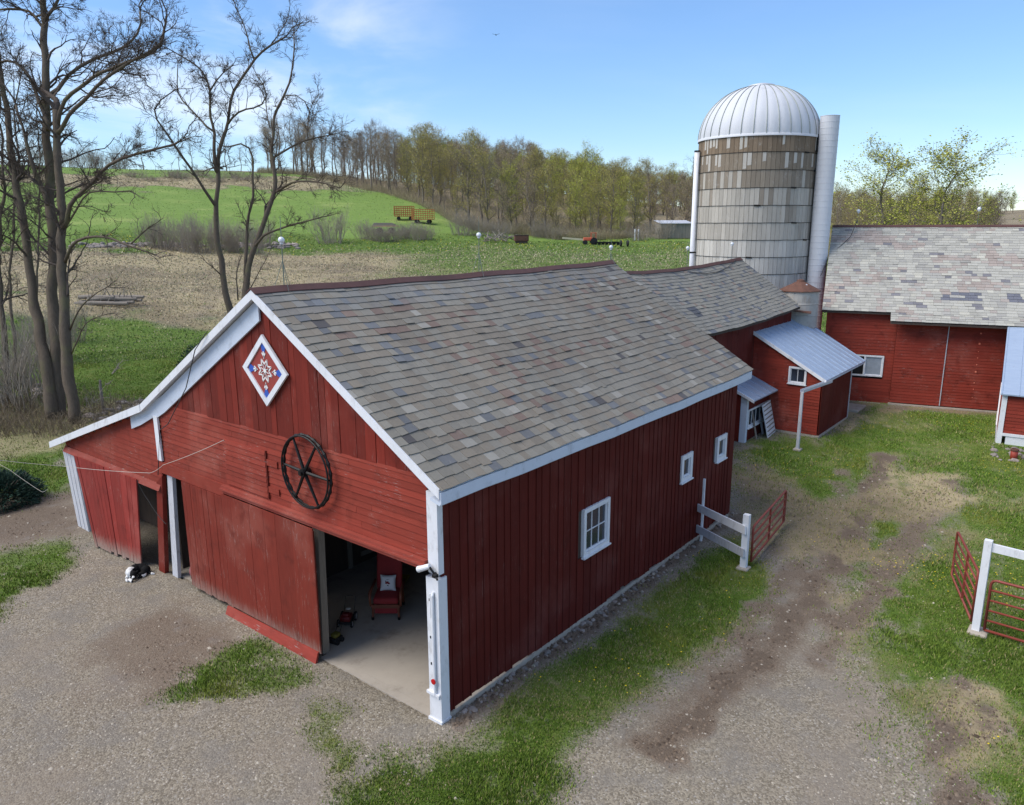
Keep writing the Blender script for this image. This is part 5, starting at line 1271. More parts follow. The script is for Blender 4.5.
# --- slimmer trunks further left
for (px, py, D, top, r_, lb, sd_) in ((4, 372, 41, [(2, 320), (-2, 260), (4, 200), (2, 130), (-6, 60)], .22, 'bare tree with slim trunk cut by the left edge of the picture', 111),
                                     (17, 384, 44, [(14, 330), (10, 280), (14, 220), (18, 160), (14, 110), (22, 70)], .12, 'thin dark sapling between the big tree and the left edge', 112),
                                     (36, 358, 52, [(36, 300), (38, 250), (38, 200), (40, 150), (37, 100)], .12, 'thin bare sapling seen between the stems of the tallest tree', 113)):
    g = Grow(sd_, .25, .08); q = at(px, py, D); zz = tz1(q[0], q[1])
    g.limb([[q[0], q[1], zz-.1]]+PL(D, *top), r_, .03, (16, 20), 2.2, 3, .25)
    finish_tree(g, 'bare_tree', lb, (q[0], q[1], zz))

# ------------------------------------------------------------------ woodland prototypes
def mat_leaf(name, c0, c1, c2):
    t = NT(name); oi = t.N('ShaderNodeObjectInfo'); n = t.noise(t.pos((1, 1, 1)), .8, 4, .7)
    b = t.mix(c0, c1, oi.outputs['Random']); b = t.mix(b, c2, t.ramp(n, .42, .7)); 
    return t.fin(b, .75, 0, .15)
M['bud'] = mat_leaf('budding_leaves', lin(156, 142, 86), lin(164, 158, 82), lin(174, 162, 100))
M['leaf'] = mat_leaf('young_leaves', lin(160, 164, 70), lin(176, 180, 80), lin(184, 174, 98))
M['browntwig'] = mat_leaf('brown_bud_haze', lin(150, 132, 112), lin(164, 144, 118), lin(174, 160, 126))
M['greentop'] = mat_leaf('green_leaves', lin(104, 126, 56), lin(124, 142, 64), lin(140, 146, 82))
def forest_proto(seed, H, spread, leaves, lsize, nb=26, low=.3):
    r = random.Random(seed); big = []; small = []; tips = []
    bend = [Vector((r.gauss(0, .25), r.gauss(0, .25), 0)) for _ in range(9)]
    P = [Vector((0, 0, -.4))]
    for i in range(8): P.append(P[-1]+Vector((0, 0, (H*.94+.4)/8))+bend[i])
    r0 = .016*H*r.uniform(.8, 1.1)
    for i in range(8): big.append((*P[i], *P[i+1], r0*(1-i/8.6), r0*(1-(i+1)/8.6)))
    def tr(f): x = f*8; i = min(7, int(x)); return P[i].lerp(P[i+1], x-i)
    for b in range(nb):
        f = low+(1-low)*(b+r.random())/nb; p = tr(f); ph = r.uniform(0, 6.28)
        L = spread*(.45+.75*math.sin(math.pi*min(1, (f-low)/(1-low)*.85+.12)))*r.uniform(.6, 1.15)
        el = r.uniform(.35, 1.0); d = Vector((math.cos(ph)*math.cos(el), math.sin(ph)*math.cos(el), math.sin(el)))
        q = p; n = 4; br = r0*(1-f*.9)*.42
        for i in range(n):
            d = (d+Vector((r.gauss(0, .2), r.gauss(0, .2), r.gauss(.06, .15)))).normalized(); q2 = q+d*L/n
            (big if br > .05 else small).append((*q, *q2, max(br*(1-i/n*.7), .012), max(br*(1-(i+1)/n*.7), .01)))
            for _ in range(3):
                dd = rot_about(d, r.uniform(.4, 1.1), r); dd = (dd+Vector((0, 0, .2))).normalized(); l2 = L*r.uniform(.2, .42); w0 = q.lerp(q2, r.random()); w1 = w0+dd*l2*.5; dd2 = (dd+Vector((r.gauss(0, .3), r.gauss(0, .3), .2))).normalized(); w2 = w1+dd2*l2*.5
                small.append((*w0, *w1, .02, .014)); small.append((*w1, *w2, .014, .008)); tips += [w1, w2]
                for _ in range(3):
                    d3 = rot_about(dd2, r.uniform(.3, .9), r); e = w1.lerp(w2, r.random()); e2 = e+d3*r.uniform(.4, 1.0); small.append((*e, *e2, .011, .006)); tips.append(e2)
            q = q2
    g = np.random.default_rng(seed); T = np.array([tuple(t) for t in tips])
    if leaves:
        cl = g.uniform(0, 1, len(T))**1.2; pr_ = cl/cl.sum()
        c = T[g.choice(len(T), leaves, p=pr_)]+g.normal(0, .28, (leaves, 3))
        s = g.uniform(.5, 1.4, leaves)*lsize
        a = g.normal(0, 1, (leaves, 3)); a /= np.linalg.norm(a, axis=1)[:, None]; b = g.normal(0, 1, (leaves, 3)); b -= a*(a*b).sum(1)[:, None]; b /= np.linalg.norm(b, axis=1)[:, None]
        V = np.stack([c-a*s[:, None], c+b*s[:, None]*.8, c+a*s[:, None], c-b*s[:, None]*.8], 1).reshape(-1, 3); F = np.arange(leaves*4).reshape(-1, 4)
    else: V = F = None
    return big, small, V, F
def add_proto(name, label, group, seed, H, spread, leaves, lsize, leafmat, **k):
    big, small, LV, LF = forest_proto(seed, H, spread, leaves, lsize, **k)
    t = thing(name, label, 'tree', (0, 0, -200), 0, group)
    V, F = merge([prisms(big, 6), ]); np_mesh('trunk', V, F, M['fbark'], t)
    SV, SF = prisms(small, 3); c = np_mesh('crown', SV, SF, M['fbark'], t)
    if LV is not None: np_mesh('leaves', LV, LF, M[leafmat], c)
    return t, (big, small, LV, LF)
KINDS = {}
G_F = 'trees of the wood behind the fields'
LB = {'bare': 'bare grey-brown tree standing in the hillside wood', 'bud': 'olive budding tree standing in the hillside wood', 'leaf': 'yellow-green leafing tree standing in the hillside wood', 'brown': 'brown hazy tree not yet in leaf in the hillside wood'}
RAW = {}
for kind, sds, leaves, ls, mt in (('bare', (1, 2, 3), 0, 0, None), ('brown', (4, 5, 6), 4200, .075, 'browntwig'), ('bud', (7, 8, 9), 5200, .085, 'bud'), ('leaf', (10, 11), 7200, .085, 'leaf')):
    KINDS[kind] = []
    for s_ in sds:
        H = 16+(s_*37 % 5)*.8
        t, raw = add_proto({'bare': 'bare_tree', 'bud': 'budding_tree', 'leaf': 'leafing_tree', 'brown': 'brown_tree'}[kind], LB[kind], G_F, 500+s_, H, 3.6 if kind == 'bare' else 4.3, leaves, ls, mt, low=.40 if kind == 'bare' else .14, nb=26 if kind == 'bare' else 32)
        KINDS[kind].append(t); RAW[(kind, s_)] = raw
used = set(); placed = []
def put_tree(kind, x, y, sc, r, label=None, group=None, sz=1.0):
    p = KINDS[kind][r.randrange(len(KINDS[kind]))]
    if p.name in used: t = copy_tree(p)
    else: t = p; used.add(p.name)
    t.location = (x, y, tz1(x, y)-.1); t.rotation_euler = (0, 0, r.uniform(0, 6.28)); t.scale = (sc, sc, sc*sz)
    if label: t['label'] = label
    if group: t['group'] = group
    placed.append((x, y)); return t
r = random.Random(77); n = 0; tries = 0
# spots: densest along the front edge of the wood, thinning uphill
while n < 238 and tries < 9000:
    tries += 1
    px = r.uniform(268, 706) if r.random() < .80 else r.uniform(832, 985)
    e = float(forest_edge(px)); depth = 150*r.random()**1.7+1.5
    rr = e+depth
    if px < 345 and depth > 55: continue
    if 648 < px < 700 and rr < 174: continue
    x, y = xy_of(px, rr)
    if any((x-a)**2+(y-b)**2 < (3.2 if px < 400 else 4.4)**2 for a, b in placed): continue
    zz = float(fbm(np.array([px*.012]), np.array([rr*.02]), 5, 3)[0])+r.uniform(-.18, .18)
    if px < 400: kind = 'bare' if r.random() < .78 else 'brown'
    elif px > 830: kind = 'bud' if r.random() < .6 else 'leaf' if r.random() < .5 else 'brown'
    elif px < 520: kind = 'leaf' if zz > .60 and px > 420 else 'bud' if zz > .46 else 'brown' if zz > .38 else 'bare'
    else: kind = 'leaf' if zz > .57 else 'bud' if zz > .43 else 'brown' if zz > .33 else 'bare'
    sc = r.uniform(.8, 1.12)
    if px > 830: sc *= .50
    else: sc *= float(np.interp(px, [300, 400, 500, 600, 700], [1.0, .97, .95, .82, .74]))
    if depth < 6 and px > 440: sc *= r.uniform(.45, .85)
    put_tree(kind, x, y, sc, r); n += 1
# a few that stand apart
r = random.Random(5)
for px, rr, kind, sc, lb in ((880, 98, 'leaf', .84, 'tall thin-topped leafing tree right of the silo, its crown against the sky'), (934, 96, 'leaf', .90, 'broad yellow-green tree over the far barn ridge, its crown against the sky'),
                             (915, 112, 'bud', .62, 'small olive tree between the two taller ones over the far barn ridge'), (960, 108, 'bud', .58, 'rightmost small olive tree behind the far barn ridge'),
                             (592, 205, 'leaf', 1.1, 'tall leafing tree standing above the wood skyline left of the silo'), (690, 215, 'bare', .95, 'bare treetop rising beside the silo wall')):
    x, y = xy_of(px, rr); t_ = put_tree(kind, x, y, sc, r, lb, None); t_.scale = (sc*1.35, sc*1.35, sc) if kind == 'leaf' and px > 800 else (sc, sc, sc)
for o in COL.objects:
    if o.get('label') and o.get('group') == G_F and o['label'] not in LB.values(): del o['group']
# saplings and shrubs between the fields
def shrub(seed, H, W, n=38):
    g = Grow(seed, .16, .12, .007); r = g.r
    for i in range(n):
        ph = r.uniform(0, 6.28); q = r.random()**.6; b = Vector((math.cos(ph)*W*.28*q, math.sin(ph)*W*.28*q, -.1)); d = Vector((math.cos(ph)*.45*q, math.sin(ph)*.45*q, 1)).normalized()
        g.branch(b, d, H*r.uniform(.6, 1.0), .03, 1, 3, (3, 5), (.3, .5), (.25, .7))
    return g
def shrub_thing(name, label, g, loc, group=None, sc=1., mat='greytwig'):
    t = thing(name, label, 'shrub', loc, 0, group); V, F = prisms(g.big+g.small, 3); np_mesh('twigs', V, F, M[mat], t); t.scale = (sc,)*3; return t
SH = [shrub(900+i, 5.0, 6.0, 70) for i in range(3)]
protos = []; r = random.Random(19)
G_S = 'grey leafless shrubs along the field edge'
def place_shrub(px, rr, H, W=None, mat=None, label='grey leafless shrub in the row between the fields', group=G_S):
    x, y = xy_of(px, rr); k = r.randrange(3)
    if len(protos) < 3: t = shrub_thing('bare_shrub', label, SH[len(protos)], (0, 0, 0), group); protos.append(t)
    else: t = copy_tree(protos[k]); t['label'] = label
    if group: t['group'] = group
    elif 'group' in t: del t['group']
    s = H/6.0; t.location = (x, y, tz1(x, y)); t.scale = ((W/6. if W else s), (W/6. if W else s), s); t.rotation_euler = (0, 0, r.uniform(0, 6.28))
for px in (150, 160, 171, 184, 194, 204, 214, 226, 238, 250, 262): place_shrub(px+r.uniform(-4, 4), 136+r.uniform(-4, 6), r.uniform(5.5, 8), 5.5)
for px in (364, 374, 383, 392, 401, 409, 417, 425): place_shrub(px, 148+r.uniform(-3, 5), r.uniform(3.6, 5.0), 5.2)
place_shrub(331, 146, 8.5, 8, label='lone round grey sapling on the green slope left of the hay wagons', group=None)
place_shrub(462, 160, 7, 7, label='grey bush at the corner where the wood meets the green slope', group=None)
for px in (478, 490, 503, 540, 556, 640, 660): place_shrub(px, 160+r.uniform(-4, 6), r.uniform(3.5, 5.5), 6)
for px in (46, 64, 78, 92, 104, 118, 128): place_shrub(px+r.uniform(-5, 5), 318+r.uniform(-10, 10), r.uniform(6, 12), 9, label='dark bare shrub along the crest of the far hill', group='shrubs along the hill crest')
for px in (142, 158, 176, 192, 208, 222, 238, 250, 262): place_shrub(px+r.uniform(-5, 5), 262+r.uniform(-14, 14), r.uniform(2, 4), 8, label='low scrubby bush in the brown strip on the hill', group='scrub bushes in the brown hill strip')
for px, rr, H in ((-4, 47, 7.), (14, 52, 5.), (34, 60, 5.), (56, 66, 4.5)): place_shrub(px, rr, H, H*.8, label='tall leafless brush behind the left trees', group='leafless brush behind the left trees')
r2 = random.Random(8)
for px in (150, 186, 198, 232, 246, 258): 
    x, y = xy_of(px, 312+r2.uniform(-12, 8)); put_tree('bare', x, y, r2.uniform(.45, .8), r2, 'thin bare tree on the crest of the far hill', 'bare trees on the hill crest')
# woods beyond and undergrowth: nobody could count these
def far_woods():
    r = random.Random(303); Vs = []; Fs = []; Cs = []; o = 0
    keys = list(RAW)
    spec = []
    for _ in range(420):
        q = r.random()
        if q < .58: px = r.uniform(400, 710); rr = float(forest_edge(px))+r.uniform(80, 190); sc = r.uniform(.75, 1.0)*float(np.interp(px, [400, 500, 600, 700], [1., .95, .82, .72]))
        elif q < .78: px = r.uniform(820, 1000); rr = r.uniform(150, 330); sc = r.uniform(.45, .62)
        else: px = r.uniform(930, 1180); rr = r.uniform(420, 780); sc = r.uniform(.5, .85)
        spec.append((px, rr, sc))
    for px, rr, sc in spec:
        k = r.choice(keys); big, small, LV, LF = RAW[k]; x, y = xy_of(px, rr); z = tz1(x, y)-.2
        a = r.uniform(0, 6.28); R3 = np.array([[math.cos(a), -math.sin(a), 0], [math.sin(a), math.cos(a), 0], [0, 0, 1]])
        V, F = prisms(big+small[::2], 3); V = (V @ R3.T)*sc+np.array([x, y, z]); Vs.append(V); Fs.append(F+o); o += len(V); c = lin(112, 102, 90)*r.uniform(.8, 1.15); Cs.append(np.repeat(c[None], len(V), 0))
        if LV is not None:
            m_ = len(LF)//2; V = (LV[:m_*4].reshape(-1, 4, 3)); ctr = V.mean(1, keepdims=True); V = ((ctr+(V-ctr)*1.4).reshape(-1, 3) @ R3.T)*sc+np.array([x, y, z]); Vs.append(V); Fs.append(LF[:m_]+o); o += len(V)
            c = {'brown': lin(124, 110, 88), 'bud': lin(134, 126, 74), 'leaf': lin(144, 146, 66)}[k[0]]*r.uniform(.85, 1.1); Cs.append(np.repeat(c[None], len(V), 0))
    ob = np_mesh('distant_woods', np.vstack(Vs), np.vstack(Fs), M['blades'], col=np.vstack(Cs))
    tag(ob, 'far budding woods covering the ridge behind the nearer trees', 'woods', kind='stuff')
far_woods()
def undergrowth():
    g = np.random.default_rng(44); n = 15000
    px = np.where(g.uniform(0, 1, n) < .8, g.uniform(262, 712, n), g.uniform(825, 1020, n)); dd = 60*g.uniform(0, 1, n)**2.0-1
    rr = forest_edge(px)+dd+(fbm(px*.03, px*0, 3, 3)-.5)*10
    a = _ya+np.arctan2(512-px, 786.); x, y = CAM[0]+rr*np.cos(a), CAM[1]+rr*np.sin(a); z = tz(x, y)
    H = g.uniform(.4, 2.5, n)*(.4+fbm(x*.08, y*.08, 6, 3)); ph = g.uniform(0, 6.28, n); ln = g.uniform(.1, .8, n)
    p0 = np.column_stack([x, y, z-.1]); p1 = p0+np.column_stack([np.cos(ph)*ln*.5, np.sin(ph)*ln*.5, H*.6]); p2 = p1+np.column_stack([np.cos(ph+.8)*ln, np.sin(ph+.8)*ln, H*.45])
    q1 = p1+np.column_stack([np.cos(ph+2.5)*ln, np.sin(ph+2.5)*ln, H*.4]); q2 = (p0+p1)/2+np.column_stack([np.cos(ph+4.)*ln*1.3, np.sin(ph+4.)*ln*1.3, H*.4])
    k = ~((px > 646) & (px < 702) & (rr < 176)); x, y, z, H, ph, ln, p0, p1, p2, q1, q2, u_ = [v[k] for v in (x, y, z, H, ph, ln, p0, p1, p2, q1, q2, ln)]; n = len(x); o = np.ones(n)
    S = np.vstack([np.column_stack([p0, p1, .035*o, .022*o]), np.column_stack([p1, p2, .022*o, .01*o]), np.column_stack([p1, q1, .02*o, .01*o]), np.column_stack([(p0+p1)/2, q2, .02*o, .01*o])])
    V, F = prisms(S, 3); u = g.uniform(0, 1, n)[:, None]; c = lin(132, 120, 98)*(1-u)+lin(180, 168, 132)*u; C = np.repeat(np.tile(c, (4, 1)), 6, axis=0)
    ob = np_mesh('undergrowth', V, F, M['blades'], col=C); tag(ob, 'tangled brown undergrowth along the foot of the wood', 'brush', kind='stuff')
    # brush and dead leaves below the big left trees
    n = 5200; px = g.uniform(-60, 150, n); py = g.uniform(372, 440, n)
    P = np.array([ground(a_, b_) for a_, b_ in zip(px, py)]); k = sstep(-1, 1.5, sdist((P[:, 0], P[:, 1]), GP((-80, 440), (-80, 385), (30, 385), (72, 396), (150, 404), (146, 418), (60, 440)))) > g.uniform(0, 1, n)
    P = P[k]; n = len(P); x, y = P[:, 0], P[:, 1]; z = tz(x, y); H = g.uniform(.15, 1.0, n)*(.4+fbm(x*.5, y*.5, 16, 3)); ph = g.uniform(0, 6.28, n); ln = g.uniform(.1, .5, n); o = np.ones(n)
    p0 = np.column_stack([x, y, z-.05]); p1 = p0+np.column_stack([np.cos(ph)*ln, np.sin(ph)*ln, H]); q2 = (p0+p1)/2+np.column_stack([np.cos(ph+2.)*ln, np.sin(ph+2.)*ln, H*.4])
    V, F = prisms(np.vstack([np.column_stack([p0, p1, .012*o, .005*o]), np.column_stack([(p0+p1)/2, q2, .008*o, .004*o])]), 3); u = g.uniform(0, 1, n)[:, None]; c = lin(96, 84, 70)*(1-u)+lin(158, 142, 116)*u
    ob = np_mesh('dead_brush', V, F, M['blades'], col=np.repeat(np.tile(c, (2, 1)), 6, axis=0)); tag(ob, 'dead twigs and dry weeds on the bank below the left trees', 'brush', kind='stuff')
undergrowth()
# unused prototypes would sit under the ground: take them out
for k_, L_ in KINDS.items():
    for p in L_:
        if p.name not in used:
            for ch in list(p.children_recursive): bpy.data.objects.remove(ch)
            bpy.data.objects.remove(p)
# ------------------------------------------------------------------ things about the yard
ZAX = V3(0, 0, 1)
# steel wheel on the gable wall
wc = V3(-.13, 3.66, 4.43)
wh = thing('iron_wheel', 'black iron implement wheel with knobbly rim and six spokes, hung on the gable wall', 'wheel', wc)
m = MB(); Rr = .79; pts = [(0, Rr*math.cos(2*math.pi*k/48), Rr*math.sin(2*math.pi*k/48)) for k in range(49)]
m.tube(pts, [.024+.018*(k % 2) for k in range(48)]+[.024], 6, caps=False); m.tube([(p[0]-.07, p[1]*.985, p[2]*.985) for p in pts], .02, 6, caps=False)
rim = m.build('rim', M['dark'], wh); rim['kind_note'] = 0; del rim['kind_note']
for k in range(6):
    a = math.pi*k/3+.04; m = MB(); m.tube([(-.06, .07*math.cos(a), .07*math.sin(a)), (-.03, (Rr-.02)*math.cos(a), (Rr-.02)*math.sin(a))], [.040, .026], 6); m.build('spoke', M['dark'], wh)
m = MB(); m.tube([(.06, 0, 0), (-.14, 0, 0)], .085, 14); m.tube([(-.12, 0, 0), (-.19, 0, 0)], .05, 12); m.build('hub', M['dark'], wh)
# painted diamond panel
qc = V3(-.045, 4.99, 6.42); HW, HH = .80, .77
qz = thing('barn_quilt', 'diamond shaped red panel with white frame, blue tulips and white star on the gable', 'panel', qc)
dia = lambda s, x: [(x, HW*s, 0), (x, 0, HH*s), (x, -HW*s, 0), (x, 0, -HH*s)]
m = MB(); m.poly(dia(.86, 0), (-1, 0, 0), .02); pn = m.build('panel', mat_basic('panel_red', lin(150, 60, 52), .6, var=.1, scale=10), qz)
m = MB(); o_, i_ = dia(1.02, -.0), dia(.80, -.0)
for k in range(4): 
    k2 = (k+1) % 4; A4 = [V3(*o_[k]), V3(*o_[k2]), V3(*i_[k2]), V3(*i_[k])]; m.poly(A4, (-1, 0, 0), .05)
m.build('frame', M['white'], qz)
blue = mat_basic('panel_blue', lin(52, 88, 176), .5, var=.08); wht = mat_basic('panel_white', lin(232, 230, 226), .5, var=.04)
mb_, mw_ = MB(), MB()
for k in range(4):
    a = k*math.pi/2; ca, sa = math.cos(a), math.sin(a); T = lambda u, v, n: V3(-n, u*ca-v*sa, u*sa+v*ca)
    # v outwards
    mb_.poly([T(-.10, .55, .024), T(.10, .55, .024), T(.035, .40, .024), T(-.035, .40, .024)], (-1, 0, 0), .006)
    mb_.poly([T(-.10, .55, .024), T(0, .50, .024), T(.10, .55, .024), T(.0, .60, .024)], (-1, 0, 0), .005)
    mw_.poly([T(-.02, .42, .026), T(.02, .42, .026), T(.008, .26, .026), T(-.008, .26, .026)], (-1, 0, 0), .006)
    mw_.poly([T(-.07, .37, .026), T(-.05, .40, .026), T(.0, .33, .026), T(.05, .40, .026), T(.07, .37, .026), T(0, .285, .026)], (-1, 0, 0), .006)
mb_.build('tulip', blue, pn)['label'] = 'four blue tulip shapes'
star = [V3(-.026, (.26 if k % 2 == 0 else .145)*math.sin(math.pi*k/8+math.pi/8), (.26 if k % 2 == 0 else .145)*math.cos(math.pi*k/8+math.pi/8)) for k in range(16)]
for k in range(16): 
    if True: mw_.beam(star[k], star[(k+1) % 16], .03, .012, up=(1, 0, 0))
mw_.poly([V3(-.026, .05*math.sin(math.pi*k/4), .05*math.cos(math.pi*k/4)) for k in range(8)], (-1, 0, 0), .006)
for k in range(8): a = math.pi*k/4+.39; mw_.beam((-.03, .045*math.sin(a), .045*math.cos(a)), (-.03, .15*math.sin(a), .15*math.cos(a)), .012, .01, up=(1, 0, 0))
mw_.build('star', wht, pn)
# floodlight on the corner post
fl = thing('corner_floodlight', 'small white lamp on a bracket where the corner post meets the door track', 'lamp', (-.12, .05, 3.26))
m = MB(); m.tube([(0, .06, .05), (-.05, .32, -.07)], [.05, .062], 12); m.build('lamp_head', M['white'], fl)
m = MB(); m.tube([(.08, -.02, -.10), (.0, -.03, -.06), (-.02, .05, .04)], .022, 6); m.rbox((-.01, -.08, -.10), (.09, .10, .07), .015); m.tube([(-.02, -.1, -.1), (-.08, -.2, -.12)], .02, 6); m.build('bracket', M['dark'], fl)
# wires
def wire(name, label, pts, r_, mat, sagm=0.):
    P = [V3(*p) for p in pts]; m = MB(); out = []
    for i in range(len(P)-1):
        n = 8
        for k in range(n+(i == len(P)-2)):
            t_ = k/n; q = P[i]*(1-t_)+P[i+1]*t_; q[2] -= sagm*4*t_*(1-t_); out.append(q)
    o = np.array(out[0]); m.tube([q-o for q in out], r_, 5); ob = m.build(name, M[mat], None, loc=tuple(o)); tag(ob, label, 'cable')
wire('rope', 'pale rope stretched from the left over the lean-to door towards the loft door', [at(-30, 456, 21.5), at(62, 466, 22.3), on(150, 473, 'x', -.3), on(163, 465, 'x', -.16), on(224, 440, 'x', -.05)], .006, 'rope', .03)
wire('power_cable', 'thin dark cable drooping from the roof edge across the left gable boards', [on(206, 333, 'x', -.26), on(195, 350, 'x', -.30), on(186, 388, 'x', -.26), on(168, 424, 'x', -.10), on(160, 430, 'x', -.08), on(158, 475, 'x', -.08)], .012, 'cable')
wire('door_cord', 'dark cord sagging across the open lean-to doorway', [on(137, 480, 'x', -.2), on(148, 500, 'x', -.14), on(166, 524, 'x', -.10)], .008, 'cable', .06)
wire('rope', 'second pale line running low over the left lawn', [at(-20, 452, 26), at(10, 470, 25.5), at(42, 492, 25), at(48, 489, 24.8)], .005, 'rope', .02)
# rounded red float in the gap
p = ground(187, 575, .12); m = MB(); m.ell((0, 0, .12), (.17, .17, .22), 16, 10); m.lathe([(.10, -.12), (.12, -.02)], n=12)
fo = thing('faded_float', 'faded pink rounded drum in the gap beside the worn white post', 'drum', (.32, 9.62, .12)); m.build('body', mat_basic('faded_pink_red', lin(150, 92, 90), .6, var=.2), fo, True)
m = MB(); m.rbox((-.05, 0, -.06), (.16, .16, .1), .03); m.build('base', M['black'], fo)

# ---- armchair
cx_, cy_ = ground(388, 614, .012)[:2]; ca = math.atan2(-.62, -.79)
ch = thing('armchair', 'old high-backed red armchair with wooden arms standing just inside the open barn door', 'armchair', (cx_+.12, cy_+.10, .012), ca); ch.scale = (1.15, 1.15, 1.15)
chr_ = mat_basic('red_upholstery', lin(150, 44, 44), .85, var=.18, scale=14); wod = mat_basic('brown_chair_wood', lin(122, 66, 46), .5, var=.25, scale=10, stretch=(1, 1, 5))
m = MB(); m.rbox((.06, 0, .40), (.58, .54, .15), .05); m.build('seat', chr_, ch, True)
Mb = Matrix.Rotation(R_(-14), 3, 'Y'); m = MB(); m.rbox((-.31, 0, .82), (.13, .56, .82), .055, Mb); m.build('backrest', chr_, ch, True)
m = MB(); m.box(.345, .375, -.30, .30, .26, .34); m.build('front_rail', wod, ch)
m = MB(); m.box(.30, .33, -.24, .24, .12, .25); m.build('skirt_panel', chr_, ch)
for sy in (-1, 1):
    m = MB(); m.tube([(-.28, sy*.32, .60), (.1, sy*.33, .60), (.33, sy*.33, .57), (.36, sy*.33, .50), (.34, sy*.32, .30)], [.03, .035, .035, .03, .025], 8); m.build('armrest', wod, ch, True)
    for sx in (-1, 1):
        m = MB(); m.tube([(sx*.30+.03, sy*.27, .34), (sx*.32+.03, sy*.275, .10), (sx*.33+.04, sy*.28, .05)], [.03, .024, .02], 8); l_ = m.build('leg', wod, ch)
        m = MB(); m.lathe([(.012, -.03), (.03, -.03), (.03, .03), (.012, .03)], (sx*.33+.04, sy*.28, .03), 10); m.build('caster', M['dark'], l_)
cm = Matrix.Translation((cx_+.12, cy_+.10, .012)) @ Matrix.Rotation(ca, 4, 'Z')
pw = cm @ Vector((-.07, 0, .735))
pl_ = thing('cushion', 'white square cushion with a small red printed emblem, propped on the red armchair', 'cushion', pw, ca)
m = MB(); vs = []; N_ = 13
Mp = Matrix.Rotation(R_(-20), 3, 'Y')
for s_ in (-1, 1):
    for i in range(N_):
        for j in range(N_):
            u, v = i/(N_-1)*2-1, j/(N_-1)*2-1; th_ = .075*(max(0, (1-u**4)*(1-v**4)))**.6; k = 1-.10*(1-abs(u)**2)*(abs(v)**3); k2 = 1-.10*(1-abs(v)**2)*(abs(u)**3)
            vs.append(Mp @ Vector((s_*th_, u*.20*k2, v*.20*k)))
fs = []
for s_ in range(2):
    for i in range(N_-1):
        for j in range(N_-1): a = s_*N_*N_+i*N_+j; fs.append((a, a+1, a+N_+1, a+N_))
m.add(vs, fs); m.build('cover', mat_basic('cushion_white', lin(228, 226, 226), .85, var=.05, scale=20), pl_, True)
def emb(name, pts, rr_, mat):
    m = MB()
    for (y, z, r_) in pts: m.ell(tuple(Mp @ Vector((.072, y, z))), (r_*.35, r_, r_*.8), 10, 6)
    m.build(name, mat, pl_, True)
emb('red_print', [(.03, -.01, .032), (-.03, .0, .036), (.0, .02, .03), (-.045, .035, .02)], 0, mat_basic('print_red', lin(140, 36, 36), .8))
emb('dark_print', [(0, .09, .012), (.03, .09, .009), (-.03, .09, .009), (.0, -.06, .018), (.02, -.07, .012), (-.05, .05, .012)], 0, mat_basic('print_dark', lin(50, 48, 54), .8))
# ---- red mower and yellow machine by the doorway
mp_ = ground(347, 627, .012)
mo = thing('lawn_mower', 'red lawn mower with pale wheel in the shade left of the armchair', 'mower', (mp_[0]+.10, mp_[1]+.12, .012), R_(215)); mo.scale = (.56, .56, .56)
m = MB(); m.rbox((.05, 0, .34), (.52, .46, .26), .07); m.rbox((.12, 0, .52), (.26, .3, .14), .05); m.build('hood', mat_basic('mower_red', lin(104, 24, 26), .5, var=.1), mo, True)
m = MB(); m.rbox((-.05, 0, .20), (.8, .56, .12), .04); m.build('deck', M['black'], mo)
for sx, sy, r_ in ((.28, .30, .17), (.28, -.30, .17), (-.34, .30, .2), (-.34, -.30, .2)):
    m = MB(); pts = [(sx+(r_-.04)*math.cos(2*math.pi*k/20), sy, r_+(r_-.04)*math.sin(2*math.pi*k/20)) for k in range(21)]; m.tube(pts, .045, 8, caps=False); w_ = m.build('wheel', M['black'], mo, True)
    m = MB(); m.tube([(sx, sy-.035, r_), (sx, sy+.035, r_)], r_-.06, 14); m.build('rim', M['wornwhite'], w_)
m = MB(); m.tube([(-.36, .22, .25), (-.75, .22, .92), (-.78, 0, .96), (-.75, -.22, .92), (-.36, -.22, .25)], .015, 6); m.build('handle', M['dark'], mo)
m = MB(); m.rbox((-.3, .0, .56), (.14, .2, .02), .006); m.build('paper_tag', wht, mo)
yp = ground(327, 650, .012)
ym = thing('trimmer_machine', 'small black and yellow garden machine behind the grey door post', 'machine', (yp[0]+.34, yp[1]+.10, .012), R_(190)); ym.scale = (.62, .62, .62)
m = MB(); m.rbox((0, 0, .32), (.3, .26, .16), .04); m.build('housing', mat_basic('machine_yellow', lin(104, 96, 34), .7, var=.1), ym, True)
m = MB(); m.rbox((0, 0, .17), (.46, .34, .14), .04); m.tube([(.12, -.22, .10), (.12, .22, .10)], .10, 12); m.tube([(-.16, -.2, .09), (-.16, .2, .09)], .09, 12); m.build('chassis', M['black'], ym)
m = MB(); m.tube([(-.1, .1, .35), (-.4, .1, .85), (-.4, -.1, .85), (-.1, -.1, .35)], .014, 6); m.build('handle', M['dark'], ym)
yb = at(374, 601, 21.0); m = MB(); m.rbox((0, 0, .05), (.7, .3, .08), .02); o = thing('yellow_plank', 'low dusty yellow plank on the barn floor behind the mower', 'plank', (3.6, 5.0, .012), .5); m.build('board', mat_basic('dusty_yellow', lin(150, 138, 58), .7, var=.2), o)

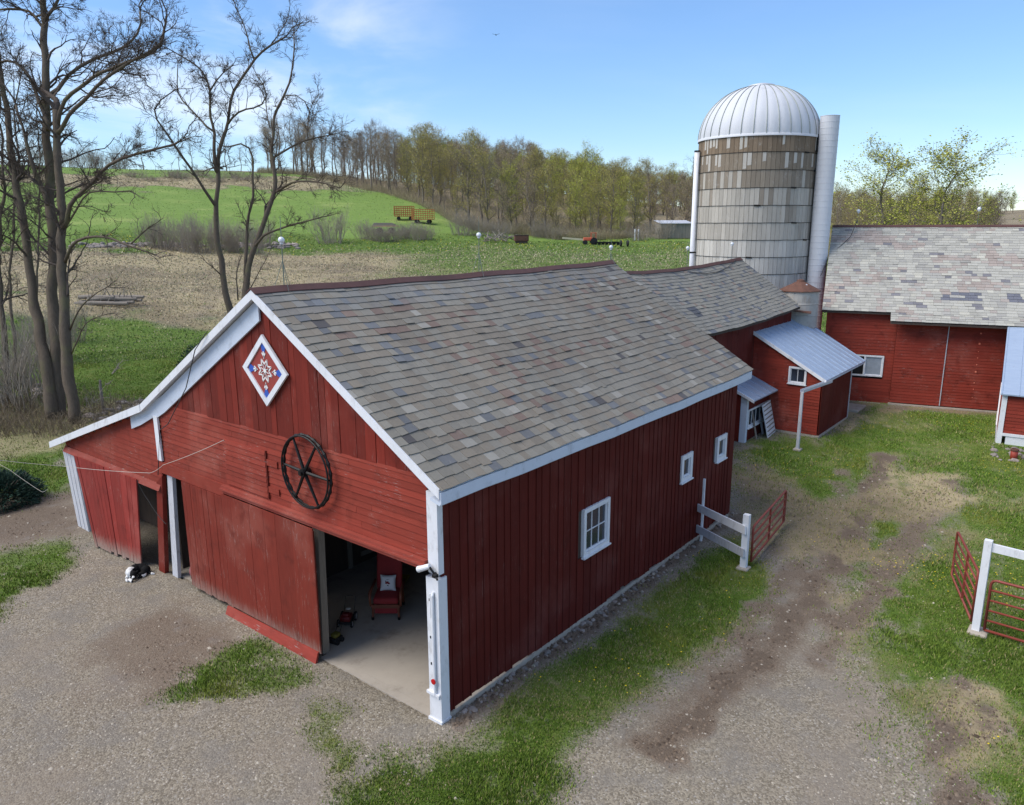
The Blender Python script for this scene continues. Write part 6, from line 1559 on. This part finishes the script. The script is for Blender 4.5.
# ---- dog
def organic(name, balls, tubes, colf, parent, vox=.012):
    m = MB()
    for c, r_ in balls: m.ell(c, r_ if hasattr(r_, '__len__') else (r_,)*3, 16, 10)
    for pts, rr_ in tubes: m.tube(pts, rr_, 12)
    o = m.build('tmp', None); rm = o.modifiers.new('r', 'REMESH'); rm.mode = 'VOXEL'; rm.voxel_size = vox
    s = o.modifiers.new('s', 'SMOOTH'); s.factor = .5; s.iterations = 4
    dg = bpy.context.evaluated_depsgraph_get(); me = bpy.data.meshes.new_from_object(o.evaluated_get(dg)); bpy.data.objects.remove(o)
    me.name = name; n = len(me.vertices); co_ = np.empty(n*3, np.float32); me.vertices.foreach_get('co', co_); co_ = co_.reshape(-1, 3)
    for a_ in list(me.attributes):
        if a_.name == 'Col': me.attributes.remove(a_)
    a_ = me.attributes.new('Col', 'FLOAT_COLOR', 'POINT'); c = np.hstack([colf(co_), np.ones((n, 1))]).astype(np.float32); a_.data.foreach_set('color', c.ravel())
    return link(name, me, M['fur'], parent, True)
t = NT('dog_fur'); n_ = t.noise(t.pos((1, 1, 1)), 60, 5, .7); b_ = t.mix(t.attr().outputs[0], (.6, .6, .6), t.math('MULTIPLY', n_, .6), 'MULTIPLY'); t.bump(n_, .5, .01); M['fur'] = t.fin(b_, .85, 0, .2)
# local frame of the dog: x = to the viewer's right, y = away from the viewer, z = up
da = math.atan2(RT[1], RT[0]); dgp = ground(136.5, 577, 0)
dog = thing('dog', 'black and white collie curled up asleep on the gravel by the lean-to door', 'dog', (dgp[0], dgp[1], tz1(dgp[0], dgp[1])), da)
BODY = [(.16, .26, .12), (.02, .34, .15), (-.12, .27, .155), (-.19, .10, .15), (-.17, -.05, .15)]
def dogcol(P):
    w_ = lin(228, 226, 222); k_ = lin(20, 19, 20)
    x, y, z = P[:, 0], P[:, 1], P[:, 2]
    white = ((x < -.10) & (y < .12) & (y > -.16) & (x > -.27) & (z > .06)) | ((y < -.19) & (x < .02)) | (np.hypot(x-.03, y+.23) < .035) | (x > .34) | ((x > .16) & (y < .12) & (z < .09) & (y > -.02))
    return np.where(white[:, None], w_, k_)
organic('body', [((.15, .25, .12), (.13, .13, .12)), ((.0, .31, .14), (.15, .13, .135)), ((-.13, .22, .15), (.14, .15, .14)), ((-.18, .05, .15), (.12, .15, .13)), ((-.13, -.06, .16), (.09, .09, .09)),
                 ((-.02, -.09, .155), (.095, .10, .085)), ((.03, -.19, .10), (.05, .09, .045)), ((.04, -.25, .09), (.032, .035, .03)), ((-.085, -.03, .215), (.03, .045, .022)), ((.065, -.03, .21), (.03, .045, .022)),
                 ((.12, .08, .07), (.10, .10, .07))],
        [(BODY, [.11, .12, .13, .125, .10]), ([(-.19, .0, .10), (-.21, -.12, .05), (-.15, -.24, .035), (-.10, -.29, .03)], [.06, .042, .034, .036]), ([(-.10, -.02, .08), (-.10, -.16, .045), (-.02, -.28, .035), (.02, -.31, .03)], [.05, .04, .032, .034]),
         ([(.17, .18, .07), (.20, .06, .05), (.13, -.04, .035), (.08, -.07, .03)], [.06, .045, .034, .034]), ([(.22, .24, .08), (.29, .20, .05), (.36, .16, .04), (.44, .17, .035)], [.045, .04, .04, .02])], dogcol, dog)
m = MB(); m.ell((.045, -.283, .10), (.014, .01, .011), 8, 6); m.build('nose', M['black'], dog)

# ---- white fence and red gate beside the barn
w0 = V3(11.25, -.16, 0); w1 = V3(10.2, -1.93, 0)
zg = tz1(10.7, -1.0)
fn = thing('rail_fence', 'short two-rail white fence closing the space between the barn side and the red gate', 'fence', (w0[0], w0[1], zg))
dv = w1-w0
m = MB(); m.beam((0, 0, -.1), (.0, 0, 2.0), .06, .06); m.build('pole', M['white'], fn)
m = MB(); m.beam((dv[0], dv[1], -.15), (dv[0], dv[1], 1.62), .17, .15, up=(1, 0, 0)); m.build('post', M['white'], fn)
nn = np.cross(dv/np.linalg.norm(dv), ZAX)
for z0_, z1_ in ((1.02, 1.30), (.34, .62)):
    m = MB(); m.beam(V3(0, 0, z0_+.04)+nn*.10-dv*.06, dv*1.05+V3(0, 0, z1_-.10)+nn*.10, .045, .24); m.build('rail', M['wornwhite'] if z0_ < .9 else M['white'], fn)
m = MB(); m.rbox((dv[0], dv[1], .0), (.34, .34, .12), .04); m.build('footing', M['concrete'], fn)
def tube_gate(name, label, a, b, h0, h1, bars, group, mids=(.5,), rr_=.032, flat=False):
    a, b = V3(*a), V3(*b); L = np.linalg.norm((b-a)[:2]); t = thing(name, label, 'gate', a, math.atan2(b[1]-a[1], b[0]-a[0]), group)
    dz = b[2]-a[2]; rd_ = .1
    m = MB(); m.tube([(0, 0, h0), (0, 0, h1-rd_), (.03, 0, h1-.03), (rd_, 0, h1), (L-rd_, 0, h1+dz), (L-.03, 0, h1-.03+dz), (L, 0, h1-rd_+dz), (L, 0, h0+dz), (0, 0, h0)], rr_, 8); m.build('frame', M['rustred'], t, True)
    for k in range(1, bars):
        z = h0+(h1-h0)*k/bars; m = MB(); m.tube([(0, 0, z), (L, 0, z+dz)], rr_*.8, 7); m.build('bar', M['rustred'], t, True)
    for q in mids: m = MB(); m.beam((L*q, 0, h0+dz*q), (L*q, 0, h1+dz*q), .05, .05, up=(1, 0, 0)); m.build('brace', M['rustred'], t)
    return t
tube_gate('tube_gate', 'red tube gate swung open behind the short white fence', (10.42, -2.05, tz1(10.4, -2.05)), (13.9, -1.75, tz1(13.9, -1.75)), .18, 1.22, 4, None, (.5, .97))
g1 = ground(973, 627); g2 = ground(951, 580)
tube_gate('tube_gate', 'red tube gate standing open, left of the tall white gate post', (g1[0], g1[1]+.05, 0), (g2[0], g2[1], 0), .15, 1.42, 5, None, (.45,))
gp_ = V3(10.28, -7.6, 0); rdir = (V3(9.2, -11.6, 0)-gp_); rdir /= np.linalg.norm(rdir)
b1 = on(1023, 640, 'z', .15); 
# direction of the gate to the right follows its foot rail
gdir = V3(float(b1[0])-gp_[0], float(b1[1])-gp_[1], 0); gdir /= np.linalg.norm(gdir); print('gate dir', gdir, b1)
ga = gp_+gdir*.17; gb = gp_+gdir*3.6
tube_gate('tube_gate', 'red tube gate hung under the white cross beam at the right edge', (ga[0], ga[1], 0), (gb[0], gb[1], 0), .12, 1.40, 5, None, (.5,))
gf = thing('gate_frame', 'tall white post with a cross beam carrying the red gates at the right edge', 'gate frame', gp_)
m = MB(); m.beam((0, 0, -.2), (0, 0, 2.34), .15, .16, up=(gdir[0], gdir[1], 0)); m.build('post', M['white'], gf)
m = MB(); q = gdir*3.75; m.beam((q[0], q[1], -.2), (q[0], q[1], 2.2), .14, .14, up=(gdir[0], gdir[1], 0)); m.build('post', M['white'], gf)
m = MB(); m.beam(gdir*.08+V3(0, 0, 2.18), q+V3(0, 0, 2.12)-gdir*.05, .07, .19); m.build('beam', M['white'], gf)
m = MB(); m.rbox((.02, -.05, .0), (.5, .42, .14), .05); m.build('footing', M['concrete'], gf)

# ---- boards leaning on the porch
def lean(name, label, p0, p1, wdt, top, mat, slats=0, cat='board'):
    t = thing(name, label, cat, (*p0[:2], tz1(p0[0], p0[1])), 0); a = V3(0, 0, .0); d = V3(*p1)-V3(*p0); d[2] = 0; d /= np.linalg.norm(d)
    n = V3(-d[1], d[0], 0); n = n if n[1] > 0 else -n
    up = V3(n[0]*.24, n[1]*.24, 1); up /= np.linalg.norm(up); m = MB()
    P = lambda u, v, w_: d*u+up*v+np.cross(d, up)*w_
    m.hexa([P(0, 0, 0), P(wdt, 0, 0), P(wdt, 0, .04), P(0, 0, .04), P(0, top, 0), P(wdt, top, 0), P(wdt, top, .04), P(0, top, .04)]); m.build('board', M[mat], t)
    if slats:
        sg = 1 if np.cross(d, up)[1] < 0 else -1
        m = MB(); rd = random.Random(6)
        for k in range(slats):
            z = top*(k+.35)/slats; w0_ = (.042 if sg > 0 else -.018); m.hexa([P(.06, z, w0_), P(wdt-.08, z+rd.uniform(-.02, .02), w0_), P(wdt-.08, z, w0_+.016), P(.06, z, w0_+.016), P(.06, z+.045, w0_), P(wdt-.08, z+.045, w0_), P(wdt-.08, z+.045, w0_+.016), P(.06, z+.045, w0_+.016)])
        m.build('slat', M['greywood'], t)['label'] = 'thin grey slats of the panel'
    return t
lp = ground(767, 441, .2); lq = ground(777, 432, .2)
lean('slatted_panel', 'wide white slatted panel leaning against the porch side', lp, lq, 1.3, 1.45, 'white', 8, 'panel')
lp = ground(761.5, 437.5, .2); lean('plank', 'white plank leaning on the porch between the slatted panel and the thin stick', lp, lq, .13, 1.15, 'wornwhite', 0, 'plank')
lp = ground(755.5, 442.5, .2); lean('plank', 'thin brown stick leaning on the porch nearest its white corner post', lp, lq, .09, 1.25, 'greywood', 0, 'plank')
# ---- step, bollard, rubble
sp = ground(849, 411, .28); st_ = thing('concrete_step', 'grey concrete step at the far end of the metal-roofed shed', 'step', (sp[0]+.2, sp[1]+.15, .2), 0); m = MB(); m.rbox((0, -.2, .12), (1.5, 1.0, .34), .04); m.rbox((0.1, -.75, .02), (1.3, .4, .2), .04); m.build('slab', M['concrete'], st_)
bp = ground(1013, 462, .2); bo = thing('red_bollard', 'short red pipe stub standing before the white base of the annex', 'pipe', (bp[0], bp[1], tz1(bp[0], bp[1]))); m = MB(); m.tube([(0, 0, -.1), (0, 0, .36)], .13, 16); m.build('pipe', mat_basic('pipe_red', lin(150, 58, 42), .6, var=.2), bo, True); m = MB(); m.lathe([(.15, .34), (.15, .40), (.10, .41), (.10, .3)], n=16, close=False); m.build('collar', M['rust'], bo)
def rocks(name, label, pts, smin, smax, seed, kind='stuff', parent=None):
    rd = random.Random(seed); m = MB()
    for x, y in pts:
        s = rd.uniform(smin, smax); bm = bmesh.new(); bmesh.ops.create_icosphere(bm, subdivisions=2, radius=1)
        A3 = [rd.uniform(.7, 1.3) for _ in range(3)]; ph = [rd.uniform(0, 9) for _ in range(3)]
        for v in bm.verts: k = 1+.18*math.sin(v.co.x*3+ph[0])+.14*math.sin(v.co.y*4+ph[1])+.1*math.sin(v.co.z*5+ph[2]); v.co = Vector((v.co.x*A3[0], v.co.y*A3[1], v.co.z*.6*A3[2]))*k*s
        bm.verts.index_update(); z = tz1(x, y)+s*.15; c = jitc(.3, rd); m.add([(v.co.x+x, v.co.y+y, v.co.z+z) for v in bm.verts], [tuple(v.index for v in f.verts) for f in bm.faces], c); bm.free()
    o = m.build(name, M['stone'], parent); tag(o, label, 'stones', kind=kind); return o
rd = random.Random(12)
rocks('foundation_stones', 'rough stones and rubble along the foot of the barn side wall', [(rd.uniform(.1, 14), -rd.uniform(.02, .14+.25*rd.random()**3)) for _ in range(80)], .03, .08, 1)
rocks('rubble', 'pale stone rubble round the base of the red annex', [(bp[0]+rd.uniform(-.6, 1.6), bp[1]+rd.uniform(-2.2, .9)) for _ in range(70)], .05, .14, 2)
ptsw = []
for px, py in ((8, 372), (20, 385), (30, 392), (42, 397), (96, 418), (112, 412), (128, 408), (146, 404), (162, 402), (178, 402)):
    for _ in range(9): q = ground(px+rd.uniform(-9, 9), py+rd.uniform(-4, 4)); ptsw.append((q[0], q[1]))
rocks('tumbled_stones', 'tumbled grey field stones strewn under the left trees', ptsw, .08, .26, 3)
rocks('hedge_stones', 'pale stones piled along the hedgerow beyond the brown field', [xy_of(rd.uniform(70, 300), rd.uniform(139, 145)) for _ in range(170)], .2, .6, 4)
# ---- logs on the lawn
for k, (px, L_, dz, dr, tilt) in enumerate(((92, 4.6, .0, 0, .05), (98, 5.0, .0, .7, -.03), (104, 4.2, .35, .3, .10), (110, 4.5, .1, 1.2, -.10), (116, 3.6, .45, .8, .02), (88, 3.2, .4, .9, .0))):
    x, y = xy_of(px, 78+dr); z = tz1(x, y); a = _ya-math.pi/2+tilt; dx, dy = math.cos(a)*L_/2, math.sin(a)*L_/2
    o = thing('log', 'grey weathered log in the heap on the lawn beyond the left trees', 'log', (x, y, z), 0, 'logs heaped on the lawn'); m = MB(); rk = random.Random(k)
    m.tube([(-dx, -dy, .2+dz), (-dx*.3, -dy*.3, .24+dz+rk.uniform(-.05, .05)), (dx*.4, dy*.4, .22+dz), (dx, dy, .2+dz)], [.2, .19, .17, .14], 9); m.build('stem', M['greywood'], o)
    m = MB(); 
    for q in range(3): f = rk.uniform(-.7, .9); e = V3(dx*f, dy*f, .3+dz); m.tube([e, e+V3(rk.uniform(-.4, .4), rk.uniform(-.4, .4), rk.uniform(.3, .9))], [.05, .02], 5)
    m.build('branch_stub', M['greywood'], o)['label'] = 'broken branch stubs of the log'
# fallen branch on the bank
g = Grow(55, .25, .05); q = ground(82, 412); 
fb_ = thing('fallen_branch', 'pale fallen forked branch leaning on the bank right of the tallest tree', 'branch', (q[0], q[1], tz1(q[0], q[1])))
qz_ = tz1(q[0], q[1])
g.limb([(0, 0, .05)]+[at(a_, b_, 37.0)-V3(q[0], q[1], qz_) for a_, b_ in ((92, 405), (101, 394), (104, 384), (112, 374))], .06, .03, (4, 6), .8, 2, .3); V, F = prisms(g.big+g.small, 5); np_mesh('limb', V, F, M['greywood'], fb_)
stb = thing('stump_post', 'thin grey post standing by the fallen branch', 'post', (*ground(103, 410)[:2], 0)); m = MB(); m.tube([(0, 0, -.1), (.02, 0, .9), (0.05, .02, 1.6)], [.09, .08, .06], 8); m.build('shaft', M['greywood'], stb)
# dark shrubs
def evergreen(name, label, loc, rx, ry, h, seed, n=9000):
    g = np.random.default_rng(seed); t = thing(name, label, 'shrub', loc)
    d = g.normal(0, 1, (n, 3)); d /= np.linalg.norm(d, axis=1)[:, None]; d[:, 2] = np.abs(d[:, 2]); rad = g.uniform(.6, 1.02, n)*(.8+.35*fbm(d[:, 0]*2.5+9, d[:, 1]*2.5+d[:, 2]*2, seed, 3))
    c = d*rad[:, None]*np.array([rx, ry, h]); s = .05*g.uniform(.6, 1.6, n); a = g.normal(0, 1, (n, 3)); a /= np.linalg.norm(a, axis=1)[:, None]; b = np.cross(a, d); b /= np.linalg.norm(b, axis=1)[:, None]+1e-6
    V = np.stack([c-a*s[:, None]*.5, c+a*s[:, None]*.5, c+d*s[:, None]*2+b*s[:, None]*.6], 1).reshape(-1, 3); F = np.arange(n*3).reshape(-1, 3); u = g.uniform(0, 1, n)[:, None]; col = lin(34, 52, 44)*(1-u)+lin(58, 82, 66)*u
    np_mesh('foliage', V, F, M['blades'], t, col=np.repeat(col, 3, axis=0))
    r = random.Random(seed); m = MB()
    for k in range(9): an = r.uniform(0, 6.28); m.tube([(0, 0, -.1), (math.cos(an)*rx*.4, math.sin(an)*ry*.4, h*.45), (math.cos(an)*rx*.7, math.sin(an)*ry*.7, h*.75)], [.05, .03, .01], 5)
    m.build('stems', M['bark'], t)
q = xy_of(198, 52); evergreen('evergreen_shrub', 'low dark blue-green shrub form standing in for a smeared dark patch behind the left roof edge', (q[0], q[1], tz1(*q)), 2.1, 1.8, 2.2, 5)  # mound of foliage standing in for a dark smear behind the eave
q = ground(4, 506); evergreen('evergreen_shrub', 'rounded dark green shrub cut by the left edge beside the brown track', (q[0], q[1]+.3, 0), 1.35, 1.2, 1.25, 6)
# ---- hay wagons on the slope
def wagon(px, r_, L_, label, rot):
    x, y = xy_of(px, r_); z = tz1(x, y); t = thing('hay_wagon', label, 'wagon', (x, y, z), _ya-math.pi/2+rot, 'hay wagons parked on the green slope')
    wm = mat_wag; m = MB(); m.box(-L_/2, L_/2, -1.15, 1.15, .75, .9); m.build('bed', wm, t)
    for sx in (-1, 1):
        for sy in (-1, 1):
            m = MB(); m.tube([(sx*L_*.3, sy*.95-.1, .38), (sx*L_*.3, sy*.95+.1, .38)], .38, 14); m.build('wheel', M['black'], t)
    for sy in (-1, 1):
        m = MB(); n = 9
        for k in range(n+1): xx = -L_/2+.05+(L_-.1)*k/n; m.box(xx-.05, xx+.05, sy*1.1-.04, sy*1.1+.04, .9, 3.0)
        for k in range(5): z_ = 1.15+k*.44; m.box(-L_/2, L_/2, sy*1.16-.025, sy*1.16+.025, z_, z_+.11)
        m.build('side_rack', wm, t)
    m = MB()
    for k in range(5): z_ = 1.15+k*.44; m.box(-L_/2-.05, -L_/2, -1.1, 1.1, z_, z_+.11)
    for k in range(5): yy = -1.05+k*.52; m.box(-L_/2-.1, -L_/2-.053, yy-.05, yy+.05, .9, 3.0)
    m.build('end_rack', wm, t)
mat_wag = mat_basic('orange_brown_timber', lin(172, 108, 60), .8, var=.3, scale=2, dirt=lin(96, 58, 38), dirt_amt=.6)
wagon(405.5, 178, 4.4, 'left orange-brown slatted hay wagon half behind the grey shrubs', .08); wagon(424, 174, 4.6, 'right orange-brown slatted hay wagon at the end nearest the wood', -.10)
x, y = xy_of(386, 160); t_ = thing('flat_trailer', 'low rusty flat trailer with timber left of the hay wagons', 'trailer', (x, y, tz1(x, y)), _ya-math.pi/2); m = MB(); m.box(-2.6, 2.6, -.9, .9, 1.3, 1.5); m.build('bed', mat_basic('pinkish_timber', lin(176, 132, 108), .8, var=.3), t_)
for k in range(4): m = MB(); m.box(-2.4, 2.2-k*.3, -.8+k*.4, -.5+k*.4, 1.51, 1.8+.08*k); m.build('timber', M['greywood'], t_)
for sx in (-1, 1): m = MB(); m.tube([(sx*1.2, -.9, .55), (sx*1.2, .9, .55)], .55, 14); m.build('axle_wheels', M['black'], t_)
# brush pile, rusty box, tractor, bale, hut
rd = random.Random(41)
x, y = xy_of(500, 150); t_ = thing('brush_pile', 'heap of pale cut branches at the foot of the wood', 'brush pile', (x, y, tz1(x, y))); m = MB()
for k in range(60):
    a = rd.uniform(0, 6.28); c = V3(rd.gauss(0, 2.2), rd.gauss(0, 1.2), rd.uniform(.1, .9)); L_ = rd.uniform(.8, 2.6); d = V3(math.cos(a), math.sin(a), rd.uniform(-.2, .7)); m.tube([c, c+d*L_], [rd.uniform(.05, .14), .04], 5)
m.build('branches', M['greywood'], t_)
x, y = xy_of(522, 148); t_ = thing('rusty_tank', 'rusty brown box tank by the brush pile', 'tank', (x, y, tz1(x, y)), _ya-math.pi/2+.1); m = MB(); m.rbox((0, 0, .95), (2.7, 1.4, 1.1), .15); m.build('shell', M['rust'], t_); m = MB(); m.box(-1.1, 1.1, -.6, .6, .1, .4); m.build('skid', M['darkwood'], t_); m = MB(); m.rbox((0, 0, 1.55), (2.8, 1.5, .12), .04); m.build('lid', M['darkwood'], t_)
x, y = xy_of(592, 148); t_ = thing('tractor', 'small orange-red tractor with a pale boom parked below the wood', 'tractor', (x, y, tz1(x, y)), _ya-math.pi/2+math.pi); orm = mat_basic('faded_orange', lin(206, 98, 66), .5, var=.15, scale=3)
m = MB(); m.rbox((.7, 0, 1.0), (1.5, .7, .6), .1); m.build('hood', orm, t_); m = MB()
for a_, b_ in ((-.9, -.5), (-.9, .5), (.0, -.5), (.0, .5)): m.beam((a_, b_, .7), (a_, b_, 2.1), .08, .08)
m.rbox((-.45, 0, 2.13), (1.15, 1.2, .1), .03); m.build('cab_frame', orm, t_); m = MB(); m.rbox((-.45, 0, 1.0), (.9, .9, .5), .08); m.build('seat_body', orm, t_)
for sx, r_ in ((-.5, .65), (1.1, .42)):
    for sy in (-1, 1): m = MB(); m.tube([(sx, sy*.7-.15, r_), (sx, sy*.7+.15, r_)], r_, 16); m.build('wheel', M['black'], t_)
m = MB(); m.beam((1.4, 0, .9), (5.4, .2, 1.25), .3, .34); m.build('boom', mat_basic('pale_boom', lin(206, 192, 160), .6, var=.1), t_)
x, y = xy_of(608, 147); t_ = thing('harrow', 'low dark farm implement beside the orange-red tractor', 'implement', (x, y, tz1(x, y)), _ya-math.pi/2); m = MB(); m.beam((-2.3, 0, .5), (2.3, 0, .5), .25, .2); m.beam((-2.3, .8, .4), (2.3, .8, .45), .2, .2)
m.build('frame', M['dark'], t_)
for k in range(7): m = MB(); m.tube([(-2.1+k*.7, .05, .25), (-2.1+k*.7, .2, .25)], .28, 12); m.build('disc', M['dark'], t_)
x, y = xy_of(625.5, 143); t_ = thing('old_tyres', 'pair of black tyres lying on the grass below the wood', 'tyres', (x, y, tz1(x, y)), _ya)
for k, (a_, b_) in enumerate(((-.1, -.6), (.1, .6))):
    m = MB(); m.tube([(a_+.55*math.cos(q*.3307), b_*1.0+.0, .62+.42*math.sin(q*.3307)) for q in range(20)], .18, 8, caps=False); m.build('tyre', M['black'], t_, True)
x, y = xy_of(674, 165); hz = tz1(x, y); t_ = thing('field_hut', 'grey weathered plank hut with a pale tin roof among the trees left of the silo', 'hut', (x, y, hz), _ya-math.pi/2+.15)
m = MB(); vboards(m, (-3.2, -1.8, 0), (1, 0, 0), (0, -1, 0), 0, 6.4, 0, 2.9, .3, batten=0, seed=5); vboards(m, (-3.2, 1.8, 0), (0, -1, 0), (-1, 0, 0), 0, 3.6, 0, 2.9, .3, batten=0, seed=6); m.box(-3.1, 3.2, 1.7, 1.78, 0, 2.9); m.box(3.1, 3.18, -1.7, 1.69, 0, 2.9); m.build('wall', mat_basic('hut_boards', lin(146, 138, 126), .85, var=.3, scale=3, stretch=(3, 3, .4), use_col=True), t_)
m = MB(); m.hexa([(-3.5, -2.1, 2.9), (3.5, -2.1, 2.9), (3.5, 2.1, 3.5), (-3.5, 2.1, 3.5), (-3.5, -2.1, 3.0), (3.5, -2.1, 3.0), (3.5, 2.1, 3.6), (-3.5, 2.1, 3.6)]); m.build('roof', M['galv'], t_)
x, y = xy_of(690, 166); t_ = thing('parked_car', 'pale car half hidden beside the plank hut left of the silo', 'car', (x, y, tz1(x, y)), _ya-math.pi/2); m = MB(); m.rbox((0, 0, .75), (4.3, 1.7, .7), .2, seg=3); m.build('body', mat_basic('pale_car_paint', lin(170, 176, 182), .3, var=.05), t_, True); m = MB(); m.rbox((-.2, 0, 1.25), (2.3, 1.5, .6), .25, seg=3); m.build('cabin', M['darkglass'], t_, True)
for sx in (-1.3, 1.3):
    for sy in (-.8, .8): m = MB(); m.tube([(sx, sy-.1, .33), (sx, sy+.1, .33)], .33, 14); m.build('wheel', M['black'], t_)
for k, px in enumerate((636, 639.5)): x, y = xy_of(px, 158); t_ = thing('white_post', 'short white marker post at the foot of the wood left of the hut', 'post', (x, y, tz1(x, y)), 0, 'white marker posts'); m = MB(); m.tube([(0, 0, -.1), (0, 0, 2.2)], .14, 8); m.build('shaft', M['white'], t_)
# a bird high over the wood
b_ = at(496, 35, 70); t_ = thing('bird', 'tiny dark bird gliding high above the wood', 'bird', b_, .6); m = MB(); m.ell((0, 0, 0), (.16, .05, .05), 10, 6); m.add([(.06, .03, .02), (-.05, .03, .02), (-.08, .32, .10), (.0, .34, .10), (.06, -.03, .02), (-.05, -.03, .02), (-.08, -.32, .10), (.0, -.34, .10)], [(0, 1, 2, 3), (4, 7, 6, 5)]); m.add([(-.13, .02, 0), (-.13, -.02, 0), (-.26, -.05, .01), (-.26, .05, .01)], [(0, 1, 2, 3)]); m.build('body', M['black'], t_)
